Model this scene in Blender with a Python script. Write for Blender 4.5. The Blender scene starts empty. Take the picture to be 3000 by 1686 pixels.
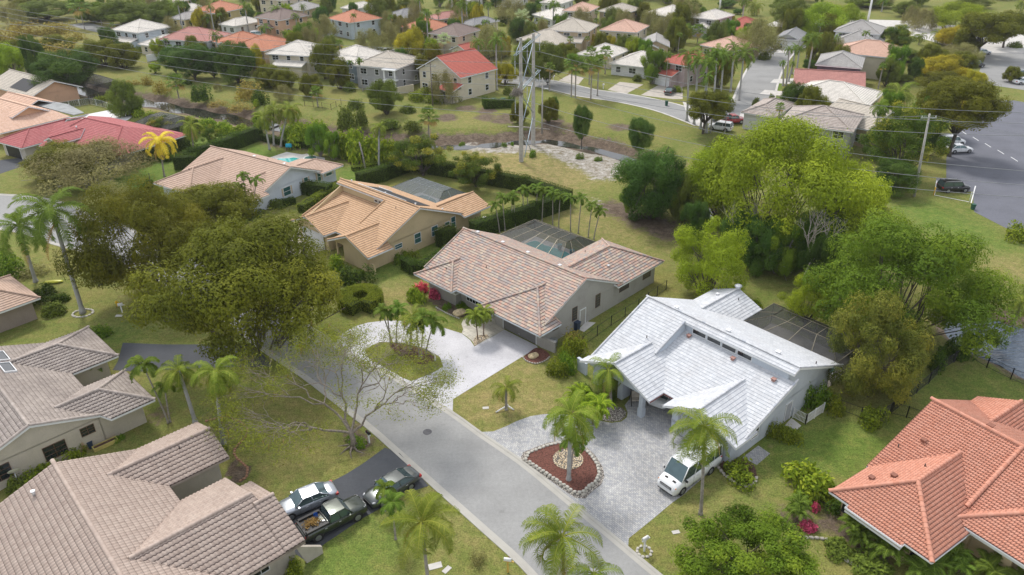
import bpy, math, random
import numpy as np
from mathutils import Vector, Matrix, Euler
sc = bpy.context.scene
col = sc.collection
PI = math.pi
# ---------------------------------------------------------------- camera
CAM_H, PITCH, ROLL, FPX = 45.0, math.radians(28.489), math.radians(-0.6785), 2201.6
cf = np.array([0, math.cos(PITCH), -math.sin(PITCH)]); _r = np.array([1., 0, 0]); _u = np.array([0, math.sin(PITCH), math.cos(PITCH)])
cR = math.cos(ROLL)*_r + math.sin(ROLL)*_u; cU = -math.sin(ROLL)*_r + math.cos(ROLL)*_u
cam = bpy.data.cameras.new('camera'); camo = bpy.data.objects.new('camera', cam); col.objects.link(camo)
camo.matrix_world = Matrix(((cR[0], cU[0], -cf[0], 0), (cR[1], cU[1], -cf[1], 0), (cR[2], cU[2], -cf[2], CAM_H), (0, 0, 0, 1)))
cam.sensor_width = 36; cam.lens = 36*FPX/3000; cam.clip_start = 0.5; cam.clip_end = 6000
sc.camera = camo
# ---------------------------------------------------------------- light
SUN_EL, SUN_AZ = math.radians(52), math.radians(-25)      # azimuth measured from +Y towards +X
world = bpy.data.worlds.new('World'); sc.world = world; world.use_nodes = True
nt = world.node_tree; nt.nodes.clear()
sky = nt.nodes.new('ShaderNodeTexSky'); sky.sky_type = 'NISHITA'; sky.sun_disc = False
sky.sun_elevation = SUN_EL; sky.sun_rotation = SUN_AZ; sky.air_density = 1.0; sky.dust_density = 4.0; sky.ozone_density = 0.8
mixc = nt.nodes.new('ShaderNodeMixRGB'); mixc.blend_type = 'MIX'; mixc.inputs[0].default_value = 0.75
cloud = nt.nodes.new('ShaderNodeTexNoise'); cloud.inputs['Scale'].default_value = 2.2; cloud.inputs['Detail'].default_value = 5
tc = nt.nodes.new('ShaderNodeTexCoord'); nt.links.new(tc.outputs['Generated'], cloud.inputs['Vector'])
cr = nt.nodes.new('ShaderNodeValToRGB'); cr.color_ramp.elements[0].position = .3; cr.color_ramp.elements[1].position = .7
cr.color_ramp.elements[0].color = (5.2, 5.6, 6.3, 1); cr.color_ramp.elements[1].color = (9.5, 9.6, 9.9, 1)
nt.links.new(cloud.outputs['Fac'], cr.inputs['Fac'])
nt.links.new(sky.outputs[0], mixc.inputs[1]); nt.links.new(cr.outputs[0], mixc.inputs[2])
bg = nt.nodes.new('ShaderNodeBackground'); bg.inputs[1].default_value = 0.112
out = nt.nodes.new('ShaderNodeOutputWorld'); nt.links.new(mixc.outputs[0], bg.inputs[0]); nt.links.new(bg.outputs[0], out.inputs[0])
sun = bpy.data.lights.new('sun', 'SUN'); suno = bpy.data.objects.new('sun', sun); col.objects.link(suno)
sun.energy = 2.0; sun.angle = math.radians(11); sun.color = (1, .96, .9)
sd = Vector((math.sin(SUN_AZ)*math.cos(SUN_EL), math.cos(SUN_AZ)*math.cos(SUN_EL), math.sin(SUN_EL)))
suno.rotation_euler = sd.to_track_quat('Z', 'Y').to_euler(); suno.location = (0, 0, 120)
sc.view_settings.view_transform = 'Standard'; sc.view_settings.look = 'None'
sc.view_settings.exposure = 0.5; sc.view_settings.gamma = 1; sc.view_settings.use_curve_mapping = False
sc.cycles.max_bounces = 6; sc.cycles.diffuse_bounces = 3; sc.cycles.transparent_max_bounces = 12; sc.cycles.use_denoising = True

# ---------------------------------------------------------------- measuring helpers (photo position on the ground -> place)
def ray(x, y): return (x-1500)/FPX*cR - (y-843)/FPX*cU + cf
def P(x, y, z=0.0):
    d = ray(x, y); t = (CAM_H-z)/(-d[2]); return np.array([d[0]*t, d[1]*t, z])
def hgt(bx, by, ytop):
    b = P(bx, by); lo, hi = 0., 60.
    for _ in range(40):
        m = (lo+hi)/2; q = np.array([b[0], b[1], m-CAM_H]); yy = 843-FPX*(q@cU)/(q@cf)
        if yy > ytop: lo = m
        else: hi = m
    return lo
def mpp(x, y): # metres per photo pixel at a ground spot
    return np.linalg.norm(P(x, y)-np.array([0, 0, CAM_H]))/FPX
# ---------------------------------------------------------------- materials
MATS = {}
def nodes(name):
    m = bpy.data.materials.new(name); m.use_nodes = True; nt = m.node_tree
    b = nt.nodes['Principled BSDF']; MATS[name] = m; return m, nt, b
def N(nt, t, **k):
    n = nt.nodes.new(t)
    for a, v in k.items():
        if hasattr(n, a): setattr(n, a, v)
        else: n.inputs[a.replace('_', ' ')].default_value = v
    return n
def ramp(nt, fac, cols, pos=None):
    r = nt.nodes.new('ShaderNodeValToRGB'); el = r.color_ramp.elements
    while len(el) < len(cols): el.new(.5)
    for i, c in enumerate(cols):
        el[i].position = pos[i] if pos else i/(len(cols)-1); el[i].color = (*c, 1)
    nt.links.new(fac, r.inputs[0]); return r.outputs[0]
def noise(nt, vec, scale, detail=4, rough=.55):
    n = nt.nodes.new('ShaderNodeTexNoise'); n.inputs['Scale'].default_value = scale; n.inputs['Detail'].default_value = detail
    n.inputs['Roughness'].default_value = rough
    if vec is not None: nt.links.new(vec, n.inputs['Vector'])
    return n.outputs['Fac']
def mixn(nt, fac, a, b, mode='MIX'):
    n = nt.nodes.new('ShaderNodeMixRGB'); n.blend_type = mode
    for i, v in ((0, fac), (1, a), (2, b)):
        if isinstance(v, (int, float)): n.inputs[i].default_value = v
        elif isinstance(v, tuple): n.inputs[i].default_value = (*v, 1)
        else: nt.links.new(v, n.inputs[i])
    return n.outputs[0]
def mth(nt, op, a, b=None, c=None):
    n = nt.nodes.new('ShaderNodeMath'); n.operation = op
    for i, v in enumerate((a, b, c)):
        if v is None: continue
        if isinstance(v, (int, float)): n.inputs[i].default_value = v
        else: nt.links.new(v, n.inputs[i])
    return n.outputs[0]
def bump(nt, b, h, strength=.4, dist=.05):
    n = nt.nodes.new('ShaderNodeBump'); n.inputs['Strength'].default_value = strength; n.inputs['Distance'].default_value = dist
    nt.links.new(h, n.inputs['Height']); nt.links.new(n.outputs[0], b.inputs['Normal'])
def pos(nt, kind='geo'):
    if kind == 'geo': return nt.nodes.new('ShaderNodeNewGeometry').outputs['Position']
    return nt.nodes.new('ShaderNodeTexCoord').outputs['Object']
def simple(name, c, rough=.7, metal=0, var=.12, scale=1.5, c2=None, bmp=0, spec=.3, coat=0):
    if name in MATS: return MATS[name]
    m, nt, b = nodes(name); v = pos(nt, 'obj')
    c2 = c2 or tuple(x*(1-var*2) for x in c); c1 = tuple(min(1, x*(1+var)) for x in c)
    f = noise(nt, v, scale, 5); o = ramp(nt, f, [c2, c, c1], [.3, .5, .72]); nt.links.new(o, b.inputs['Base Color'])
    b.inputs['Roughness'].default_value = rough; b.inputs['Metallic'].default_value = metal
    b.inputs['Specular IOR Level'].default_value = spec; b.inputs['Coat Weight'].default_value = coat; b.inputs['Coat Roughness'].default_value = .06
    if bmp: bump(nt, b, noise(nt, v, scale*12, 3), bmp, .02)
    return m
def stucco(name, c):
    if name in MATS: return MATS[name]
    m, nt, b = nodes(name); v = pos(nt, 'obj')
    big = noise(nt, v, .5, 5, .6); fine = noise(nt, v, 9, 3)
    o = ramp(nt, big, [tuple(x*.84 for x in c), c, tuple(min(1, x*1.04) for x in c)], [.25, .5, .8])
    o = mixn(nt, .14, o, fine, 'OVERLAY'); 
    sx = nt.nodes.new('ShaderNodeSeparateXYZ'); nt.links.new(v, sx.inputs[0])
    mp = nt.nodes.new('ShaderNodeMapping'); mp.inputs['Scale'].default_value = (1.6, 1.6, .12); nt.links.new(v, mp.inputs[0])
    streak = noise(nt, mp.outputs[0], 2.2, 4, .7)
    o = mixn(nt, mth(nt, 'MULTIPLY', ramp(nt, streak, [(0, 0, 0), (1, 1, 1)], [.55, .8]), .3), o, tuple(x*.6 for x in c))
    nt.links.new(o, b.inputs['Base Color']); b.inputs['Roughness'].default_value = .9; b.inputs['Specular IOR Level'].default_value = .15
    bump(nt, b, fine, .3, .01); return m
def tilemat(name, cols, pos_=None, tw=.3, dirt=(.1, .09, .08), dirt_amt=.35, line=(.09, .07, .06), edge=0.10, joint=0.0, rough=.75, streak=.3):
    """roof tiles: one colour per tile from the tile's own row and column"""
    if name in MATS: return MATS[name]
    m, nt, b = nodes(name)
    at = nt.nodes.new('ShaderNodeAttribute'); at.attribute_name = 'tc'
    sp = nt.nodes.new('ShaderNodeSeparateXYZ'); nt.links.new(at.outputs['Vector'], sp.inputs[0])
    row = mth(nt, 'FLOOR', sp.outputs[1])
    off = mth(nt, 'MULTIPLY', row, .5)
    cu = mth(nt, 'ADD', mth(nt, 'DIVIDE', sp.outputs[0], tw), off); cx = mth(nt, 'FLOOR', cu)
    cb = nt.nodes.new('ShaderNodeCombineXYZ'); nt.links.new(cx, cb.inputs[0]); nt.links.new(row, cb.inputs[1]); nt.links.new(sp.outputs[2], cb.inputs[2])
    wn = nt.nodes.new('ShaderNodeTexWhiteNoise'); nt.links.new(cb.outputs[0], wn.inputs['Vector'])
    o = ramp(nt, wn.outputs['Value'], cols, pos_)
    v = pos(nt, 'obj'); big = noise(nt, v, .35, 6, .65)
    o = mixn(nt, mth(nt, 'MULTIPLY', ramp(nt, big, [(0, 0, 0), (1, 1, 1)], [.48, .78]), dirt_amt), o, dirt)
    c2 = nt.nodes.new('ShaderNodeCombineXYZ'); nt.links.new(mth(nt, 'MULTIPLY', sp.outputs[0], 1.3), c2.inputs[0]); nt.links.new(mth(nt, 'MULTIPLY', sp.outputs[1], .07), c2.inputs[1]); nt.links.new(sp.outputs[2], c2.inputs[2])
    o = mixn(nt, mth(nt, 'MULTIPLY', ramp(nt, noise(nt, c2.outputs[0], 1.6, 5, .7), [(0, 0, 0), (1, 1, 1)], [.52, .74]), streak), o, tuple(x*.72 for x in dirt))
    fine = noise(nt, v, 6, 4)
    o = mixn(nt, .25, o, fine, 'OVERLAY')
    if joint:
        fu = mth(nt, 'FRACT', cu); jm = mth(nt, 'LESS_THAN', fu, joint)
        o = mixn(nt, mth(nt, 'MULTIPLY', jm, .55), o, line)
    fv = mth(nt, 'FRACT', sp.outputs[1]); lm = mth(nt, 'LESS_THAN', fv, edge)
    o = mixn(nt, mth(nt, 'MULTIPLY', lm, .85), o, line)  # course line: shade gap under each butt put into colour; grout on white tiles
    nt.links.new(o, b.inputs['Base Color']); b.inputs['Roughness'].default_value = rough; b.inputs['Specular IOR Level'].default_value = .25
    bump(nt, b, fine, .25, .01); return m
def leafmat(name, c1, c2, c3=None, trans=.3):
    """leaves: hue differs from leaf to leaf and branch to branch"""
    if name in MATS: return MATS[name]
    m, nt, b = nodes(name); at = nt.nodes.new('ShaderNodeAttribute'); at.attribute_name = 'lv'
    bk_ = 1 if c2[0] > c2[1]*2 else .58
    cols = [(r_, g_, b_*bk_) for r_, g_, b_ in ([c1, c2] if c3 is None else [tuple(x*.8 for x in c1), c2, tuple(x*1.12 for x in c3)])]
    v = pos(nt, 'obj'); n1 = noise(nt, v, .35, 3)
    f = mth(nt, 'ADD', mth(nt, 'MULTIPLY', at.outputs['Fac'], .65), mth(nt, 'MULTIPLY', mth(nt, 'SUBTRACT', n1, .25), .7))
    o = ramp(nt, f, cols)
    oi = nt.nodes.new('ShaderNodeObjectInfo'); hs = nt.nodes.new('ShaderNodeHueSaturation')
    nt.links.new(o, hs.inputs['Color']); nt.links.new(mth(nt, 'ADD', mth(nt, 'MULTIPLY', oi.outputs['Random'], .2), .92), hs.inputs['Value'])
    nt.links.new(mth(nt, 'ADD', mth(nt, 'MULTIPLY', oi.outputs['Random'], .02), .49), hs.inputs['Hue'])
    nt.links.new(hs.outputs[0], b.inputs['Base Color']); b.inputs['Roughness'].default_value = .7; b.inputs['Specular IOR Level'].default_value = .1
    tr = nt.nodes.new('ShaderNodeBsdfTranslucent'); nt.links.new(hs.outputs[0], tr.inputs[0])
    mx = nt.nodes.new('ShaderNodeMixShader'); mx.inputs[0].default_value = trans
    o_ = nt.nodes['Material Output']; nt.links.new(b.outputs[0], mx.inputs[1]); nt.links.new(tr.outputs[0], mx.inputs[2]); nt.links.new(mx.outputs[0], o_.inputs[0])
    return m
# ---------------------------------------------------------------- mesh collector
class MB:
    def __init__(s): s.v = []; s.f = []; s.n = 0; s.mi = []; s.lv = []; s.tc = []; s.sm = []
    def add(s, V, F, mi=0, lv=0.5, tc=None, smooth=False):
        """V (n,3); F list of index tuples or an (m,4)/(m,3) array"""
        V = np.asarray(V, float); F_ = np.asarray(F, dtype=np.int64) if not isinstance(F, list) or (len(F) and len({len(q) for q in F}) == 1) else F
        s.v.append(V)
        if isinstance(F_, list):
            for q in F_: s.f.append(np.array([q])+s.n); s.mi.append(np.array([mi])); s.sm.append(np.array([smooth]))
        elif len(F_):
            s.f.append(F_+s.n); s.mi.append(np.full(len(F_), mi)); s.sm.append(np.full(len(F_), smooth))
        s.lv.append(np.broadcast_to(lv, len(V)).astype(float)); s.tc.append(np.zeros((len(V), 3)) if tc is None else np.asarray(tc, float)); s.n += len(V)
        return s
    def box(s, x0, x1, y0, y1, z0, z1, mi=0, M=None):
        V = np.array([(x, y, z) for z in (z0, z1) for y in (y0, y1) for x in (x0, x1)], float)
        if M is not None: V = xf(M, V)
        return s.add(V, [(0, 2, 3, 1), (4, 5, 7, 6), (0, 1, 5, 4), (2, 6, 7, 3), (0, 4, 6, 2), (1, 3, 7, 5)], mi)
    def tube(s, pts, rad, n=8, mi=0, cap=True, smooth=True, lv=.5, sq=1.0):
        pts = np.asarray(pts, float); k = len(pts); rad = np.broadcast_to(rad, k)
        T = np.gradient(pts, axis=0) if k > 2 else np.repeat((pts[1]-pts[0])[None], 2, 0)
        T /= np.linalg.norm(T, axis=1)[:, None]+1e-9
        ref = np.array([0, 0, 1.]) if abs(T[:, 2]).mean() < .8 else np.array([1., 0, 0])
        S = np.cross(T, ref); S /= np.linalg.norm(S, axis=1)[:, None]+1e-9; B = np.cross(S, T)
        a = np.arange(n)/n*2*PI + (PI/4 if n == 4 else 0)
        V = pts[:, None]+rad[:, None, None]*(np.cos(a)[None, :, None]*S[:, None]+sq*np.sin(a)[None, :, None]*B[:, None])
        i = np.arange(k-1)[:, None]*n; j = np.arange(n)[None]; j2 = (j+1) % n
        F = np.stack([i+j, i+j2, i+n+j2, i+n+j], -1).reshape(-1, 4)
        s.add(V.reshape(-1, 3), F, mi, lv, smooth=smooth)
        if cap:
            s.f.append(np.array([list(range(n))[::-1]])+s.n-k*n); s.f.append(np.array([list(range(n))])+s.n-n); s.mi += [np.array([mi])]*2; s.sm += [np.array([False])]*2
        return s
    def prism(s, poly, z0, z1, mi=0, mi_side=None):
        """poly: list of (x,y); z0/z1 number or function(x,y)"""
        n = len(poly); A = lambda z: [(x, y, z(x, y) if callable(z) else z) for x, y in poly]
        V = A(z0)+A(z1); area = sum(poly[i][0]*poly[(i+1) % n][1]-poly[(i+1) % n][0]*poly[i][1] for i in range(n))
        o = list(range(n)); 
        if area < 0: o = o[::-1]
        b = n; s.v.append(np.array(V, float)); st = s.n; s.n += 2*n; s.lv.append(np.full(2*n, .5)); s.tc.append(np.zeros((2*n, 3)))
        s.f.append(np.array([[q+n for q in o]])+st); s.f.append(np.array([o[::-1]])+st); s.mi += [np.array([mi])]*2; s.sm += [np.array([False])]*2
        for i in range(n):
            p, q = o[i], o[(i+1) % n]; s.f.append(np.array([[p, q, q+n, p+n]])+st); s.mi.append(np.array([mi if mi_side is None else mi_side])); s.sm.append(np.array([False]))
        return s
    def mesh(s, name, mats):
        me = bpy.data.meshes.new(name)
        if s.n == 0: return me
        V = np.concatenate(s.v); me.vertices.add(len(V)); me.vertices.foreach_set('co', V.ravel())
        cnt = np.concatenate([np.full(len(f), f.shape[1]) for f in s.f]); idx = np.concatenate([f.ravel() for f in s.f])
        me.loops.add(len(idx)); me.loops.foreach_set('vertex_index', idx.astype(np.int32))
        me.polygons.add(len(cnt)); st = np.concatenate([[0], np.cumsum(cnt)[:-1]]); me.polygons.foreach_set('loop_start', st.astype(np.int32))
        me.polygons.foreach_set('loop_total', cnt.astype(np.int32)); me.polygons.foreach_set('material_index', np.concatenate(s.mi).astype(np.int32))
        me.polygons.foreach_set('use_smooth', np.concatenate(s.sm))
        me.update(calc_edges=True); me.validate()
        if len(me.vertices) == len(V):
            a = me.attributes.new('lv', 'FLOAT', 'POINT'); a.data.foreach_set('value', np.concatenate(s.lv).astype(np.float32))
            T = np.concatenate(s.tc)
            if T.any(): a = me.attributes.new('tc', 'FLOAT_VECTOR', 'POINT'); a.data.foreach_set('vector', T.ravel().astype(np.float32))
        for m in (mats if isinstance(mats, (list, tuple)) else [mats]): me.materials.append(m)
        return me
    def obj(s, name, mats, parent=None, loc=None, rz=None):
        o = bpy.data.objects.new(name, s.mesh(name, mats)); col.objects.link(o)
        if parent is not None: o.parent = parent
        if loc is not None: o.location = tuple(loc)
        if rz is not None: o.rotation_euler = (0, 0, rz)
        return o
def xf(M, V): V = np.asarray(V, float); A = np.array(M); return V@A[:3, :3].T+A[:3, 3]
def tag(o, label, cat, group=None, kind=None):
    if label: o['label'] = label
    if cat: o['category'] = cat
    if group: o['group'] = group
    if kind: o['kind'] = kind
    return o
def thing(name, label, cat, loc=(0, 0, 0), rz=0, group=None):
    o = bpy.data.objects.new(name, None); col.objects.link(o); o.location = tuple(loc); o.rotation_euler = (0, 0, rz)
    o.empty_display_size = .3; return tag(o, label, cat, group)
def dup(o, loc=None, rz=None, scale=None, label=None, group=None, parent=None):
    c = o.copy(); col.objects.link(c)
    if parent is not None: c.parent = parent
    if loc is not None: c.location = tuple(loc)
    if rz is not None: c.rotation_euler = (c.rotation_euler[0], c.rotation_euler[1], rz)
    if scale is not None: c.scale = (scale,)*3 if isinstance(scale, (int, float)) else scale
    if label: c['label'] = label
    if group: c['group'] = group
    for ch in KIDS(o): dup(ch, parent=c)
    return c
def KIDS(o): return list(o.children)
# ---------------------------------------------------------------- houses
def interval(poly, t):
    """poly: list of (u,t) convex; u range at t"""
    us = []
    n = len(poly)
    for i in range(n):
        (u0, t0), (u1, t1) = poly[i], poly[(i+1) % n]
        if abs(t1-t0) < 1e-6:
            if abs(t-t0) < 1e-4: us += [u0, u1]
            continue
        k = (t-t0)/(t1-t0)
        if -1e-6 <= k <= 1+1e-6: us.append(u0+(u1-u0)*k)
    return (min(us), max(us)) if us else (0, 0)
class House:
    def __init__(s, name, label, px=None, yaw=0, o=None, cat='house', group=None):
        s.o = np.array(o if o is not None else P(*px, 2.8)); s.o[2] = 0; s.yaw = math.radians(yaw)
        s.root = thing(name, label, cat, (s.o[0], s.o[1], 0), s.yaw, group)
        s.A = np.array([math.cos(s.yaw), math.sin(s.yaw), 0]); s.B = np.array([-math.sin(s.yaw), math.cos(s.yaw), 0])
        s.rf = MB(); s.fa = MB(); s.caps = []; s.wl = MB(); s.pz = 0
    def wp(s, a, b, z=0): return s.o+s.A*a+s.B*b+np.array([0, 0, z])
    def plane(s, poly, d, e, ze, sl, tw=.3, th=.33, kind='flat', fascia=True, seed=0):
        """poly (a,b) in plan; d downslope side; e eave coordinate; ze eave height; sl slope"""
        T = {'-b': lambda a, b: b-e, '+b': lambda a, b: e-b, '-a': lambda a, b: a-e, '+a': lambda a, b: e-a}[d]
        zf = lambda a, b: ze+sl*T(a, b)
        ut = [((a if d[1] == 'b' else b), T(a, b)) for a, b in poly]
        tmin, tmax = min(t for _, t in ut), max(t for _, t in ut)
        dt = th*math.cos(math.atan(sl)); s.pz += 1; k = math.floor(tmin/dt); rise = .05 if kind == 'barrel' else .035
        def back(u, t):
            if d == '-b': return u, e+t
            if d == '+b': return u, e-t
            if d == '-a': return e+t, u
            return e-t, u
        nz = 1/math.sqrt(1+sl*sl)
        while k*dt < tmax-1e-3:
            t0, t1 = max(k*dt, tmin), min((k+1)*dt, tmax)
            if t1-t0 < .02: k += 1; continue
            A0, A1 = interval(ut, t0), interval(ut, t1)
            lo, hi = min(A0[0], A1[0]), max(A0[1], A1[1])
            if kind == 'barrel':
                step = tw/6; off = 0
                u = np.arange(math.floor(lo/step), math.ceil(hi/step)+1)*step
                ph = (u/tw) % 1.0; w = .058*np.where(ph < .62, np.sin(ph/.62*PI)**.8, -.25*np.sin((ph-.62)/.38*PI))
            else: u = np.array([lo, hi]); w = np.zeros(2)
            rows = []
            for (t, iv, r) in ((t0, A0, -.01), (t0, A0, rise), (t1, A1, .005)):
                uc = np.clip(u, iv[0], iv[1]); a, b = back(uc, np.full(len(uc), t))
                z = ze+sl*t+r+(w if r > 0 else (w if kind != 'barrel' else w*0-.01))
                rows.append(np.stack([a, b, z], 1))
            m = len(u); V = np.concatenate(rows)
            vv = [k+.02]*m+[k+.04]*m+[k+.97]*m
            tcx = np.stack([np.concatenate([np.clip(u, *A0), np.clip(u, *A0), np.clip(u, *A1)]), np.array(vv), np.full(3*m, s.pz*3.7+seed)], 1)
            i = np.arange(m-1)
            F1 = np.stack([i, i+1, i+m+1, i+m], 1); F2 = np.stack([i+m, i+m+1, i+2*m+1, i+2*m], 1)
            if d in ('+b', '-a'): F1 = F1[:, ::-1]; F2 = F2[:, ::-1]
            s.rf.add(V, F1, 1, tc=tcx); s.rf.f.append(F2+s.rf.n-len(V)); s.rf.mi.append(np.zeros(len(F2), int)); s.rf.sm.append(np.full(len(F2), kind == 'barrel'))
            k += 1
        if fascia: s.fa.prism(poly, lambda a, b: zf(a, b)-.22, lambda a, b: zf(a, b)-.015)
        return zf
    def gable(s, a0, a1, b0, b1, ze, sl, axis='a', slr=None, r=None, **k):
        """axis = ridge direction"""
        if axis == 'a':
            r = r if r is not None else (b0+b1)/2; zr = ze+sl*(r-b0)
            s.plane([(a0, b0), (a1, b0), (a1, r), (a0, r)], '-b', b0, ze, sl, **k)
            s.plane([(a0, r), (a1, r), (a1, b1), (a0, b1)], '+b', b1, ze, (zr-ze)/(b1-r), **k)
            s.cap((a0, r, zr), (a1, r, zr))
        else:
            r = r if r is not None else (a0+a1)/2; zr = ze+sl*(r-a0)
            s.plane([(a0, b0), (r, b0), (r, b1), (a0, b1)], '-a', a0, ze, sl, **k)
            s.plane([(r, b0), (a1, b0), (a1, b1), (r, b1)], '+a', a1, ze, (zr-ze)/(a1-r), **k)
            s.cap((r, b0, zr), (r, b1, zr))
        return zr
    def hip(s, a0, a1, b0, b1, ze, sl, **k):
        w, d = a1-a0, b1-b0; h = min(w, d)/2; zr = ze+sl*h
        if w >= d:
            m = (b0+b1)/2; p, q = (a0+h, m), (a1-h, m)
            s.plane([(a0, b0), (a1, b0), q, p], '-b', b0, ze, sl, **k); s.plane([p, q, (a1, b1), (a0, b1)], '+b', b1, ze, sl, **k)
            s.plane([(a0, b0), p, (a0, b1)], '-a', a0, ze, sl, **k); s.plane([(a1, b0), (a1, b1), q], '+a', a1, ze, sl, **k)
            e0, e1 = [(a0, b0), (a0, b1)], [(a1, b0), (a1, b1)]
        else:
            m = (a0+a1)/2; p, q = (m, b0+h), (m, b1-h)
            s.plane([(a0, b0), p, q, (a0, b1)], '-a', a0, ze, sl, **k); s.plane([(a1, b0), (a1, b1), q, p], '+a', a1, ze, sl, **k)
            s.plane([(a0, b0), (a1, b0), p], '-b', b0, ze, sl, **k); s.plane([q, (a1, b1), (a0, b1)], '+b', b1, ze, sl, **k)
            e0, e1 = [(a0, b0), (a1, b0)], [(a0, b1), (a1, b1)]
        s.cap((*p, zr), (*q, zr))
        for c in e0: s.cap((*c, ze), (*p, zr))
        for c in e1: s.cap((*c, ze), (*q, zr))
        return zr
    def fronthip(s, a0, a1, b0, b1, ze, sl, dirn='-b', **k):
        """hip end towards -b (or +b), ridge runs back to b1"""
        m = (a0+a1)/2; h = (a1-a0)/2; zr = ze+sl*h
        if dirn == '-b':
            p, q = (m, b0+h), (m, b1)
            s.plane([(a0, b0), (a1, b0), p], '-b', b0, ze, sl, **k)
            s.plane([(a0, b0), p, q, (a0, b1)], '-a', a0, ze, sl, **k); s.plane([(a1, b0), (a1, b1), q, p], '+a', a1, ze, sl, **k)
            c = [(a0, b0), (a1, b0)]
        else:
            p, q = (m, b1-h), (m, b0)
            s.plane([p, (a1, b1), (a0, b1)], '+b', b1, ze, sl, **k)
            s.plane([(a0, b0), q, p, (a0, b1)], '-a', a0, ze, sl, **k); s.plane([(a1, b0), (a1, b1), p, q], '+a', a1, ze, sl, **k)
            c = [(a0, b1), (a1, b1)]
        s.cap((*p, zr), (*q, zr)); [s.cap((*x, ze), (*p, zr)) for x in c]
        return zr
    def cap(s, p, q, r=.13, up=.06):
        p = np.array(p, float)+[0, 0, up]; q = np.array(q, float)+[0, 0, up]; L = np.linalg.norm(q-p)
        if L < .3: return
        if p[2] > q[2]+.01: p, q = q, p
        n = max(1, round(L/.42)); cm = MB(); s.caps.append(cm); S = np.cross((q-p)/L, [0, 0, 1.]); S /= np.linalg.norm(S); U = np.cross(S, (q-p)/L)
        an = np.linspace(-.15, PI+.15, 6)
        for i in range(n):
            c0 = p+(q-p)*(i/n-.01); c1 = p+(q-p)*((i+1)/n)
            V = np.concatenate([c0+rr*(np.cos(an)[:, None]*S+np.sin(an)[:, None]*U*.8) for c0, rr in ((c0, r*1.08), (c1, r*.88))])
            j = np.arange(5); F = np.stack([j, j+1, j+7, j+6], 1)
            tcv = np.tile([i*1.0+.1, i+.5, 77.+s.pz], (12, 1)); cm.add(V, F, 0, tc=tcv, smooth=True)
            cm.add(V[:6], [tuple(range(6))], 0, tc=tcv[:6])
    def wall(s, a0, a1, b0, b1, z1=2.72, z0=-.1, mi=0): s.wl.box(a0, a1, b0, b1, z0, z1, mi)
    def gwall(s, c, pts, axis='a', th=.16, mi=0):
        """gable wall on plane a=c (axis a) or b=c; pts (other, z)"""
        n = len(pts)
        V = [((c, p, z) if axis == 'a' else (p, c, z)) for p, z in pts]+[((c-th, p, z) if axis == 'a' else (p, c+th, z)) for p, z in pts]
        ar = sum(pts[i][0]*pts[(i+1) % n][1]-pts[(i+1) % n][0]*pts[i][1] for i in range(n))
        f = list(range(n)); f = f if (ar > 0) else f[::-1]
        if axis == 'b': f = f[::-1]
        F = [tuple(f), tuple(x+n for x in f[::-1])]+[(f[(i+1) % n], f[i], f[i]+n, f[(i+1) % n]+n) for i in range(n)]
        s.wl.add(V, F, mi)
    def finish(s, roofm, capm, wallm, trimm, gap_shade):
        r = s.rf.obj('roof', [roofm, gap_shade], s.root)  # second slot: risers painted dark like the shaded gap below each tile
        for c in s.caps: c.obj('ridge_cap', capm, s.root)
        s.fa.obj('fascia', trimm, s.root); s.wl.obj('wall', wallm if isinstance(wallm, list) else [wallm], s.root)
        return r
    # openings sit proud of the wall face. face '+a','-a','+b','-b'; c = wall plane; p0..p1 along the wall
    def _M(s, face, c):
        if face == '+a': return lambda p, dpt, z: (c+dpt, p, z)
        if face == '-a': return lambda p, dpt, z: (c-dpt, p, z)
        if face == '-b': return lambda p, dpt, z: (p, c-dpt, z)
        return lambda p, dpt, z: (p, c+dpt, z)
    def bx(s, mb, face, c, p0, p1, d0, d1, z0, z1, mi=0):
        f = s._M(face, c); a, b = f(p0, d0, z0), f(p1, d1, z1)
        mb.box(min(a[0], b[0]), max(a[0], b[0]), min(a[1], b[1]), max(a[1], b[1]), min(z0, z1), max(z0, z1), mi)
    def window(s, face, c, p0, p1, z0, z1, nx=1, nz=2, frame='trim_white', glass='glass_dark', fw=.06, name='window', louvre=False, sill=True):
        m = MB()
        s.bx(m, face, c, p0-fw, p1+fw, .0, .05, z1, z1+fw); s.bx(m, face, c, p0-fw, p1+fw, 0, .07 if sill else .05, z0-fw, z0)
        s.bx(m, face, c, p0-fw, p0, 0, .048, z0, z1); s.bx(m, face, c, p1, p1+fw, 0, .048, z0, z1)
        for i in range(1, nx): x = p0+(p1-p0)*i/nx; s.bx(m, face, c, x-.025, x+.025, 0, .044, z0, z1)
        for i in range(1, nz): z = z0+(z1-z0)*i/nz; s.bx(m, face, c, p0, p1, 0, .04, z-.025, z+.025)
        w = m.obj(name, M_(frame), s.root); g = MB(); s.bx(g, face, c, p0, p1, .005, .02, z0, z1); g.obj('pane', M_(glass), w); return w
    def door(s, face, c, p0, p1, z1=2.05, matn='door_white', name='door', panels=0, z0=.02):
        m = MB(); s.bx(m, face, c, p0, p1, .0, .04, z0, z1)
        if panels:
            for i in range(panels):
                za, zb = z0+(z1-z0)*i/panels+.03, z0+(z1-z0)*(i+1)/panels-.03
                s.bx(m, face, c, p0+.05, p1-.05, .04, .06, za, zb)
        d = m.obj(name, M_(matn), s.root)
        h = MB(); s.bx(h, face, c, (p1-.14 if not panels else (p0+p1)/2-.1), (p1-.08 if not panels else (p0+p1)/2+.1), .04, .1, z0+.95*(1 if not panels else .3), z0+1.05*(1 if not panels else .3)); h.obj('handle', M_('metal_grey'), d)
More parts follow.
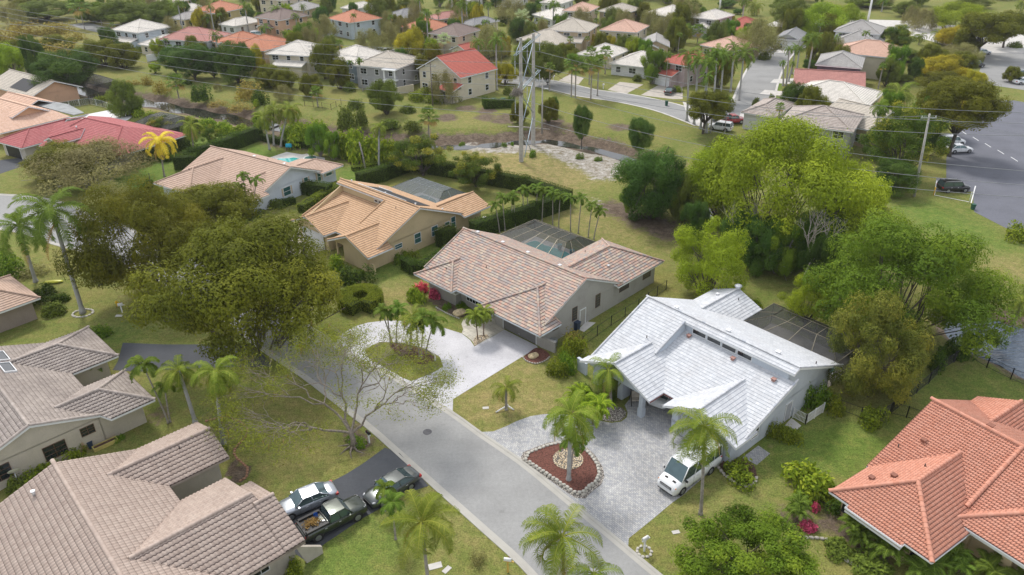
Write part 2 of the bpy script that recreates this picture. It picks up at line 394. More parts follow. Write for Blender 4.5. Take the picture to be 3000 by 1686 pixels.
        fr = MB(); s.bx(fr, face, c, p0-.1, p0, 0, .07, z0, z1+.1); s.bx(fr, face, c, p1, p1+.1, 0, .07, z0, z1+.1); s.bx(fr, face, c, p0, p1, 0, .07, z1, z1+.1); fr.obj('door_frame', M_('trim_white'), d)
        return d
    def vent(s, a, b, z, matn='trim_white', kind='box', sz=.28):
        m = MB()
        if kind == 'box': m.box(a-sz/2, a+sz/2, b-sz/2, b+sz/2, z-.15, z+.18); m.box(a-sz*.7, a+sz*.7, b-sz*.7, b+sz*.7, z+.18, z+.25)
        else: m.tube([(a, b, z-.1), (a, b, z+.35)], sz/3.4, 12); m.tube([(a, b, z+.3), (a, b, z+.36)], sz/2.4, 12)
        m.obj('roof_vent', M_(matn), s.root)
    def pipe(s, a, b, z, h=.3): MB().tube([(a, b, z-.05), (a, b, z+h)], .05, 7).obj('vent_pipe', M_('pipe_dark'), s.root)
    def gutter(s, p, q, matn='trim_white', w=.12):
        p = np.array(p, float); q = np.array(q, float); L = np.linalg.norm(q-p); t = (q-p)/L; n = np.array([-t[1], t[0], 0])
        m = MB(); V = []
        for e in (p, q):
            for (x, z) in ((-w/2, 0), (-w/2, -w), (w/2, -w), (w/2, 0), (w/2-.02, 0), (w/2-.02, -w+.02), (-w/2+.02, -w+.02), (-w/2+.02, 0)): V.append(e+n*x+np.array([0, 0, z]))
        F = [(i, (i+1) % 8, (i+1) % 8+8, i+8) for i in range(8)]+[(0, 7, 6, 1), (1, 6, 5, 2), (2, 5, 4, 3), (8, 9, 14, 15), (9, 10, 13, 14), (10, 11, 12, 13)]
        m.add(V, F); m.obj('gutter', M_(matn), s.root)
_defs = {}
def M_(n):
    if n in MATS: return MATS[n]
    return _defs[n]()
def _glass(name, c, rough=.08):
    def f():
        m, nt, b = nodes(name); b.inputs['Base Color'].default_value = (*c, 1); b.inputs['Roughness'].default_value = rough; b.inputs['Specular IOR Level'].default_value = .8; return m
    return f
_defs['glass_dark'] = _glass('glass_dark', (.015, .022, .026)); _defs['glass_teal'] = _glass('glass_teal', (.03, .10, .10)); _defs['glass_grey'] = _glass('glass_grey', (.06, .065, .07))
_defs['glass_car'] = lambda: simple('glass_car', (.10, .15, .16), .07, .55, .1, spec=.8)
for n_, c_, r_ in (('trim_white', (.72, .73, .74), .5), ('trim_brown', (.12, .07, .045), .6), ('trim_black', (.02, .02, .022), .5), ('door_white', (.66, .67, .68), .5), ('door_grey', (.16, .155, .15), .6),
                   ('door_lightgrey', (.42, .43, .45), .6), ('pipe_dark', (.06, .05, .05), .7), ('rubber', (.018, .018, .02), .8), ('plastic_blue', (.03, .05, .09), .5), ('trim_tan', (.5, .4, .28), .7), ('stone_white', (.46, .44, .39), .85),
                   ('trim_cream', (.55, .47, .38), .7), ('band_grey', (.36, .38, .42), .8), ('plastic_white', (.75, .75, .74), .4), ('plastic_green', (.02, .09, .06), .5), ('paint_yellow', (.6, .4, .1), .5), ('wood_post', (.30, .25, .2), .85)):
    _defs[n_] = (lambda n=n_, c=c_, r=r_: simple(n, c, r, var=.06))
_defs['metal_grey'] = lambda: simple('metal_grey', (.42, .44, .46), .35, .8, .05)
_defs['metal_dark'] = lambda: simple('metal_dark', (.035, .035, .03), .5, .3, .1)
_defs['metal_bronze'] = lambda: simple('metal_bronze', (.26, .23, .17), .45, .3, .08)
_defs['gap_shade'] = lambda: simple('gap_shade', (.075, .055, .05), .9, var=.3)  # riser colour: shadow gap under the tile butts painted in
_defs['gap_shade_pale'] = lambda: simple('gap_shade_pale', (.46, .48, .52), .9, var=.2)  # paler painted gap shade for the risers of the white roof
_defs['metal_light'] = lambda: simple('metal_light', (.62, .63, .65), .35, .4, .03)
_defs['trim_red'] = lambda: simple('trim_red', (.17, .05, .04), .6, var=.1)
_defs['vent_rust'] = lambda: simple('vent_rust', (.35, .2, .17), .8, var=.2)
_defs['frame_grey'] = lambda: simple('frame_grey', (.22, .24, .25), .6, var=.05)
# ---------------------------------------------------------------- vegetation
def leaves(mb, C, Nn, size, rng, jit=.7, mi=0, lv=None, asp=1.6):
    """one quad per point C, oriented roughly to Nn"""
    n = len(C); q = Nn+jit*rng.normal(size=(n, 3)); q /= np.linalg.norm(q, axis=1)[:, None]+1e-9
    t = np.cross(q, rng.normal(size=(n, 3))); t /= np.linalg.norm(t, axis=1)[:, None]+1e-9; b = np.cross(q, t)
    s = (size*rng.uniform(.6, 1.35, n))[:, None]
    V = np.stack([C-t*s*asp*.5, C-b*s*.35+t*s*.05, C+t*s*asp*.5, C+b*s*.35+t*s*.05], 1).reshape(-1, 3)
    F = np.arange(4*n).reshape(n, 4); l = rng.uniform(0, 1, n) if lv is None else lv
    mb.add(V, F, mi, np.repeat(l, 4))
def crown_mesh(name, mat_, R=1.0, hz=.6, nb=26, per=420, leaf=.03, seed=0, flat=0, gap=.0, br=(.2, .38), base=-.4, spiky=0, shell=.55):
    """a crown of many small leafy clumps inside an uneven ellipsoid; unit radius R"""
    rng = np.random.default_rng(seed); mb = MB(); cs = []; nb = int(nb*(1.25 if nb < 50 else 1)); leaf *= 1.22
    k = 0
    while len(cs) < nb and k < 4000:
        k += 1; d = rng.normal(size=3); d /= np.linalg.norm(d); d[2] = abs(d[2]) if rng.random() < .62 else -abs(d[2])*.8
        r = rng.uniform(.3, .92)**.6*R; p = d*np.array([r, r, r*hz])
        if p[2] < base*hz*R: continue
        cs.append((p, rng.uniform(*br)*R))
    for p, rr in cs:
        m = int(per*4.2*(rr/(.29*R))**1.7*rng.uniform(.7, 1.2)); d = rng.normal(size=(m, 3)); d /= np.linalg.norm(d, axis=1)[:, None]
        # lumpy clump
        amp = 1+.22*np.sin(d[:, 0]*5+p[0]*9)*np.cos(d[:, 1]*6+p[1]*7)+.1*np.sin(d[:, 2]*11)
        rad = rr*amp*(shell+(1-shell)*rng.random(m)**.5); sc_ = np.array([1, 1, .72 if not flat else .45])
        if spiky: rad *= 1+spiky*(rng.random(m)**5)
        C = p+d*rad[:, None]*sc_
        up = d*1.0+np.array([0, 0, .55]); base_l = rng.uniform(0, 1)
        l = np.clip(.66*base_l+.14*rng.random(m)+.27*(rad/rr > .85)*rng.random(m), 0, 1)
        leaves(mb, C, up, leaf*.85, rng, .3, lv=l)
    return mb.mesh(name, mat_), cs
def bark(name='bark', c=(.17, .14, .11)):
    return simple(name, c, .9, var=.25, scale=6, bmp=.5)
def branches(mb, cs, base, rad, rng, fork=.35, lean=(0, 0), n_main=None, wig=.08, minr=.012):
    """trunk from base up to a fork, limbs out to the clumps (in crown units already scaled)"""
    fk = np.array([lean[0], lean[1], 0])*fork+np.array(base)*(1-fork); fk = np.array(base)+(np.array([lean[0], lean[1], 0])-np.array(base))*fork
    pts = [np.array(base)+np.array([0, 0, -.05]), np.array(base)*.66+fk*.34+rng.normal(size=3)*rad*.4, fk]
    mb.tube(pts, [rad*1.25, rad, rad*.85], 10)
    for i, (p, r) in enumerate(cs):
        p = np.array(p); v = p-fk; L = np.linalg.norm(v); mid = fk+v*.45+np.array([0, 0, .08*L])+rng.normal(size=3)*wig*L; e = fk+v*.9
        rr = max(rad*.5*min(1, r/.3+.2), minr)
        mb.tube([fk, fk+(mid-fk)*.5+rng.normal(size=3)*wig*.4*L, mid, (mid+e)/2+rng.normal(size=3)*wig*.3*L, e], [rr, rr*.75, rr*.5, rr*.32, minr*.6], 6)
        for q in range(2):
            d = rng.normal(size=3)*r*.6; mb.tube([mid, mid+(e-mid)*.5+d*.5, e+d], [rr*.35, rr*.22, minr*.5], 4, cap=False)
TREE = {}
def tree_proto(key, mat_, **k):
    """crown + trunk meshes for a unit tree: crown radius 1 around z=0"""
    bk = k.pop('bark', None) or bark(); fork = k.pop('fork', .45); tr = k.pop('tr', .055); hang = k.pop('hang', 1.3)
    me, cs = crown_mesh(key, mat_, **k); rng = np.random.default_rng(k.get('seed', 0)+7); mb = MB()
    branches(mb, cs[:16], (0, 0, -hang), tr, rng, fork=fork)
    co = np.zeros(len(me.vertices)*3); me.vertices.foreach_get('co', co); co = co.reshape(-1, 3)
    TREE[key] = (me, mb.mesh(key+'_trunk', bk), hang, np.percentile(co[:, 2], .5), np.percentile(co[:, 2], 99.7), np.percentile(np.hypot(co[:, 0], co[:, 1]), 98.5))
def tree(key, bx, by, ytop=None, w=None, label='', name='tree', cat='tree', group=None, h=None, rot=None, clear=.2, z=0, b=None, r=None, **kw):
    """plant a tree whose foot is at the photo's ground spot; its crown spans from clear*h to h and is w photo px wide"""
    me, tm, hang, z0, z1, rx = TREE[key]; b = P(bx, by, z) if b is None else np.array(b, float)
    h = h or hgt(bx, by, ytop)
    if w:   # (bx is where the crown's middle shows, so the foot stands where a plumb trunk meets the ground)
        q = np.array([b[0], b[1], h*.6-CAM_H]); b = b+cR*(bx-1500-FPX*(q@cR)/(q@cf))*np.linalg.norm(q)/FPX*np.array([1, 1, 0])
    R = (w*mpp(bx, by)/2 if w else r)/rx*.93
    o = thing(name, label, cat, b, random.uniform(0, 6.28) if rot is None else rot, group)
    sz = h*(1-clear)/(z1-z0); c = bpy.data.objects.new('crown', me); t = bpy.data.objects.new('trunk', tm)
    for q in (c, t): col.objects.link(q); q.parent = o; q.scale = (R, R, sz); q.location = (0, 0, h-z1*sz)
    if h-(z1+hang)*sz > -.02: t.scale = (R, R, (h-z1*sz+.1)/hang)
    return o
# ---- palms
def frond(mb, base, az, el, L, rng, droop=1.0, n=22, wid=.5, mi=0, hang=.5, twist=0, lw=.045, lv0=.5, rachis_mi=None, v_up=.25):
    """pinnate frond: curved rib with two rows of leaflets"""
    s = np.linspace(0, 1, 9); ang = el-droop*s**1.4*1.0
    dx = np.cos(ang); dz = np.sin(ang); x = np.concatenate([[0], np.cumsum((dx[1:]+dx[:-1])/2)])*L/8; z = np.concatenate([[0], np.cumsum((dz[1:]+dz[:-1])/2)])*L/8
    ca, sa = math.cos(az), math.sin(az); pts = np.stack([base[0]+x*ca, base[1]+x*sa, base[2]+z], 1)
    # sideways bend
    side = np.array([-sa, ca, 0]); pts += side*(twist*s**2*L)[:, None]
    mb.tube(pts, np.linspace(.045, .008, 9), 4, mi=mi if rachis_mi is None else rachis_mi, cap=False, lv=.9)
    t = np.linspace(.12, 1, n); pi_ = np.stack([np.interp(t, s, pts[:, i]) for i in range(3)], 1)
    T = np.stack([np.interp(t, s, np.gradient(pts[:, i], s)) for i in range(3)], 1); T /= np.linalg.norm(T, axis=1)[:, None]
    ll = wid*np.clip(np.sin((t*.86+.1)*PI)**.6, .25, 1)*rng.uniform(.85, 1.1, n)
    S = np.cross(T, [0, 0, 1.]); S /= np.linalg.norm(S, axis=1)[:, None]+1e-9; U = np.cross(S, T)
    for sg in (-1, 1):
        d1 = T*.5+sg*S*.85+U*v_up+rng.normal(size=(n, 3))*.06; d1 /= np.linalg.norm(d1, axis=1)[:, None]
        mid = pi_+d1*(ll*.5)[:, None]; d2 = d1+np.array([0, 0, -1.])*hang*1.6; d2 /= np.linalg.norm(d2, axis=1)[:, None]
        tip = mid+d2*(ll*.55)[:, None]; w = T*lw*.5
        V = np.stack([pi_-w, pi_+w, mid+w, mid-w, tip], 1).reshape(-1, 3); b = np.arange(n)*5
        lv = np.repeat(np.clip(lv0+rng.normal(size=n)*.12, 0, 1), 5)
        mb.add(V, np.stack([b, b+1, b+2, b+3], 1), mi, lv); mb.f.append(np.stack([b+3, b+2, b+4], 1)+mb.n-5*n); mb.mi.append(np.full(n, mi)); mb.sm.append(np.full(n, False))
def palm_crown(name, mat_, seed, nf=16, L=3.2, wid=.55, droop=1.5, el=(-.3, 1.25), hang=.6, n=24, dead=2, dead_mat=None, lw=.05, wind=0, v_up=.25, shaft=0, lv=.45):
    rng = np.random.default_rng(seed); mb = MB()
    for i in range(nf):
        az = i*2.399963+rng.normal()*.18; k = i/(nf-1); e = el[1]+(el[0]-el[1])*k**.8+rng.normal()*.08
        if wind: az += wind*math.sin(0.6-az)*.5
        frond(mb, (0.04*math.cos(az), .04*math.sin(az), shaft), az, e, L*rng.uniform(.85, 1.05)*(.8+.2*k), rng, droop*rng.uniform(.8, 1.15), n, wid, 0, hang, rng.normal()*.07, lw, lv0=lv+.2*(1-k)-.1, v_up=v_up)
    for i in range(dead):
        az = rng.uniform(0, 6.28); frond(mb, (0, 0, -.05), az, -.7, L*.75, rng, .8, n//2, wid*.6, 1, 1.2, 0, lw, .5)
    if shaft: mb.tube([(0, 0, -.35), (0, 0, shaft*.5), (0, 0, shaft+.1)], [.14, .12, .05], 8, mi=0, lv=.8)
    return mb.mesh(name, [mat_, dead_mat or M_('palm_dead')])
def trunk_mesh(name, mat_, r0=.16, r1=.10, rings=True):
    mb = MB(); k = 40 if rings else 8; z = np.linspace(0, 1, k); r = r0+(r1-r0)*z**.7; r[0] *= 1.35; r[1] *= 1.15
    if rings: r = r*(1+.05*(np.arange(k) % 2))
    mb.tube(np.stack([z*0, z*0, z], 1), r, 10); return mb.mesh(name, mat_)
def fan_crown(name, mat_, seed, nf=26, L=.9, R=.75, dead_mat=None):
    rng = np.random.default_rng(seed); mb = MB()
    for i in range(nf):
        az = i*2.39996; k = i/(nf-1); e = 1.2-1.9*k+rng.normal()*.1; d = np.array([math.cos(az)*math.cos(e), math.sin(az)*math.cos(e), math.sin(e)])
        c = d*L; mb.tube([(0, 0, 0), c], .02, 4, cap=False, mi=0 if k < .85 else 1); S = np.cross(d, [0, 0, 1.]); S /= np.linalg.norm(S); U = np.cross(S, d)
        n = 15; a = np.linspace(-1.9, 1.9, n); tipd = np.cos(a)[:, None]*d+np.sin(a)[:, None]*S; ln = R*(1-.25*np.abs(a)/1.9)*rng.uniform(.85, 1.1, n)
        mid = c+tipd*(ln*.6)[:, None]; tip = mid+(tipd+np.array([0, 0, -.7]))*(ln*.4)[:, None]; w = np.cross(tipd, U)*.05
        V = np.stack([np.broadcast_to(c, (n, 3)), mid-w, tip, mid+w], 1).reshape(-1, 3); b = np.arange(n)*4
        mb.add(V, np.stack([b, b+1, b+2, b+3], 1), 0 if k < .85 else 1, np.repeat(np.clip(.5+rng.normal(size=n)*.15, 0, 1), 4))
    return mb.mesh(name, [mat_, dead_mat or M_('palm_dead')])
PALM = {}
def palm(key, bx, by, cy=None, cx=None, w=None, label='', h=None, s=None, name='palm_tree', group=None, rot=None, cat='palm tree', tr=1.0, z=0, at=None):
    """foot at the photo's ground spot (bx,by); crown heart at photo height cy; cx shifts it sideways"""
    cm, tm, Ld = PALM[key]; b = P(bx, by, z) if at is None else np.array(at, float); m = mpp(bx, by) if at is None else 1; h = h or hgt(bx, by, cy)
    sc_ = s or ((w*m/2)/Ld if w else 1.0)
    vx = bx+(h/CAM_H)*0
    o = thing(name, label, cat, b, random.uniform(0, 6.28) if rot is None else rot, group)
    # lean: where a plumb trunk's top would appear, against where the photo has it
    lx = 0
    if cx is not None:
        q = np.array([b[0], b[1], h-CAM_H]); px = 1500+FPX*(q@cR)/(q@cf); lx = (cx-px)*np.linalg.norm(q)/FPX
    rz = o.rotation_euler[2]; off = np.array([lx*math.cos(-rz), lx*math.sin(-rz)])
    c = bpy.data.objects.new('crown', cm); col.objects.link(c); c.parent = o; c.location = (off[0], off[1], h); c.scale = (sc_,)*3
    t = MB(); k = 26; zz = np.linspace(0, 1, k); r = (tm[0]+(tm[1]-tm[0])*zz**.6)*tr; r[0] *= 1.5; r[1] *= 1.25; r = r*(1+.045*(np.arange(k) % 2))
    bend = zz**1.3; t.tube(np.stack([off[0]*bend, off[1]*bend, -.05+zz*(h+.05)], 1), r, 9); t.obj('trunk', M_(tm[2]), o)
    return o
# ---- hedges and shrubs
def hedge(pts, w=.9, h=1.6, mat_='hedge', label='', name='hedge', leaf=.09, dens=110, cat='hedge', group=None, z0=0, seed=1, rnd=.12, closed=False, jit=.5):
    """clipped hedge along world points: a dark core with leaves all over it"""
    rng = np.random.default_rng(seed); pts = [np.array(p[:2], float) for p in pts]; c = sum(pts)/len(pts); mb = MB(); core = MB()
    seg = list(zip(pts[:-1], pts[1:]))+([(pts[-1], pts[0])] if closed else [])
    for p, q in seg:
        p, q = p-c, q-c; L = np.linalg.norm(q-p); t = (q-p)/L; n = np.array([-t[1], t[0]]); p = p-t*w*.45; q = q+t*w*.45; L += w*.9
        k = .86; V = []
        for zz, kk in ((z0-.05, .8), (z0+h*.3, k), (z0+h*k, k*.95)):
            for e, s_ in ((p, -1), (q, -1), (q, 1), (p, 1)): V.append((*(e+n*s_*w/2*kk+(t if e is p else -t)*.08), zz))
        core.add(V, [(8, 9, 10, 11)]+[(i+4*j, (i+1) % 4+4*j, (i+1) % 4+4*j+4, i+4*j+4) for j in (0, 1) for i in range(4)], 0)
        for (area, gen, nn) in ((L*h*2, 's', 0), (L*w, 't', 0), (w*h*2, 'e', 0)):
            m = int(area*dens)
            if m < 1: continue
            u = rng.random(m); v = rng.random(m); sg = np.where(rng.random(m) < .5, -1, 1); dpt = rng.random(m)**2*rnd
            lump = .05*np.sin(u*L*2.1+v*3)+.04*np.sin(u*L*5.3)
            if gen == 's': xy = p+np.outer(u*L, t)+np.outer(sg*(w/2-dpt+lump), n); zz = z0+v*h; Nn = np.stack([n[0]*sg, n[1]*sg, .35+0*u], 1)
            elif gen == 't': xy = p+np.outer(u*L, t)+np.outer((v-.5)*w, n); zz = z0+h-dpt+lump; Nn = np.stack([0*u, 0*u, 1+0*u], 1)
            else: xy = np.where(sg[:, None] < 0, p+t*dpt[:, None], q-t*dpt[:, None])+np.outer((u-.5)*w, n); zz = z0+v*h; Nn = np.stack([t[0]*sg, t[1]*sg, .35+0*u], 1)
            leaves(mb, np.column_stack([xy, zz]), Nn, leaf, rng, jit)
    o = mb.obj(name, M_(mat_), None, (c[0], c[1], 0)); tag(o, label, cat, group); core.obj('stems', M_('leaf_core'), o); return o
SHRUB = {}
def shrub(key, bx, by, w, h=None, label='', name='shrub', cat='shrub', group=None, hm=None, loc=None, rot=None, R=None):
    b = P(bx, by) if loc is None else np.array([*loc[:2], loc[2] if len(loc) > 2 else 0]); m = mpp(bx, by) if loc is None else 1; R = R or w*m/2; hh = hm or (h*m if h else R*1.5)
    o = bpy.data.objects.new(name, SHRUB[key]); col.objects.link(o); o.location = tuple(b); o.rotation_euler = (0, 0, random.uniform(0, 6.28) if rot is None else rot); o.scale = (R, R, hh)
    return tag(o, label, cat, group)
def shrub_mesh(name, mat_, seed=0, n=1600, leaf=.1, lump=.15, stems=True):
    rng = np.random.default_rng(seed); mb = MB(); cs = [(rng.normal(size=2)*.38, rng.uniform(.35, .55)) for _ in range(7)]
    for (c, r) in cs:
        c = np.clip(c, -.6, .6); m = n//7; d = rng.normal(size=(m, 3)); d /= np.linalg.norm(d, axis=1)[:, None]; d[:, 2] = np.abs(d[:, 2])
        rad = r*(1+lump*np.sin(d[:, 0]*6)*np.cos(d[:, 1]*5))*(.5+.5*rng.random(m)**.4); hh = rng.uniform(.7, 1.0)
        C = np.column_stack([c[0]+d[:, 0]*rad, c[1]+d[:, 1]*rad, .04+d[:, 2]*rad/r*(hh-.05)]); C[:, 2] = np.where(rng.random(m) < .3, C[:, 2]*rng.random(m), C[:, 2])
        leaves(mb, C, d+np.array([0, 0, .5]), leaf, rng)
    return mb.mesh(name, mat_)
def bare_tree(mb, base, h, rng, rad=.12, depth=5, spread=.5, lean=(0, 0), tips=None, up=.25, kids=(2, 3), first=.35):
    """recursive bare branches; collects tips"""
    def rec(p, d, L, r, k):
        d = d/np.linalg.norm(d); q = p+d*L; m = p+d*L*.5+rng.normal(size=3)*L*.06; mb.tube([p, m, q], [r, r*.85, r*.68], max(3, 8-k), cap=False)
        if k >= depth: 
            if tips is not None: tips.append(q)
            return
        n = rng.integers(kids[0], kids[1]+1)
        for i in range(n):
            nd = d+rng.normal(size=3)*spread+np.array([0, 0, up]); rec(q, nd, L*rng.uniform(.6, .82), r*.62, k+1)
    rec(np.array(base, float), np.array([lean[0], lean[1], 1.]), h*first, rad, 0)
# ---------------------------------------------------------------- ground, roads, water
def pg(*pts, z=0): return [tuple(P(x, y, z)[:2]) for x, y in pts]
def crop(ox, oy, s): return lambda *pts: [(ox+x/s, oy+y/s) for x, y in pts]
cA, cB, cC = crop(0, 0, 2.576), crop(1000, 0, 2.576), crop(2000, 0, 2.576)
cD, cE_, cF = crop(0, 562, 2.576), crop(1000, 562, 2.576), crop(2000, 562, 2.576)
cG, cH, cI = crop(0, 1124, 2.576), crop(1000, 1124, 2.576), crop(2000, 1124, 2.576)
def smooth_line(pts, step=1.5, closed=False):
    p = np.array([q[:2] for q in pts], float)
    if closed: p = np.vstack([p[-1], p, p[0], p[1]])
    else: p = np.vstack([2*p[0]-p[1], p, 2*p[-1]-p[-2]])
    o = []
    for i in range(1, len(p)-2):
        n = max(1, int(np.linalg.norm(p[i+1]-p[i])/step))
        for k in range(n):
            t = k/n; o.append(.5*((2*p[i])+(-p[i-1]+p[i+1])*t+(2*p[i-1]-5*p[i]+4*p[i+1]-p[i+2])*t*t+(-p[i-1]+3*p[i]-3*p[i+1]+p[i+2])*t**3))
    if not closed: o.append(p[-2])
    return np.array(o)
def inpoly(X, Y, poly):
    r = np.zeros(X.shape, bool); n = len(poly)
    for i in range(n):
        (x0, y0), (x1, y1) = poly[i], poly[(i+1) % n]
        if y0 == y1: continue
        c = (y0 > Y) != (y1 > Y); r ^= c & (X < (x1-x0)*(Y-y0)/(y1-y0)+x0)
    return r
def blur(a, k):
    for _ in range(2):
        for ax in (0, 1):
            c = np.cumsum(np.insert(np.pad(a, [(k, k) if i == ax else (0, 0) for i in (0, 1)], 'edge'), 0, 0, axis=ax), axis=ax)
            n = 2*k+1; a = (np.take(c, np.arange(n, c.shape[ax]), ax)-np.take(c, np.arange(0, c.shape[ax]-n), ax))/n
    return a
def distline(X, Y, pts):
    d = np.full(X.shape, 1e9)
    for p, q in zip(pts[:-1], pts[1:]):
        v = q-p; L2 = v@v; t = np.clip(((X-p[0])*v[0]+(Y-p[1])*v[1])/L2, 0, 1); d = np.minimum(d, np.hypot(X-p[0]-t*v[0], Y-p[1]-t*v[1]))
    return d
CANAL = smooth_line([P(*q) for q in [(-150, 175), (60, 215), (210, 243), (318, 268), (408, 281), (543, 307), (650, 325), (737, 343), (900, 368), (1020, 388), (1147, 399), (1350, 408), (1500, 396), (1605, 392), (1683, 402), (1776, 425), (1866, 450), (1960, 500), (2050, 580), (2160, 650)]], 3)
LAKE = pg((2740, 935), (2850, 880), (2960, 930), (3100, 960), (3500, 1050), (3500, 1300), (3150, 1160), (3000, 1085), (2940, 1045), (2830, 1010))
def ground():
    d = .7; xs = np.arange(-150, 185, d); ys = np.arange(28, 300, d)
    far = np.array([2, 5, 10, 20, 40, 80, 160, 320, 640, 1300, 2600.])
    X1 = np.concatenate([xs[0]-far[::-1], xs, xs[-1]+far]); Y1 = np.concatenate([ys[0]-far[::-1], ys, ys[-1]+far])
    nf = len(far); X, Y = np.meshgrid(xs, ys)
    msk = {k: np.zeros(X.shape) for k in ('lush', 'dry', 'sand', 'dirt')}
    def reg(k, poly, v=1., b=2):
        m = inpoly(X, Y, poly).astype(float)*v
        if b: m = blur(m, b)
        msk[k] = np.maximum(msk[k], m)
    # lush lawns
    reg('lush', pg(*cA((900, 1200), (1350, 1180), (1350, 1400), (1150, 1500), (700, 1500), (700, 1300))), 1, 3)
    reg('lush', pg(*cA((1750, 1130), (1950, 1060), (2150, 1180), (2000, 1250))), 1, 2); reg('lush', pg(*cA((1350, 1020), (1700, 1020), (1700, 1100), (1300, 1180))), .7, 2)
    reg('lush', pg(*cB((0, 1260), (400, 1260), (420, 1330), (0, 1420))), .9, 2)
    reg('lush', pg(*cE_((100, 640), (300, 560), (500, 540), (520, 600), (300, 690), (100, 720))), 1, 2); reg('lush', pg(*cE_((400, 480), (850, 300), (880, 360), (500, 560))), .8, 1)
    reg('lush', pg(*cI((560, 560), (700, 380), (1000, 330), (1700, 250), (1500, 480), (1400, 600), (1050, 720), (900, 640), (560, 680))), 1, 3); reg('lush', pg(*cI((1500, 200), (1700, 0), (2576, -60), (2576, 100), (1900, 100))), .8, 3)
    reg('lush', pg(*cG((2576, 1150), (2300, 1330), (2400, 1500), (2700, 1500), (3000, 1250))), 1, 2); reg('lush', pg(*cH((0, 1110), (300, 960), (500, 1100), (400, 1448), (0, 1500))), .9, 3)
    reg('lush', pg(*cF((1570, 60), (1900, 60), (2350, 280), (2576, 380), (2500, 500), (1900, 340), (1600, 200))), .8, 3)
    reg('lush', pg(*cD((700, 1050), (1000, 950), (1000, 1130), (850, 1180))), .7, 2); reg('lush', pg(*cE_((1850, 1100), (2400, 700), (2420, 760), (1900, 1180))), .6, 2)
    reg('lush', pg(*cC((650, 620), (760, 620), (740, 690), (640, 680))), 1, 0); reg('lush', pg(*cC((570, 710), (760, 740), (740, 780), (570, 760))), 1, 0)
    # dry lawns
    reg('dry', pg(*cH((840, 130), (1040, 10), (1700, 20), (1650, 230), (1200, 330), (1060, 370))), .6, 2); reg('dry', pg(*cE_((1060, 1448), (1380, 1230), (1560, 1300), (1600, 1448))), .55, 2)
    reg('dry', pg(*cE_((280, 700), (480, 640), (520, 900), (300, 960))), .5, 2); reg('dry', pg(*cB((850, 1130), (1300, 1100), (1700, 1190), (1950, 1290), (1880, 1420), (1300, 1448), (1000, 1250))), .75, 3)
    reg('dry', pg(*cE_((1500, 90), (1760, 130), (2400, 280), (2500, 500), (2100, 390), (1900, 350), (1560, 200))), .5, 3); reg('dry', pg(*cA((1050, 760), (1400, 830), (1900, 920), (1900, 970), (1300, 870), (1000, 830))), .6, 3)
    reg('dry', pg(*cA((300, 660), (560, 650), (900, 740), (800, 800), (450, 790))), .5, 3); reg('dry', pg(*cH((700, 900), (900, 900), (1300, 1350), (1000, 1400), (700, 1000))), .5, 3); reg('dry', pg(*cG((1850, 150), (2300, 120), (2450, 600), (2100, 760), (1850, 650))), .35, 4)
    reg('dry', pg(*cI((0, 850), (120, 700), (420, 800), (300, 1000), (0, 1200))), .4, 3); reg('dry', pg(*cI((380, 1180), (0, 1250), (-60, 1448), (300, 1448))), .2, 3); reg('dry', pg(*cF((2280, 450), (2576, 520), (2576, 700), (2350, 600))), .8, 3)
    reg('dry', pg(*cB((700, 860), (1100, 860), (1250, 960), (800, 980))), .3, 4); reg('dry', pg(*cA((1250, 0), (0, 0), (0, 330), (820, 330), (820, 180))), .4, 4)
    # bare sandy ground
    reg('sand', pg(*cB((820, 1060), (1000, 1040), (1350, 1050), (1600, 1060), (1800, 1110), (2000, 1130), (2150, 1170), (2130, 1260), (2050, 1390), (1900, 1390), (1900, 1310), (1700, 1210), (1480, 1140), (1200, 1150), (850, 1130))), 1.05, 3)
    reg('sand', pg(*cA((540, 680), (700, 700), (820, 740), (820, 760), (640, 720))), .7, 1); reg('sand', pg(*cA((1150, 780), (1500, 830), (1500, 850), (1150, 800))), .6, 1); reg('sand', pg(*cE_((1700, 0), (1900, 30), (2050, 60), (2040, 200), (1900, 130), (1720, 60))), .45, 2)
    # brown earth, leaf litter and mulch
    for q, v, b in ((cE_((1900, 60), (2150, 60), (2576, 240), (2576, 420), (2200, 260), (1950, 160)), .9, 2), (cF((0, 100), (700, 300), (800, 560), (500, 560), (0, 300)), 1, 3), (cF((1100, 250), (1500, 250), (1100, 700), (800, 500)), .9, 3),
                    (cH((0, 330), (120, 300), (330, 490), (180, 620), (100, 520), (0, 430)), .9, 1), (cH((850, 150), (840, 210), (1060, 366), (1150, 360), (960, 260)), .6, 1), (cE_((700, 800), (930, 830), (960, 900), (900, 965), (730, 880), (640, 810)), 1, 0),
                    (cD((860, 760), (1050, 720), (1100, 830), (900, 850)), .7, 2), (cB((250, 900), (800, 990), (1300, 960), (1300, 1050), (600, 1060), (200, 1000)), .4, 2), (cA((1900, 1100), (2576, 1180), (2576, 1000), (1900, 900)), .7, 3),
                    (cI((900, 1080), (1200, 1160), (1300, 1400), (1600, 1448), (1600, 1250), (1200, 1000), (950, 960), (720, 900), (730, 1040)), 1, 1), (cI((560, 490), (660, 440), (760, 500), (640, 520)), .8, 1), (cG((1730, 560), (1890, 640), (1860, 720), (1800, 745), (1720, 700)), 1, 0), (cG((1560, 280), (1850, 290), (1870, 400), (1760, 500), (1650, 480)), .7, 1),
                    (cG((1130, 150), (1250, 150), (1380, 300), (1280, 350), (1100, 300)), .7, 1), (cF((1400, 1500), (1850, 1300), (2050, 1200), (1750, 1448)), .5, 2), (cF((2050, 1290), (2200, 1290), (2150, 1360), (2030, 1360)), .6, 1), (cB((0, 1140), (350, 1200), (360, 1270), (0, 1230)), .8, 2), (cD((1300, 100), (2300, 60), (2360, 50), (2140, 60), (1990, 190)), .5, 1)):
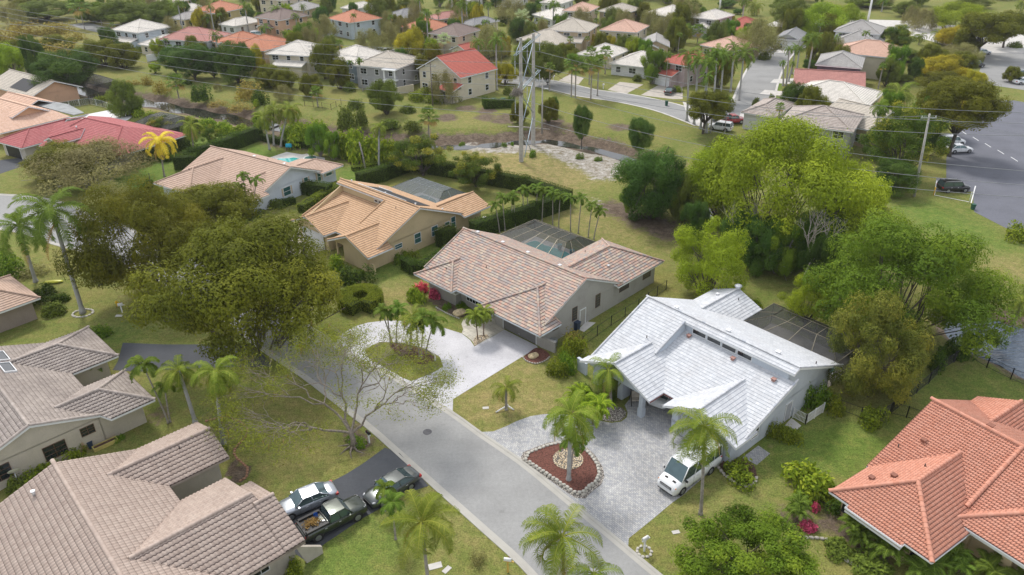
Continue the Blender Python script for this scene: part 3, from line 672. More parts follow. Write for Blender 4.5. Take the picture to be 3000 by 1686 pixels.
        reg('dirt', pg(*q), v, b)
    for q in ((1100, 835), (1250, 880), (1085, 890), (950, 820), (1210, 915), (1600, 930), (1750, 950), (800, 890), (2100, 960)):
        c = P(1000+q[0]/2.576, q[1]/2.576); reg('dirt', [(c[0]+3*math.cos(t)*random.uniform(.7, 1.2), c[1]+3.5*math.sin(t)*random.uniform(.7, 1.2)) for t in np.arange(0, 6.28, .7)], .8, 1)
    Z = np.zeros(X.shape); dc = distline(X, Y, CANAL)
    Z -= 1.9*np.clip((7-dc)/6.2, 0, 1)**.9; Z += .35*np.clip((7-dc)/5, 0, 1)*np.sin(X*.9+Y*.4)*.5; msk['dirt'] = np.maximum(msk['dirt'], np.clip((6.5-dc)/3, 0, 1)*.85)
    lk = blur(inpoly(X, Y, LAKE).astype(float), 3); Z = np.minimum(Z, -2.2*np.clip(lk*1.6-.3, 0, 1)); msk['dirt'] = np.maximum(msk['dirt'], np.clip(lk*3, 0, 1)*.8)
    FX, FY = np.meshgrid(X1, Y1); full = lambda a: np.pad(a, nf, 'edge')
    mb = MB(); ny, nx = FX.shape; ZZ = np.pad(Z, nf, 'edge'); V = np.stack([FX, FY, ZZ], -1).reshape(-1, 3)
    i = (np.arange(ny-1)[:, None]*nx+np.arange(nx-1)[None]).ravel(); mb.add(V, np.stack([i, i+1, i+nx+1, i+nx], 1), smooth=True)
    m, nt, b = nodes('grass_ground'); v = pos(nt)
    def A(n): q = nt.nodes.new('ShaderNodeAttribute'); q.attribute_name = n; return q.outputs['Fac']
    n1 = noise(nt, v, .09, 6, .6); n2 = noise(nt, v, .9, 6, .65); n3 = mth(nt, 'MULTIPLY_ADD', noise(nt, v, 8, 3, .6), .5, mth(nt, 'MULTIPLY', noise(nt, v, 2.3, 8, .8), .5))
    base = ramp(nt, n1, [(0.191, 0.185, 0.053), (0.148, 0.172, 0.043), (0.120, 0.157, 0.033)], [.32, .5, .66])
    patch = ramp(nt, n2, [(0, 0, 0), (1, 1, 1)], [.42, .68]); base = mixn(nt, mth(nt, 'MULTIPLY', patch, .55), base, (0.247, 0.199, 0.077))
    base = mixn(nt, mth(nt, 'MULTIPLY', A('lush'), .88), base, ramp(nt, n2, [(0.074, 0.137, 0.021), (0.106, 0.176, 0.029), (0.162, 0.206, 0.040)], [.3, .5, .72]))
    dr = ramp(nt, n2, [(0.156, 0.164, 0.047), (0.283, 0.227, 0.100), (0.410, 0.302, 0.153)], [.3, .52, .75]); base = mixn(nt, A('dry'), base, dr)
    brk = mth(nt, 'MULTIPLY', mth(nt, 'ADD', mth(nt, 'SUBTRACT', n2, .5), mth(nt, 'SUBTRACT', n1, .5)), 2.4)
    def edge(n, k=.5): 
        q = nt.nodes.new('ShaderNodeClamp'); nt.links.new(mth(nt, 'MULTIPLY_ADD', mth(nt, 'ADD', A(n), mth(nt, 'MULTIPLY', brk, .5)), 3.2, -1.1), q.inputs[0]); return mth(nt, 'MULTIPLY', q.outputs[0], mth(nt, 'MINIMUM', mth(nt, 'MULTIPLY', A(n), 4), 1.0))
    base = mixn(nt, edge('dirt'), base, ramp(nt, n2, [(.075, .055, .04), (.13, .098, .072), (.2, .16, .12)], [.3, .5, .75]))
    base = mixn(nt, edge('sand'), base, ramp(nt, n2, [(.17, .14, .09), (.30, .275, .235), (.44, .42, .385)], [.36, .5, .68]))
    base = mixn(nt, .75, base, ramp(nt, n3, [(.12, .12, .12), (.5, .5, .5), (.86, .86, .86)], [.36, .5, .64]), 'OVERLAY'); nt.links.new(base, b.inputs['Base Color']); b.inputs['Roughness'].default_value = .95; b.inputs['Specular IOR Level'].default_value = .1
    bump(nt, b, n3, .5, .06)
    o = mb.obj('ground', m); tag(o, None, None, kind='structure')
    for k in msk:
        a = o.data.attributes.new(k, 'FLOAT', 'POINT'); a.data.foreach_set('value', full(msk[k]).ravel().astype(np.float32))
    return o
GROUND = ground()
def asphalt(name, c, var=.06):
    m, nt, b = nodes(name); v = pos(nt); n1 = noise(nt, v, .22, 6, .6); n3 = noise(nt, v, 22, 3); mp = nt.nodes.new('ShaderNodeMapping'); mp.inputs['Rotation'].default_value = (0, 0, .83); mp.inputs['Scale'].default_value = (.06, 1, 1); nt.links.new(v, mp.inputs[0])
    st = noise(nt, mp.outputs[0], .9, 4, .6)
    o = ramp(nt, n1, [tuple(x*.86 for x in c), c, tuple(x*1.1 for x in c)], [.3, .5, .72]); o = mixn(nt, .08, o, st, 'OVERLAY'); o = mixn(nt, .2, o, n3, 'OVERLAY')
    sp = ramp(nt, noise(nt, v, .7, 3), [(0, 0, 0), (1, 1, 1)], [.68, .74]); o = mixn(nt, mth(nt, 'MULTIPLY', sp, .18), o, (.06, .055, .05))
    sc2 = noise(nt, v, 3.5, 6, .75); o = mixn(nt, .28, o, sc2, 'OVERLAY')
    nt.links.new(o, b.inputs['Base Color']); b.inputs['Roughness'].default_value = .85; b.inputs['Specular IOR Level'].default_value = .25; bump(nt, b, n3, .3, .01); return m
asphalt('asphalt_grey', (.285, .285, .28)); asphalt('asphalt_dark', (.075, .08, .09)); asphalt('asphalt_lot', (.135, .14, .165)); asphalt('concrete_road', (.26, .26, .255))
simple('concrete_kerb', (.40, .385, .35), .85, var=.06, scale=.7, bmp=.05); simple('concrete_light', (.52, .5, .47), .8, var=.1, scale=.8, bmp=.2); simple('concrete_white', (.68, .68, .68), .8, var=.06)
simple('drive_tan', (.42, .38, .33), .8, var=.1, scale=.8)
def stampmat():
    m, nt, b = nodes('stamped_drive'); v = pos(nt); vo = nt.nodes.new('ShaderNodeTexVoronoi'); vo.feature = 'DISTANCE_TO_EDGE'; vo.inputs['Scale'].default_value = 2.6; nt.links.new(v, vo.inputs['Vector'])
    f = ramp(nt, vo.outputs['Distance'], [(.40, .39, .415), (.49, .485, .505)], [.0, .05]); o = mixn(nt, .3, f, noise(nt, v, .35, 5), 'OVERLAY'); o = mixn(nt, .15, o, noise(nt, v, 9, 3), 'OVERLAY'); nt.links.new(o, b.inputs['Base Color']); b.inputs['Roughness'].default_value = .7
    bump(nt, b, vo.outputs['Distance'], .5, .03); return m
def pavermat(name, cols, w=.24, h=.12, mortar=(.2, .2, .2), rot=.85):
    m, nt, b = nodes(name); v = pos(nt); mp = nt.nodes.new('ShaderNodeMapping'); mp.inputs['Rotation'].default_value = (0, 0, rot); nt.links.new(v, mp.inputs[0])
    br = nt.nodes.new('ShaderNodeTexBrick'); nt.links.new(mp.outputs[0], br.inputs['Vector']); br.inputs['Scale'].default_value = 1; br.inputs['Brick Width'].default_value = w; br.inputs['Row Height'].default_value = h; br.inputs['Mortar Size'].default_value = .014
    br.inputs['Color1'].default_value = (0, 0, 0, 1); br.inputs['Color2'].default_value = (1, 1, 1, 1); br.inputs['Mortar'].default_value = (.5, .5, .5, 1)
    o = ramp(nt, br.outputs['Color'], cols); o = mixn(nt, br.outputs['Fac'], o, mortar); o = mixn(nt, .45, o, noise(nt, v, .3, 6, .65), 'OVERLAY'); o = mixn(nt, .25, o, noise(nt, v, 2.5, 4), 'OVERLAY')
    nt.links.new(o, b.inputs['Base Color']); b.inputs['Roughness'].default_value = .85; bump(nt, b, br.outputs['Fac'], -.5, .01); return m
stampmat(); pavermat('paver_grey', [(.30, .31, .33), (.37, .37, .375), (.45, .445, .43)], .26, .16); pavermat('paver_slab', [(.40, .37, .31), (.47, .44, .37), (.52, .49, .42)], .9, .6, (.26, .24, .2))
simple('mulch_red', (.145, .06, .045), .95, var=.35, scale=9, bmp=.9); simple('mulch_brown', (.10, .055, .04), .95, var=.35, scale=9, bmp=.9)
def pebbles(name, cols):
    m, nt, b = nodes(name); v = pos(nt); vo = nt.nodes.new('ShaderNodeTexVoronoi'); vo.inputs['Scale'].default_value = 9; nt.links.new(v, vo.inputs['Vector']); s = nt.nodes.new('ShaderNodeSeparateColor'); nt.links.new(vo.outputs['Color'], s.inputs[0])
    o = ramp(nt, s.outputs[0], cols); o = mixn(nt, ramp(nt, vo.outputs['Distance'], [(0, 0, 0), (1, 1, 1)], [.35, .6]), o, (.09, .08, .07)); nt.links.new(o, b.inputs['Base Color']); b.inputs['Roughness'].default_value = .8; bump(nt, b, vo.outputs['Distance'], -.9, .05); return m
pebbles('pebble_mix', [(.18, .15, .13), (.42, .38, .34), (.62, .58, .52)]); pebbles('pebble_tan', [(.45, .32, .17), (.6, .47, .3), (.7, .6, .44)])
# valley gutters and streets
def sheet(name, poly, z, mat_, kind='structure', thick=0, label=None, cat=None, group=None):
    poly = [tuple(p[:2]) for p in poly]; mb = MB(); mb.prism(poly, z-(thick or .05), z); o = mb.obj(name, M_(mat_)); tag(o, label, cat, group, kind); return o
def offset(line, d):
    T = np.gradient(line, axis=0); T /= np.linalg.norm(T, axis=1)[:, None]; return line+np.stack([-T[:, 1], T[:, 0]], 1)*d
def ribbon(mb, line, d0, d1, z0, z1, mi=0):
    a, b = offset(line, d0), offset(line, d1); n = len(line); V = np.concatenate([np.column_stack([a, np.full(n, z0)]), np.column_stack([b, np.full(n, z1)])]); i = np.arange(n-1)
    mb.add(V, np.stack([i, i+1, i+n+1, i+n], 1) if d0 > d1 else np.stack([i, i+n, i+n+1, i+1], 1), mi, smooth=True)
SL = smooth_line([P(*q) for q in [(1640, 1790), (1520, 1656), (1415, 1560), (1277, 1436), (1172, 1341), (1081, 1260), (1012, 1207), (893, 1113), (761, 1024), (640, 930), (520, 855), (400, 795), (280, 750), (155, 717), (50, 682), (-100, 662)]], 1.2)
SR = smooth_line([P(*q) for q in [(2100, 1815), (1939, 1686), (1796, 1567), (1660, 1455), (1536, 1354), (1408, 1266), (1326, 1207), (1194, 1124), (1143, 1094), (1050, 1050), (940, 975), (800, 885), (640, 795), (500, 722), (350, 655), (200, 598), (93, 575), (0, 569), (-120, 560)]], 1.2)
sheet('road', np.vstack([offset(SL, -.55), offset(SR, .55)[::-1]]), .008, 'asphalt_grey')
for L_, sg in ((SL, -1), (SR, 1)):
    m = MB(); ribbon(m, L_, sg*.6, sg*.22, .014, .004); ribbon(m, L_, sg*.22, sg*.12, .012, .05); ribbon(m, L_, sg*.12, -sg*.06, .05, .055); ribbon(m, L_, -sg*.06, -sg*.08, .055, -.05)
    o = m.obj('kerb', M_('concrete_kerb')); tag(o, None, None, kind='structure')
# joints of the gutter are cut in its material; street beyond the canal and its side street
FS = smooth_line([P(*q) for q in [(1180, 205), (1300, 212), (1435, 228), (1563, 241), (1640, 254), (1718, 273), (1800, 284), (1873, 297), (1950, 315), (2010, 335), (2080, 362)]], 3)
m = MB(); ribbon(m, FS, 3.6, -3.6, .01, .01); tag(m.obj('road', M_('concrete_road')), None, None, kind='structure')
FS2 = smooth_line([P(*q) for q in [(2185, 345), (2205, 300), (2225, 240), (2250, 190), (2285, 150), (2330, 128)]], 3)
m = MB(); ribbon(m, FS2, 4.2, -4.2, .016, .016); tag(m.obj('road', M_('concrete_road')), None, None, kind='structure')
for L_, e in ((FS, 3.6), (FS, -3.6), (FS2, 4.2), (FS2, -4.2)):
    m = MB(); s_ = 1 if e > 0 else -1; ribbon(m, L_, e, e+s_*.5, .06, .06); ribbon(m, L_, e-s_*.02, e, .0, .06); tag(m.obj('kerb', M_('concrete_light')), None, None, kind='structure')
m = MB(); ribbon(m, smooth_line([P(*q) for q in [(230, 70), (300, 88), (400, 105), (560, 130), (800, 130), (1000, 90)]], 4), 3.5, -3.5, .01, .01); tag(m.obj('road', M_('concrete_road')), None, None, kind='structure')
sheet('road', pg((2230, 78), (2600, 85), (2900, 170), (3200, 190), (3200, 130), (2700, 62), (2300, 52)), .012, 'concrete_light')
sheet('parking_lot', pg(*cC((2190, 1448), (2200, 1600), (2430, 1718), (2576, 1780), (3300, 2000), (3300, 900), (2500, 760), (2320, 760), (2040, 1000), (1990, 1200), (1990, 1345), (1915, 1345), (1900, 1448))), .01, 'asphalt_lot')
sheet('parking_lot', pg(*cC((2230, 560), (2300, 640), (2700, 700), (3200, 700), (3200, 400), (2300, 400))), .018, 'concrete_road')
# water
m, nt, b = nodes('water_canal'); b.inputs['Base Color'].default_value = (.035, .035, .028, 1); b.inputs['Roughness'].default_value = .06; b.inputs['Specular IOR Level'].default_value = .8; bump(nt, b, noise(nt, pos(nt), 1.2, 3), .15, .05)
ci = int(np.argmin(np.hypot(*(CANAL-P(760, 346)[:2]).T)))
m = MB(); ribbon(m, CANAL[:ci+2], 2.6, -2.6, -1.5, -1.5); ribbon(m, CANAL[ci:], 1.5, -1.5, -1.72, -1.72); tag(m.obj('canal_water', M_('water_canal')), None, None, kind='structure')
m, nt, b = nodes('water_lake'); v = pos(nt); mp = nt.nodes.new('ShaderNodeMapping'); mp.inputs['Rotation'].default_value = (0, 0, .5); mp.inputs['Scale'].default_value = (.35, 1.6, 1); nt.links.new(v, mp.inputs[0])
b.inputs['Base Color'].default_value = (.035, .055, .085, 1); b.inputs['Roughness'].default_value = .07; b.inputs['Specular IOR Level'].default_value = .9; bump(nt, b, noise(nt, mp.outputs[0], 1.5, 3), .6, .25)
sheet('lake_water', [tuple(q) for q in (np.array(LAKE)-np.mean(LAKE, 0))*1.02+np.mean(LAKE, 0)], -1.1, 'water_lake')
# driveways and beds
OUT3 = [(1478, 967), (1572, 1014), (1575, 1018)]+[(1327.6, 1169.8), (1326, 1207), (1271, 1178), (1194, 1124), (1143, 1094), (1050, 1050), (985, 1008), (992, 985), (1040, 957), (1079, 946), (1128, 940), (1192, 941), (1289, 958), (1353, 978), (1378, 998), (1390, 1016)]
sheet('driveway', pg(*OUT3), .014, 'stamped_drive')
isl = smooth_line(pg((1069, 1026), (1118, 1002), (1163, 1005), (1211, 1014), (1256, 1027), (1289, 1047), (1298, 1073), (1252, 1100), (1205, 1118), (1150, 1090), (1080, 1050)), 1, True)
o = sheet('lawn', isl, .022, 'grass_ground'); 
sheet('mulch_bed', smooth_line(pg((1140, 1008), (1163, 1006), (1211, 1016), (1250, 1032), (1272, 1048), (1270, 1060), (1225, 1068), (1160, 1035)), .8, True), .05, 'mulch_brown')
sheet('garden_path', pg((1357, 938), (1372, 925), (1395, 915), (1450, 905), (1478, 935), (1478, 967), (1436, 989), (1391, 1015), (1386, 1003), (1372, 990), (1353, 977), (1357, 965), (1352, 950)), .02, 'paver_slab')
sheet('pebble_bed', pg((1391, 1015), (1434, 988), (1426, 981), (1395, 984), (1386, 1000)), .035, 'pebble_tan')
OUT5 = [(1408, 1266.5), (1445, 1265), (1480, 1251), (1513, 1235), (1555, 1220), (1595, 1214), (1643, 1213), (1700, 1222), (1760, 1234), (1792, 1240), (1820, 1236), (1836, 1224), (1839, 1209), (1830, 1188), (1860, 1150), (1960, 1090), (2180, 1230), (2165, 1330), (2105, 1361), (2000, 1452), (1970, 1473), (1920, 1515), (1842, 1578), (1840, 1607)]
sheet('driveway', pg(*OUT5)+[tuple(q) for q in SR if P(1840, 1607)[1] < q[1] < P(1408, 1268)[1]], .014, 'paver_grey')
sheet('driveway', pg((1172, 1330), (1128, 1312), (1062, 1360), (1012, 1391), (963, 1416), (900, 1450), (840, 1480), (830, 1600), (890, 1640), (955, 1591), (984, 1572), (1062, 1519), (1111, 1492), (1180, 1449), (1256, 1424)), .016, 'asphalt_dark')
sheet('driveway', pg((345, 1060), (330, 1085), (400, 1090), (560, 1080), (700, 1075), (800, 1075), (762, 1030), (640, 1010), (480, 1010), (360, 1005)), .013, 'asphalt_dark')
sheet('driveway', pg((880, 665), (963, 722), (800, 830), (735, 842), (700, 825), (780, 760)), .013, 'drive_tan')
sheet('driveway', pg((0, 470), (70, 462), (90, 480), (0, 510), (-60, 500)), .013, 'asphalt_dark')
sheet('driveway', pg(*cB((2260, 720), (2400, 640), (2576, 640), (2576, 750), (2500, 750))), .02, 'drive_tan'); sheet('driveway', pg(*cB((1640, 610), (1720, 565), (1830, 590), (1790, 640))), .02, 'drive_tan'); sheet('driveway', pg(*cB((2010, 680), (2100, 620), (2280, 640), (2150, 710))), .02, 'drive_tan')
for q in (cC((690, 600), (900, 590), (860, 640), (660, 625)), cC((620, 680), (860, 700), (820, 730), (580, 710)), cC((730, 370), (840, 360), (820, 400), (690, 400)), cC((440, 850), (600, 850), (560, 900), (420, 900)), cC((0, 770), (120, 800), (210, 900), (150, 960), (60, 940))): sheet('driveway', pg(*q), .022, 'concrete_light')
IB = smooth_line(pg((1541, 1350), (1550, 1331), (1581, 1319), (1640, 1302), (1713, 1321), (1732, 1340), (1750, 1368), (1755, 1393), (1746, 1414), (1723, 1431), (1706, 1448), (1680, 1446), (1640, 1418), (1590, 1384)), .8, True)
cI_ = IB.mean(0); sheet('mulch_bed', IB, .16, 'mulch_red'); sheet('pebble_bed', (IB-cI_)*1.16+cI_, .03, 'pebble_mix')
cc = P(1664, 1350)[:2]; sheet('pebble_bed', [(cc[0]+1.35*math.cos(t), cc[1]+1.35*math.sin(t)) for t in np.linspace(0, 2*PI, 22)[:-1]], .2, 'pebble_tan')
sheet('pebble_bed', smooth_line(pg((1765, 1232), (1792, 1236), (1818, 1233), (1833, 1220), (1835, 1208), (1820, 1195), (1790, 1192), (1768, 1205)), .5, True), .04, 'pebble_mix')
sheet('mulch_bed', smooth_line(pg((1532, 1049), (1545, 1038), (1572, 1020), (1600, 1030), (1612, 1045), (1600, 1056), (1570, 1068), (1545, 1062)), .5, True), .05, 'mulch_red')
sheet('garden_bed', smooth_line(pg(*cI((270, 640), (350, 560), (520, 600), (560, 700), (550, 750), (490, 785), (400, 755), (310, 690))), .6, True), .06, 'mulch_brown')
sheet('patio', pg(*cI((450, 560), (570, 470), (660, 530), (560, 615))), .02, 'paver_grey'); sheet('patio', pg(*cI((770, 320), (820, 262), (895, 320), (860, 350))), .03, 'concrete_light'); sheet('patio', pg(*cE_((1790, 1040), (1850, 980), (1920, 990), (1830, 1060))), .025, 'concrete_light')
# ---------------------------------------------------------------- near houses (each in its own axes: a along the street, b away from it)
tilemat('tile_mottled', [(.25, .235, .235), (.50, .29, .22), (.50, .43, .33), (.32, .25, .23), (.55, .35, .26), (.28, .27, .27), (.45, .38, .31), (.36, .24, .2)], None, .42, (.25, .22, .21), .2, (.07, .05, .045), .17)
tilemat('tile_pinktan', [(.43, .30, .225), (.47, .33, .25), (.51, .365, .285)], None, .3, (.36, .28, .24), .25, (.15, .09, .07), .13)
tilemat('tile_tan', [(.44, .275, .155), (.49, .31, .18), (.53, .345, .21)], None, .3, (.42, .3, .2), .2, (.16, .09, .06), .13)
tilemat('tile_white', [(.47, .485, .51), (.545, .56, .58), (.60, .61, .63)], None, .36, (.40, .38, .37), .45, (.33, .36, .42), .09, .06)
tilemat('tile_salmon', [(.52, .225, .15), (.57, .26, .18), (.61, .30, .215)], None, .22, (.42, .24, .19), .3, (.2, .085, .06), .14)
tilemat('tile_brown', [(.37, .29, .245), (.42, .335, .285), (.46, .375, .32)], None, .3, (.32, .25, .22), .3, (.13, .09, .075), .09)
tilemat('tile_grey', [(.34, .29, .26), (.40, .345, .305), (.46, .40, .36)], None, .3, (.19, .16, .15), .6, (.1, .075, .07), .1)
tilemat('tile_red', [(.34, .085, .09), (.38, .11, .11), (.41, .135, .135)], None, .3, (.3, .12, .12), .25, (.18, .035, .04), .12)
tilemat('tile_peach', [(.58, .37, .26), (.63, .42, .31), (.67, .46, .35)], None, .3, (.45, .31, .25), .25, (.22, .12, .09), .12)
def cage(name, label, O, corners, h_out, h_top, inset, nb, matf='metal_bronze', screen='screen', wallh=2.6, frame=.06, group=None, rail=True):
    """screened pool enclosure: O house (axes); corners (a0,a1,b0,b1); mansard roof"""
    a0, a1, b0, b1 = corners; root = thing(name, label, 'pool enclosure', (O.o[0], O.o[1], 0), O.yaw, group)
    T = [(a0+inset[0], a1-inset[1]), (b0+inset[2], b1-inset[3])]; (ta0, ta1), (tb0, tb1) = T
    f = MB(); R = lambda p, q: f.tube([p, q], frame*.6, 4, smooth=False)
    for z in (h_out, .05): 
        for p, q in (((a0, b0), (a1, b0)), ((a1, b0), (a1, b1)), ((a1, b1), (a0, b1)), ((a0, b1), (a0, b0))): R((*p, z), (*q, z))
    for p, q in (((a0, b1), (a1, b1)), ((a1, b0), (a1, b1)), ((a0, b0), (a0, b1))): R((*p, 1.0), (*q, 1.0))
    for p, q in (((ta0, tb0), (ta1, tb0)), ((ta1, tb0), (ta1, tb1)), ((ta1, tb1), (ta0, tb1)), ((ta0, tb1), (ta0, tb0))): R((*p, h_top), (*q, h_top))
    for i in range(nb+1):
        t = i/nb; a = a0+(a1-a0)*t; ta = ta0+(ta1-ta0)*t
        R((a, b1, 0), (a, b1, h_out)); R((a, b0, h_out), (ta, tb0, h_top)); R((ta, tb0, h_top), (ta, tb1, h_top)); R((ta, tb1, h_top), (a, b1, h_out))
        if O is None or b0 > 90: R((a, b0, 0), (a, b0, h_out))
    m2 = max(2, round((b1-b0)/2.6))
    for i in range(m2+1):
        b = b0+(b1-b0)*i/m2; tb = tb0+(tb1-tb0)*i/m2; R((a1, b, 0), (a1, b, h_out)); R((a0, b, 0), (a0, b, h_out)); R((a1, b, h_out), (ta1, tb, h_top)); R((a0, b, h_out), (ta0, tb, h_top))
    f.obj('frame', M_(matf), root)
    s = MB(); q = lambda *p: s.add(p, [tuple(range(len(p)))])
    q((a0, b1, 0), (a1, b1, 0), (a1, b1, h_out), (a0, b1, h_out)); q((a1, b0, 0), (a1, b1, 0), (a1, b1, h_out), (a1, b0, h_out)); q((a0, b0, 0), (a0, b1, 0), (a0, b1, h_out), (a0, b0, h_out))
    q((a0, b0, h_out), (a1, b0, h_out), (ta1, tb0, h_top), (ta0, tb0, h_top)); q((a0, b1, h_out), (a1, b1, h_out), (ta1, tb1, h_top), (ta0, tb1, h_top))
    q((a1, b0, h_out), (a1, b1, h_out), (ta1, tb1, h_top), (ta1, tb0, h_top)); q((a0, b0, h_out), (a0, b1, h_out), (ta0, tb1, h_top), (ta0, tb0, h_top)); q((ta0, tb0, h_top), (ta1, tb0, h_top), (ta1, tb1, h_top), (ta0, tb1, h_top))
    s.obj('screen', M_(screen), root); return root
def _screen(name, c, op):
    def f():
        m, nt, b = nodes(name); b.inputs['Base Color'].default_value = (*c, 1); b.inputs['Roughness'].default_value = .6
        tr = nt.nodes.new('ShaderNodeBsdfTransparent'); tr.inputs[0].default_value = (.85, .87, .88, 1); mx = nt.nodes.new('ShaderNodeMixShader'); mx.inputs[0].default_value = op
        nt.links.new(tr.outputs[0], mx.inputs[1]); nt.links.new(b.outputs[0], mx.inputs[2]); nt.links.new(mx.outputs[0], nt.nodes['Material Output'].inputs[0]); return m
    return f
_defs['screen'] = _screen('screen', (.03, .032, .035), .52); _defs['screen_grey'] = _screen('screen_grey', (.09, .11, .12), .55)
def poolmat():
    m, nt, b = nodes('pool_water'); b.inputs['Base Color'].default_value = (.05, .38, .36, 1); b.inputs['Roughness'].default_value = .05; b.inputs['Specular IOR Level'].default_value = .6; bump(nt, b, noise(nt, pos(nt), 2.5, 2), .3, .04); return m
_defs['pool_water'] = poolmat; _defs['spa_water'] = lambda: simple('spa_water', (.09, .2, .19), .08, var=.05)
def pool(O, pts, deck, label, spa=None, matw='pool_water', deckm='concrete_light', group=None):
    root = thing('swimming_pool', label, 'pool', (O.o[0], O.o[1], 0), O.yaw, group)
    MB().prism(deck, -.1, .06).obj('deck', M_(deckm), root); c = np.mean(pts, 0); L = smooth_line(pts, .5, True)
    MB().prism([tuple(c+(q-c)*1.06) for q in L], 0, .09).obj('coping', M_('concrete_white'), root)
    MB().prism([tuple(q) for q in L], 0, .1).obj('water', M_(matw), root)
    if spa:
        x, y, r = spa; rg = [(x+r*1.15*math.cos(t), y+r*1.15*math.sin(t)) for t in np.linspace(0, 2*PI, 17)[:-1]]; s = MB().prism(rg, 0, .3).obj('spa', M_('concrete_white'), root)
        MB().prism([(x+(p-x)*.85, y+(q-y)*.85) for p, q in rg], .1, .31).obj('spa_water', M_('spa_water'), s)
    return root
# --- house with mottled pink and grey tiles
h = House('house', 'grey stucco house with mottled pink, cream and grey tile roof in the centre', (1180+1295/3.22, 640+1112/3.22), -44.53)
k = dict(tw=.27, th=.36)
H3 = h; sf = .44; rb, rz_ = 8.4, 2.8+.44*7.6; sr = (rz_-2.8)/(15.4-rb)
h.plane([(-20.6, .8), (-.75, .8), (-.75, rb), (-20.6, rb)], '-b', .8, 2.8, sf, **k)
h.plane([(-20.9, rb), (-.85, rb), (-.85, 15.4), (-20.9, 15.4)], '+b', 15.4, 2.8, sr, **k)
h.cap((-20.7, rb, rz_), (-.8, rb, rz_)); h.cap((-.72, 1.6, 3.17), (-.72, rb, rz_), .1); h.cap((-.8, 15.4, 2.85), (-.8, rb, rz_), .1); h.cap((-20.7, 1.6, 3.17), (-20.7, rb, rz_), .1)
h.plane([(-9.3, 0), (0, 0), (-4.65, 4.65)], '-b', 0, 2.8, .48, **k); h.plane([(-9.3, 0), (-4.65, 4.65), (-4.65, 6.1), (-9.3, 1.2)], '-a', -9.3, 2.8, .48, **k)
h.plane([(0, 0), (0, 3.4), (-1.0, 3.4), (-4.65, 6.1), (-4.65, 4.65)], '+a', 0, 2.8, .48, **k); h.cap((0, 0, 2.8), (-4.65, 4.65, 5.03)); h.cap((-9.3, 0, 2.8), (-4.65, 4.65, 5.03)); h.cap((-4.65, 4.65, 5.03), (-4.65, 6.0, 5.03)); h.cap((0, 3.4, 2.8), (-1.0, 3.4, 3.28), .09)
h.plane([(-20.8, 0), (-14, 0), (-17.4, 3.4)], '-b', 0, 2.8, .48, **k); h.plane([(-20.8, 0), (-17.4, 3.4), (-17.4, 4.7), (-20.8, 1.6)], '-a', -20.8, 2.8, .48, **k)
h.plane([(-14, 0), (-14, .9), (-17.4, 4.7), (-17.4, 3.4)], '+a', -14, 2.8, .48, **k); h.cap((-14, 0, 2.8), (-17.4, 3.4, 4.43)); h.cap((-20.8, 0, 2.8), (-17.4, 3.4, 4.43)); h.cap((-17.4, 3.4, 4.43), (-17.4, 4.6, 4.43))
h.plane([(-10.33, 15.0), (-5.44, 11), (-5.44, 18.7), (-10.33, 23.6)], '-a', -10.33, 2.8, .45, **k); h.plane([(-.55, 14.3), (-.55, 23.6), (-5.44, 18.7), (-5.44, 11), (-.85, 14.3)], '+a', -.55, 2.8, .45, **k); h.plane([(-10.33, 23.6), (-5.44, 18.7), (-.55, 23.6)], '+b', 23.6, 2.8, .45, **k)
h.cap((-5.44, 11, 5.0), (-5.44, 18.7, 5.0)); h.cap((-.55, 23.6, 2.8), (-5.44, 18.7, 5.0)); h.cap((-10.33, 23.6, 2.8), (-5.44, 18.7, 5.0))
h.wall(-19.8, -1.1, 4.2, 14.4); h.wall(-14.9, -8.7, 2.3, 4.3, 2.65); h.wall(-8.4, -7.3, 1.7, 4.3); h.wall(-2.0, -1.1, 1.7, 4.3); h.wall(-7.3, -2.0, 1.75, 4.3, 2.71, 2.1); h.wall(-19.8, -14.9, 1.42, 4.3); h.wall(-9.4, -1.1, 14.3, 22.6)
h.gwall(-1.1, [(1.75, 2.6), (14.4, 2.6), (14.4, 3.12), (rb, rz_-.22), (1.75, 3.05)]); h.gwall(-19.8+.16, [(1.8, 2.6), (14.4, 2.6), (14.4, 3.12), (rb, rz_-.22), (1.8, 3.05)])
stucco('stucco_grey', (.36, .345, .32)); simple('trim_bluewhite', (.6, .65, .7), .5, var=.05)
roof3 = h.finish(M_('tile_mottled'), M_('tile_mottled'), [M_('stucco_grey')], M_('trim_white'), M_('gap_shade'))
for p, q in (((0, 0), (-9.3, 0)), ((-14, 0), (-20.8, 0)), ((0, 3.4), (0, 0)), ((-14, .8), (-9.3, .8)), ((-14, .8), (-14, 0))): h.gutter((*p, 2.78), (*q, 2.78), 'trim_bluewhite')
d = h.door('-b', 1.75, -7.15, -2.15, 2.12, 'door_grey', 'garage_door', 4)
h.window('-b', 2.3, -13.9, -10.9, .9, 2.25, 6, 3, 'trim_white', 'glass_dark', .08); h.window('-b', 2.3, -10.5, -9.6, .4, 2.3, 2, 4)
for b0, b1, z0, z1, n in ((6.6, 7.35, 1.3, 2.9, 5), (10.75, 11.5, 1.3, 2.9, 5), (3.3, 4.2, 1.5, 2.5, 4), (15.3, 17.1, 1.5, 2.35, 4), (20.1, 21.6, 1.35, 2.25, 4)): h.window('+a', -1.1, b0, b1, z0, z1, 1, n, 'trim_brown', 'glass_grey', .05)
h.door('+a', -1.1, 7.95, 8.85, 2.05, 'stucco_grey'); 
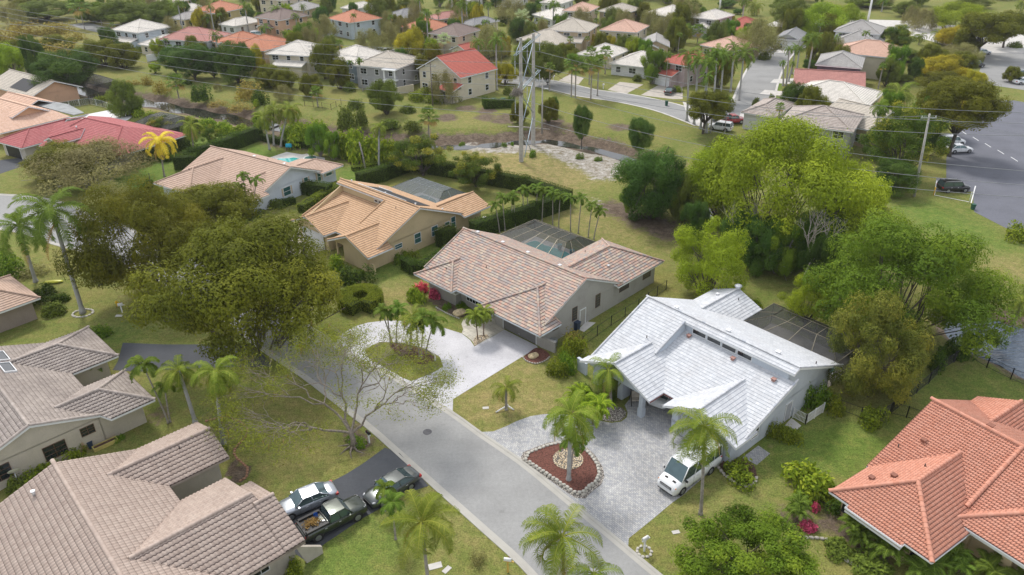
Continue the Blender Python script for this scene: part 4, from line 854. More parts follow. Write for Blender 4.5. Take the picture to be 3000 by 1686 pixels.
for q_ in ((-19.83, -14.87, 1.39, 1.42, 1.45, 1.65), (-14.9, -14.87, 1.42, 2.3, 1.45, 1.65), (-14.87, -14.2, 2.27, 2.3, 1.45, 1.65), (-8.43, -7.27, 1.67, 1.7, 1.55, 1.75), (-2.0, -1.07, 1.67, 1.7, 1.55, 1.75)): MB().box(*q_).obj('wall_band', M_('trim_white'), h.root)
zf = lambda b: (2.8+sf*(b-.8)) if b < rb else rz_-sr*(b-rb)
for a in (-18.6, -14.2, -10.0, -5.0): h.vent(a, 8.8, zf(8.8)+.05, 'metal_light')
for a, b in ((-17.3, 2.2), (-12.6, 4.4)): h.pipe(a, b, 2.8+.46*b)
h.vent(-3.3, 15.8, 3.95, 'metal_light', 'box', .22); h.pipe(-8.2, 17.4, 3.7)
cage('pool_enclosure', 'dark screened pool enclosure behind the mottled pink tiled house', h, (-21.6, -10.45, 15.4, 22.6), 2.65, 3.6, (2.2, 1.5, 2.75, 1.9), 5)
pool(h, [(-20.6, 19.2), (-20.4, 21.4), (-18.5, 21.2), (-17.4, 21.45), (-14.2, 21.5), (-13.2, 19.8), (-13.6, 17.6), (-17, 17.4), (-19.5, 18)], [(-21.6, 14.5), (-9.4, 14.5), (-9.4, 15.4), (-10.4, 15.4), (-10.4, 22.6), (-21.6, 22.6)], 'teal pool under the dark screen behind the mottled roof')
# --- white house
h = House('house', 'white stucco house with white painted tile roof and clerestory windows', (1660+865/3.0667, 820+1130/3.0667), -49.5); H5 = h
k = dict(tw=.3, th=.36); R5, Z5 = 9.2, 6.6; rs = (Z5-2.8)/(18.15-R5); fs = .452; ls = .344
h.plane([(-9.9, R5), (7.6, R5), (7.6, 18.15), (-9.9, 18.15)], '+b', 18.15, 2.8, rs, **k)
h.plane([(-9.9, .8), (-4.5, .8), (-4.5, R5), (-9.9, R5)], '-b', .8, 2.8, fs, **k); h.plane([(-4.5, 8.4), (7.6, 8.4), (7.6, R5), (-4.5, R5)], '-b', .8, 2.8, fs, **k)
h.plane([(-4.6, 1.55), (7.75, 1.55), (7.75, 8.75), (-4.6, 8.75)], '-b', 1.55, 2.8, ls, **k)
h.plane([(-10.15, -.5), (-5.6, -.5), (-5.6, 5.1), (-10.15, .75)], '-a', -10.15, 2.8, .44, **k); h.plane([(-5.6, -.5), (-1.15, -.5), (-1.15, 1.6), (-5.6, 7.6)], '+a', -1.15, 2.8, .4404, **k)
gz = 2.8+.47*3.9
h.plane([(0, -.05), (3.9, -.05), (3.9, 6.9), (0, 1.5)], '-a', 0, 2.8, .47, **k); h.plane([(3.9, -.05), (7.85, -.05), (7.85, 3.15), (7.2, 3.15), (3.9, 6.9)], '+a', 7.85, 2.8, .464, **k)
for z_ in [(-10.2, 21.8)]: pass
h.plane([(-10.2, 17.9), (-7, 14.5), (-7, 21.8), (-10.2, 21.8)], '-a', -10.2, 2.8, .42, **k); h.plane([(-7, 14.5), (-3.8, 17.9), (-3.8, 21.8), (-7, 21.8)], '+a', -3.8, 2.8, .42, **k)
for p, q in (((-9.9, R5, Z5), (7.6, R5, Z5)), ((-5.6, -.5, 4.76), (-5.6, 4.9, 4.78)), ((3.9, -.05, gz), (3.9, 6.6, gz)), ((-7, 15, 4.14), (-7, 21.8, 4.14)), ((-4.5, 4.2, 4.35), (-4.5, 8.45, 6.26)), ((7.65, 1.6, 2.83), (7.65, 9.1, 5.4)), ((-9.85, 1, 2.9), (-9.85, R5, Z5)), ((7.55, 18.1, 2.83), (7.55, R5, Z5))): h.cap(p, q, .11)
h.wall(-9.3, 6.95, 5.2, 17.2); h.wall(-9.3, -5.2, 3.0, 5.3); h.wall(.6, 1.3, .76, 5.3); h.wall(6.3, 6.95, .76, 5.3); h.wall(1.3, 6.3, .8, 5.3, 2.71, 2.15); h.wall(-9.4, -4.6, 17.1, 21.0); h.wall(-9.3, -8.6, .7, 3.1); h.wall(-6.0, -5.4, .7, 3.1)
h.gwall(6.95, [(.76, 2.6), (17.2, 2.6), (17.2, 3.05), (R5+.05, Z5-.2), (R5-.75, Z5-.55), (9.0, 5.2), (1.7, 2.68), (.76, 2.68)]); h.gwall(-9.3+.16, [(1.5, 2.6), (17.2, 2.6), (17.2, 3.05), (R5, Z5-.25), (1.5, 2.95)])
h.gwall(.76, [(.6, 2.6), (6.95, 2.6), (6.95, 2.9), (3.9, gz-.22), (.6, 2.85)], 'b'); h.gwall(.1, [(-9.3, 2.5), (-1.9, 2.5), (-1.9, 2.95), (-5.6, 4.5), (-9.3, 2.95)], 'b')
h.wl.box(-4.5, 6.95, 8.66, 8.8, 4.9, 6.2); h.wl.box(-4.55, -4.4, 4.3, 9.0, 3.3, 4.2)
n_ = 2.8
# step wall below the high rake, column and planter walls
h.wl.add([(-4.46, 4.4, 3.5), (-4.46, 9.1, 5.2), (-4.46, 9.1, 6.4), (-4.46, 4.4, 4.28)], [(0, 1, 2, 3)]); h.wl.box(-2.75, -2.3, .0, .45, -.1, 3.3); h.wl.box(-2.8, -2.25, -.05, .5, .0, .95); h.wl.box(-8.6, -6.0, .7, .85, 2.0, 2.6)
stucco('stucco_white', (.50, .545, .60)); m_ = simple('trim_whiter', (.76, .77, .78), .5, var=.03)
h.finish(M_('tile_white'), M_('tile_white'), M_('stucco_white'), m_, M_('gap_shade_pale'))
for i in range(4):
    a = -3.55+i*1.72; h.window('-b', 8.66, a, a+1.5, 5.36, 5.8, 1, 1, 'trim_white', 'glass_dark', .07, 'clerestory_window')
h.door('-b', .8, 1.5, 6.1, 2.15, 'door_lightgrey', 'garage_door', 4); h.door('+a', 6.95, 9.4, 10.3, 2.05, 'band_grey')
h.window('+a', 6.95, 3.9, 4.9, 1.0, 2.1, 1, 2, 'trim_white', 'glass_dark')
for q_ in ((.57, 1.33, .72, .76, 1.0, 1.25), (1.3, 1.5, .7, .76, 0, 2.4), (6.1, 6.3, .7, .76, 0, 2.4), (1.5, 6.1, .7, .76, 2.18, 2.4), (.57, .6, .76, 5.2, 1.0, 1.25), (-9.33, -8.57, .67, .7, .95, 1.2)): MB().box(*q_).obj('wall_band', M_('band_grey'), h.root)
h.gutter((-1.15, -.5, 2.78), (-1.15, 1.5, 2.78), 'trim_red'); h.gutter((-1.15, 1.55, 2.78), (0, 1.55, 2.78), 'trim_red')
for a, b in ((-3.6, 8.1), (1.6, 8.0), (6.0, 7.9)): h.vent(a, b, 2.8+ls*(b-1.55)+.02, 'vent_rust', 'box', .3)
zr = lambda b: Z5-rs*(b-R5)
for a, b in ((-6.6, 9.8), (-.6, 10.2), (4.5, 10.8)): h.vent(a, b, zr(b)+.02, 'trim_whiter', 'box', .32)
for a, b in ((-6.5, 5.2),): h.pipe(a, b, 2.8+fs*(b-.8))
h.pipe(7.0, 13.5, zr(13.5)); h.pipe(-5.9, 20.2, 3.7); h.vent(-8.2, 19.5, 3.65, 'trim_whiter', 'box', .25)
m = MB(); m.tube([(-7, 21.6, 4.1), (-7, 21.6, 4.5)], .28, 14); m.tube([(-7, 21.6, 4.5), (-7, 21.6, 4.62), (-7, 21.6, 4.72)], [.42, .42, .2], 16); m.obj('turbine_vent', M_('metal_light'), h.root)
cage('pool_enclosure', 'bronze framed pool enclosure behind the white tiled roof', h, (-3.8, 6.9, 18.2, 24.2), 2.7, 3.2, (1.9, 2.0, 2.7, 1.3), 4)
pool(h, [(-1.6, 19.6), (1.5, 19.3), (5.2, 19.4), (5.8, 20.8), (4.2, 22.1), (1.2, 21.6), (-1.4, 21.9)], [(-3.7, 17.2), (6.9, 17.2), (6.9, 24.4), (-3.7, 24.4)], 'dark pool under the bronze framed enclosure of the white house', matw='spa_water', deckm='drive_tan')
# --- tan house with solar panel
h = House('house', 'yellow-tan stucco house with tan tile roof, clerestory and black solar mat', (840+1020/4.2933, 490+1150/4.2933), -42); H2 = h
k = dict(tw=.3, th=.36); R2, Z2_ = 9.95, 6.4; rs2 = (Z2_-2.8)/(18.4-R2); fs2 = .41; e2 = R2-(Z2_-2.8)/fs2
h.plane([(-18.1, R2), (-.72, R2), (-.72, 18.4), (-18.1, 18.4)], '+b', 18.4, 2.8, rs2, **k)
h.plane([(-7.1, 1.9), (-.72, 1.9), (-.72, R2), (-7.1, R2)], '-b', e2, 2.8, fs2, **k); h.plane([(-18.1, R2-.85), (-7.1, R2-.85), (-7.1, R2), (-18.1, R2)], '-b', e2, 2.8, fs2, **k)
h.plane([(-18.1, 2.4), (-7.0, 2.4), (-7.0, 9.45), (-18.1, 9.45)], '-b', 2.4, 2.8, .30, **k)
gw = 4.0; gz2 = 2.8+.44*3.95
h.plane([(-17.9, .5), (-13.95, .5), (-13.95, 8.3), (-17.9, 2.5)], '-a', -17.9, 2.8, .44, **k); h.plane([(-13.95, .5), (-10.0, .5), (-10.0, 2.5), (-13.95, 8.3)], '+a', -10, 2.8, .44, **k)
gz3 = 2.8+.42*4.3
h.plane([(-8.6, 0), (-4.3, 0), (-4.3, 5.9), (-8.6, 1.9)], '-a', -8.6, 2.8, .42, **k); h.plane([(-4.3, 0), (0, 0), (0, 4.2), (-1.0, 4.2), (-4.3, 5.9)], '+a', 0, 2.8, .42, **k)
h.plane([(-6.98, 18.2), (-3.5, 15.2), (-3.5, 22.9), (-6.98, 22.9)], '-a', -6.98, 2.8, .39, **k); h.plane([(-3.5, 15.2), (-.7, 17.5), (-.05, 17.5), (-.05, 22.9), (-3.5, 22.9)], '+a', -.05, 2.8, .393, **k)
for p, q in (((-18.1, R2, Z2_), (-.72, R2, Z2_)), ((-13.95, .5, gz2), (-13.95, 7.9, gz2)), ((-4.3, 0, gz3), (-4.3, 5.6, gz3)), ((-3.5, 15.5, 4.16), (-3.5, 22.9, 4.16)), ((-.75, 2.4, 3.2), (-.75, R2, Z2_)), ((-.75, 18.3, 2.85), (-.75, R2, Z2_)), ((-10.05, .5, 2.85), (-13.95, .5, gz2)), ((-17.85, .5, 2.85), (-13.95, .5, gz2)), ((-.05, .05, 2.85), (-4.3, .05, gz3)), ((-8.55, .05, 2.85), (-4.3, .05, gz3)), ((-7.1, 4.6, 4.2), (-7.1, R2-.8, 6.1)), ((-18.05, 2.6, 2.9), (-18.05, R2-.8, 5.0))): h.cap(p, q, .12)
h.wall(-17.3, -1.5, 5, 17.5); h.wall(-17.3, -10.6, 2.2, 5.1); h.wall(-6.4, -1.5, .9, 5.1); h.wall(-6.2, -1.5, 17.4, 22.3)
h.gwall(-1.5, [(1.2, 2.6), (17.5, 2.6), (17.5, 3.1), (R2, Z2_-.22), (1.2, 2.85)]); h.gwall(-17.3+.16, [(3, 2.6), (17.5, 2.6), (17.5, 3.1), (R2, Z2_-.22), (3, 2.9)])
h.gwall(1.3, [(-17.3, 2.0), (-10.6, 2.0), (-10.6, 2.9), (-13.95, gz2-.25), (-17.3, 2.9)], 'b'); h.gwall(.8, [(-8.1, 2.5), (-.5, 2.5), (-.5, 2.85), (-4.3, gz3-.25), (-8.1, 2.85)], 'b'); h.wl.box(-17.3, -10.6, 1.46, 2.3, -.1, 2.7)
h.wl.box(-18, -7.1, 9.36, 9.5, 4.6, Z2_-.4); h.wl.box(-8.0, -7.8, .9, 1.1, 0, 2.7); h.gwall(22.4-.16, [(-6.3, 2.6), (-.7, 2.6), (-.7, 2.8), (-3.5, 3.95), (-6.3, 2.9)], 'b')
stucco('stucco_tan', (.55, .44, .27)); h.finish(M_('tile_tan'), M_('tile_tan'), M_('stucco_tan'), M_('trim_white'), M_('gap_shade'))
h.door('-b', 1.3, -16.4, -11.5, 2.15, 'door_white', 'garage_door', 4)
for i in range(3): h.window('-b', 9.36, -9.75+i*.95, -9.05+i*.95, 5.18, 5.52, 1, 1, 'trim_white', 'glass_dark', .06, 'clerestory_window')
for b0, b1, z0, z1 in ((9.2, 10.3, 1.1, 2.5), (12.4, 13.5, 1.1, 2.5), (5.7, 6.9, 1.5, 2.1), (16.2, 17.0, 1.1, 2.7), (20.9, 22.0, 1.7, 2.2), (15.0, 15.8, 1.9, 2.3)): h.window('+a', -1.5, b0, b1, z0, z1, 1, 2 if z1-z0 > .55 else 1, 'trim_white', 'glass_teal')
h.gutter((0, 0, 2.78), (0, 4.2, 2.78)); h.gutter((-.05, 17.5, 2.78), (-.05, 22.9, 2.78)); h.gutter((-10, .5, 2.78), (-10, 2.4, 2.78))
m = MB(); zz = lambda b: Z2_-rs2*(b-R2)+.09
m.prism([(-14.2, 10.9), (-2.3, 10.9), (-3.2, 13.9), (-14.2, 13.9)], lambda a, b: zz(b)-.04, lambda a, b: zz(b)); m.obj('solar_mat', M_('trim_black'), h.root)
m = MB(); m.tube([(-15, 10.75, zz(10.75)+.05), (-4.5, 10.75, zz(10.75)+.05)], .06, 6); m.tube([(-14.5, 14.0, zz(14)+.05), (-11.5, 14.0, zz(14)+.05)], .06, 6); m.obj('solar_pipe', M_('trim_white'), h.root)
for a in (-15.9, -8.3, -2.0): h.vent(a, 10.25, Z2_-.1, 'metal_light', 'tube', .3)
h.vent(-1.2, 14.4, 4.45, 'metal_light', 'tube', .28); h.pipe(-4.2, 8.6, 5.75)
cage('pool_enclosure', 'grey screened pool enclosure behind the tan tiled house', h, (-17.6, -6.9, 18.6, 24.6), 2.6, 3.6, (1.8, 1.2, 2.4, 1.7), 5, 'frame_grey', 'screen_grey')
pool(h, [(-16.8, 21.5), (-15, 21), (-12.6, 21.6), (-12.2, 23.2), (-13.8, 24), (-16.2, 23.9)], [(-17.6, 17.5), (-6.9, 17.5), (-6.9, 24.6), (-17.6, 24.6)], 'small oval pool under the grey screen of the tan house', matw='spa_water')
# --- pink-tan roof house with open pool
h = House('house', 'pale blue-white house with pinkish tan tile roof and open turquoise pool', (430+1325/4.2933, 400+820/4.2933), -34); H1 = h
k = dict(tw=.3, th=.36); R1, Z1_ = 8.8, 5.48
h.plane([(-20.6, 2), (-.75, 2), (-.75, R1), (-20.6, R1)], '-b', 2, 2.8, .394, **k); h.plane([(-20.6, R1), (-.75, R1), (-.75, 15.26), (-20.6, 15.26)], '+b', 15.26, 2.8, .415, **k)
zz1 = 2.8+.45*4.55
h.plane([(-19.86, -3.3), (-10.76, -3.3), (-15.3, 1.25)], '-b', -3.3, 2.8, .45, **k); h.plane([(-19.86, -3.3), (-15.3, 1.25), (-15.3, 7.4), (-19.86, 2.1)], '-a', -19.86, 2.8, .45, **k); h.plane([(-10.76, -3.3), (-10.76, 2.1), (-15.3, 7.4), (-15.3, 1.25)], '+a', -10.76, 2.8, .45, **k)
zs = 2.8+.43*4.25
h.plane([(-8.5, -.05), (0, -.05), (-4.25, 4.2)], '-b', -.05, 2.8, .43, **k); h.plane([(-8.5, -.05), (-4.25, 4.2), (-4.25, 6.8), (-8.5, 2.1)], '-a', -8.5, 2.8, .43, **k); h.plane([(0, -.05), (0, 3.35), (-.9, 3.35), (-4.25, 6.8), (-4.25, 4.2)], '+a', 0, 2.8, .43, **k)
h.plane([(-3.4, 12.1), (-.8, 14.3), (-.1, 14.3), (-.1, 19.15), (-3.4, 16.0)], '+a', -.1, 2.8, .44, **k) if False else None
h.plane([(-4.6, 11.5), (-.75, 14.3), (-.1, 14.3), (-.1, 19.2), (-4.6, 17.1)], '+a', -.1, 2.8, .2, **k); h.plane([(-9, 14.8), (-4.6, 11.5), (-4.6, 17.1), (-9, 17.6)], '-a', -9, 2.8, .2045, **k)
for p, q in (((-20.6, R1, Z1_), (-.75, R1, Z1_)), ((-10.76, -3.3, 2.8), (-15.3, 1.25, zz1)), ((-19.86, -3.3, 2.8), (-15.3, 1.25, zz1)), ((-15.3, 1.25, zz1), (-15.3, 7.1, zz1)), ((0, -.05, 2.8), (-4.25, 4.2, zs)), ((-8.5, -.05, 2.8), (-4.25, 4.2, zs)), ((-4.25, 4.2, zs), (-4.25, 6.5, zs)), ((-.8, 3.4, 3.35), (-.8, R1, Z1_)), ((-.8, 15.2, 2.85), (-.8, R1, Z1_)), ((-.1, 19.2, 2.85), (-4.6, 17.1, 3.7)), ((-4.6, 12, 3.7), (-4.6, 17.1, 3.7))): h.cap(p, q, .12)
h.wall(-19.8, -1.5, 4.3, 14.4); h.wall(-19, -11.6, -2.4, 4.4); h.wall(-7.6, -1.5, 1.2, 4.4); h.wall(-8.3, -1.5, 14.3, 17.2); h.gwall(-1.5, [(2.2, 2.6), (14.4, 2.6), (14.4, 3.0), (R1, Z1_-.22), (2.2, 2.85)]); h.wall(-5, -1.5, 17.1, 18.6, 2.7); h.gwall(-19.8+.16, [(3, 2.6), (14.4, 2.6), (14.4, 3.0), (R1, Z1_-.22), (3, 3.0)])
stucco('stucco_paleblue', (.56, .61, .68)); h.finish(M_('tile_pinktan'), M_('tile_pinktan'), M_('stucco_paleblue'), M_('trim_whiter'), M_('gap_shade'))
for b0, b1, z0, z1 in ((7.2, 8.6, .9, 2.25), (11.6, 12.4, 1.2, 2.6), (14.2+.3, 15.2, 1.1, 2.6), (16.4, 17.7, 1.4, 2.35)):
    h.window('+a', -1.5, b0, b1, z0, z1, 1, 2, 'trim_white', 'glass_teal', .09); s_ = MB()
    for p in (b0-.35, b1+.12): h.bx(s_, '+a', -1.5, p, p+.23, 0, .04, z0, z1)
    s_.obj('shutter', M_('trim_tan'), h.root)
for a in (-6.3, -3.1): h.window('-b', 1.2, a, a+1.1, .9, 2.2, 2, 2, 'trim_white', 'glass_teal'); s_ = MB(); s_.box(a-.36, a-.1, 1.16, 1.2, .9, 2.2); s_.box(a+1.2, a+1.46, 1.16, 1.2, .9, 2.2); s_.obj('shutter', M_('trim_tan'), h.root)
h.gutter((-8.5, -.05, 2.78), (0, -.05, 2.78), 'trim_whiter'); h.gutter((-.1, 14.3, 2.78), (-.1, 19.2, 2.78), 'trim_whiter'); h.gutter((-10.76, 2, 2.78), (-10.76, -3.3, 2.78), 'trim_whiter'); h.gutter((-19.86, -3.3, 2.78), (-10.8, -3.3, 2.78), 'trim_whiter')
for a, b in ((-10.5, 9.6), (-3.6, 9.9)): h.vent(a, b, Z1_-.415*(b-R1), 'trim_whiter', 'box', .3)
for a, b in ((-15.6, .7), (-17.2, 9.6), (-7.5, 9.9)): h.pipe(a, b, 2.8+.45*4 if b < 2 else Z1_-.4)
pool(h, [(-18.9, 21.0), (-17.7, 21.9), (-16.95, 22.9), (-15.9, 22.95), (-14, 23.0), (-12.9, 21.4), (-13.6, 19.6), (-16.5, 19.5), (-18.6, 20)], [(-21, 15), (-7, 15), (-7, 19.2), (-11.2, 25.2), (-11.9, 25.9), (-16.7, 25.8), (-17.1, 25), (-20.7, 24.5)], 'open turquoise swimming pool on a white deck', spa=(-13.7, 24.0, 1.1))
# --- salmon house bottom right
h = House('house', 'cream house with salmon-orange barrel tile roof at lower right corner', (2400+860/2.605, 1130+1350/2.605), -57.3); H6 = h
k = dict(tw=.22, th=.27, kind='barrel')
fz = 2.8+.51*4.2
h.plane([(-8.35, 0), (0, 0), (-4.17, 4.17)], '-b', 0, 2.8, .51, **k); h.plane([(-6.6, -.45), (-2.05, -.45), (-2.05, .02), (-6.6, .02)], '-b', 0, 2.8, .51, **k)
h.plane([(-8.35, 0), (-4.17, 4.17), (-4.17, 10.1), (-8.35, 5.1)], '-a', -8.35, 2.8, .51, **k); h.plane([(0, 0), (0, 5.1), (-4.17, 10.1), (-4.17, 4.17)], '+a', 0, 2.8, .51, **k)
ms = .42; me_ = 4.95; mr = 12.9; mz = 2.8+ms*(mr-me_)
h.plane([(-8.5, me_), (12, me_), (12, mr), (-8.5, mr)], '-b', me_, 2.8, ms, **k); h.plane([(-8.5, mr), (12, mr), (12, 20.5), (-8.5, 20.5)], '+b', 20.5, 2.8, (mz-2.8)/(20.5-mr), **k)
h.plane([(-1.5, 4.75), (8, 4.75), (3.25, 9.5)], '-b', 4.75, 3.1, .42, **k); h.plane([(-1.5, 4.75), (3.25, 9.5), (3.25, 11.5), (-1.5, 6.2)], '-a', -1.5, 3.1, .42, **k)
h.plane([(-8.5, 19.0), (-5.1, 16.2), (-5.1, 21.4), (-8.5, 21.4)], '-a', -8.5, 2.9, .48, **k); h.plane([(-5.1, 14.2), (0, 19), (0, 21.4), (-5.1, 21.4)], '+a', -1.7, 2.9, .48, **k)
for p, q in (((-8.35, 0, 2.8), (-4.17, 4.17, fz)), ((0, 0, 2.8), (-4.17, 4.17, fz)), ((-4.17, 4.17, fz), (-4.17, 9.9, fz)), ((-8.5, mr, mz), (12, mr, mz)), ((-1.3, 6.4, 3.5), (-1.3, mr, mz)), ((-1.5, 4.75, 3.1), (3.25, 9.5, 5.1)), ((-5.1, 14.5, 4.55), (-5.1, 21.4, 4.55))): h.cap(p, q, .17, .08)
h.wall(-7.9, 9, 6.2, 19.5); h.wall(-7.9, -1.0, 1.4, 6.3); h.wall(-6.6, -2.1, .9, 1.5); h.wall(-7.7, -2.6, 19.4, 20.6); h.gwall(-7.9+.16, [(5.5, 2.6), (19.5, 2.6), (19.5, 2.9), (mr, mz-.25), (5.5, 2.9)])
for a in (-.9, 2.1, 5.1): h.wl.box(a, a+.7, 5.7, 6.1, -.1, 2.8)
h.wl.box(-.9, 8, 5.7, 6.1, 2.35, 2.9)
stucco('stucco_cream', (.52, .41, .24)); h.finish(M_('tile_salmon'), M_('tile_salmon'), M_('stucco_cream'), M_('trim_whiter'), M_('gap_shade_salmon')) if 'gap_shade_salmon' in MATS else h.finish(M_('tile_salmon'), M_('tile_salmon'), M_('stucco_cream'), M_('trim_whiter'), simple('gap_shade_salmon', (.16, .06, .045), .9))  # salmon risers carry the shade under the tiles in their colour
for p, q in (((-8.35, 0), (-6.6, 0)), ((-6.6, -.45), (-2.05, -.45)), ((-2.05, 0), (0, 0)), ((0, 0), (0, 4.3)), ((-6.6, 0), (-6.6, -.45)), ((-2.05, -.45), (-2.05, 0)), ((-1.3, 4.75), (8, 4.75))): h.gutter((*p, 2.78+(.3 if p[1] > 4.6 else 0)), (*q, 2.78+(.3 if p[1] > 4.6 else 0)), 'trim_whiter')
h.window('-b', 1.4, -7.7, -6.75, .5, 2.4, 2, 3, 'trim_black', 'glass_dark'); h.window('-b', 1.4, -1.95, -1.1, .5, 2.4, 2, 3, 'trim_black', 'glass_dark'); h.window('-b', .9, -5.4, -3.4, .6, 2.2, 2, 3, 'trim_black', 'glass_dark')
for a, b in ((-6.7, 9.2), (-7.0, 3.1), (-5.9, 4.1)): h.vent(a, b, 2.8+(.51*(a+8.35) if b < 5 else ms*(b-me_))+.04, 'tile_salmon', 'box', .3)
h.vent(-4.0, 13.4, mz-.1, 'tile_salmon', 'box', .35); h.pipe(-5.0, 6.6, 4.6, .2); h.pipe(-7.8, 7.7, 4.05, .2)
# --- brown barrel tile house bottom left
h = House('house', 'cream house with brown barrel tile roof and two gables at lower left corner', (1730/2.576, 1124+555/2.576), -47.1); H7 = h
k = dict(tw=.31, th=.40, kind='barrel'); s7 = .36; r7, z7 = -11.15, 2.8+.36*6.15
h.plane([(-6.3, -5), (22, -5), (22, r7), (-6.3, r7)], '+b', -5, 2.8, s7, **k); h.plane([(-6.3, -17.3), (22, -17.3), (22, r7), (-6.3, r7)], '-b', -17.3, 2.8, s7, **k)
h.plane([(-6.4, -5.2), (-3.2, -8.5), (-3.2, 0), (-6.4, 0)], '-a', -6.4, 2.8, s7, **k); h.plane([(0, -5.0), (0, 0), (-3.2, 0), (-3.2, -8.5)], '+a', 0, 2.8, s7, **k)
z72 = 2.8+s7*5.2
h.plane([(2.2, -4.9), (7.4, -10.3), (7.4, -1.3), (2.2, -1.3)], '-a', 2.2, 2.8, s7, **k); h.plane([(12.6, -4.9), (12.6, -.03), (7.4, -1.3), (7.4, -10.3)], '+a', 12.6, 2.8, s7, **k)
h.plane([(4.05, -1.6), (8.3, -1.6), (8.3, -.03), (4.05, -.03)], '-a', 4.05, 2.85, s7, **k); h.plane([(12.6, -1.6), (12.6, -.03), (8.3, -.03), (8.3, -1.6)], '+a', 12.6, 2.88, s7, **k)
for p, q in (((-6.3, r7, z7), (22, r7, z7)), ((-3.2, -8.3, 3.95), (-3.2, 0, 3.95)), ((7.4, -10.1, z72), (7.4, -1.3, z72)), ((8.3, -1.6, 4.4), (8.3, 0, 4.4))): h.cap(p, q, .17, .08)
h.wall(-5.5, 20, -16.4, -6.0); h.wall(-5.5, -.9, -6.1, -.7); h.wall(3.1, 11.7, -6.1, -2.1); h.wall(4.9, 11.7, -2.2, -.6); h.gwall(-.7-.16, [(-5.5, 2.6), (-.9, 2.6), (-.9, 2.9), (-3.2, 3.72), (-5.5, 2.9)], 'b'); h.gwall(-5.5+.16, [(-16.4, 2.6), (-6, 2.6), (-6, 2.9), (r7, z7-.25), (-16.4, 2.9)]); h.gwall(-.6-.16, [(4.9, 2.6), (11.7, 2.6), (11.7, 2.9), (8.3, 4.15), (4.9, 2.9)], 'b'); h.gwall(-2.1-.16, [(3.1, 2.6), (11.7, 2.6), (7.4, 4.4)], 'b')
stucco('stucco_offwhite', (.44, .40, .34)); h.finish(M_('tile_brown'), M_('tile_brown'), M_('stucco_offwhite'), simple('trim_taupe', (.36, .3, .26), .7), M_('gap_shade'))
h.window('+a', 11.7, -3.9, -2.7, 1.3, 2.1, 2, 1, 'trim_white', 'glass_dark')
for a, b in ((-4.3, -13.2), (4.9, -14.9)): h.vent(a, b, z7-s7*(r7-b)+.15, 'metal_light', 'tube', .42)
h.pipe(-2.6, -2.9, 3.9, .2)
m = MB(); m.add([(12.0, .0, 0), (12.0, 1.4, 0), (12.0, 1.4, .7), (12.0, -.6, 2.2), (11.75, .0, 0), (11.75, 1.4, 0), (11.75, 1.4, .7), (11.75, -.6, 2.2)], [(0, 1, 2, 3), (7, 6, 5, 4), (1, 5, 6, 2), (2, 6, 7, 3)]); m.obj('wing_wall', M_('stucco_offwhite'), h.root)
# --- grey tile house with rust stain
h = House('house', 'off-white house with grey weathered tile roof and rust stained side wall', (1290/2.84, 940+655/2.84), -44); H8 = h
k = dict(tw=.3, th=.38, kind='barrel'); s8 = .36; r8, z8 = -9.8, 2.8+.36*6.0
h.plane([(-18.4, -3.8), (-.9, -3.8), (-.9, r8), (-18.4, r8)], '+b', -3.8, 2.8, s8, **k); h.plane([(-18.4, -15.8), (-.9, -15.8), (-.9, r8), (-18.4, r8)], '-b', -15.8, 2.8, s8, **k)
z81 = 2.8+s8*3.45; h.plane([(0, -4.0), (0, 0), (-3.45, -3.45), (-3.45, -7.4), (-.9, -4.6)], '+a', 0, 2.8, s8, **k); h.plane([(-6.9, -3.9), (-3.45, -7.4), (-3.45, -3.45), (-6.9, 0)], '-a', -6.9, 2.8, s8, **k); h.plane([(0, 0), (-6.9, 0), (-3.45, -3.45)], '+b', 0, 2.8, s8, **k)
z82 = 2.8+s8*4.05; h.plane([(-10.1, -3.9), (-10.1, .65), (-14.15, -3.4), (-14.15, -7.9)], '+a', -10.1, 2.8, s8, **k); h.plane([(-18.2, -3.9), (-14.15, -7.9), (-14.15, -3.4), (-18.2, .65)], '-a', -18.2, 2.8, s8, **k); h.plane([(-10.1, .65), (-18.2, .65), (-14.15, -3.4)], '+b', .65, 2.8, s8, **k)
for p, q in (((-18.4, r8, z8), (-.9, r8, z8)), ((0, 0, 2.8), (-3.45, -3.45, z81)), ((-6.9, 0, 2.8), (-3.45, -3.45, z81)), ((-3.45, -3.45, z81), (-3.45, -7.2, z81)), ((-10.1, .65, 2.8), (-14.15, -3.4, z82)), ((-18.2, .65, 2.8), (-14.15, -3.4, z82)), ((-14.15, -3.4, z82), (-14.15, -7.7, z82)), ((-.95, -3.9, 2.85), (-.95, r8, z8)), ((-.95, -15.7, 2.85), (-.95, r8, z8))): h.cap(p, q, .16, .08)
h.wall(-17.4, -1.2, -15, -4.6); h.wall(-6.0, -1.2, -4.7, -.9); h.wall(-17.4, -11, -4.7, -.3); h.gwall(-1.2, [(-15, 2.6), (-4.2, 2.6), (-4.2, 2.9), (r8, z8-.22), (-15, 2.95)])
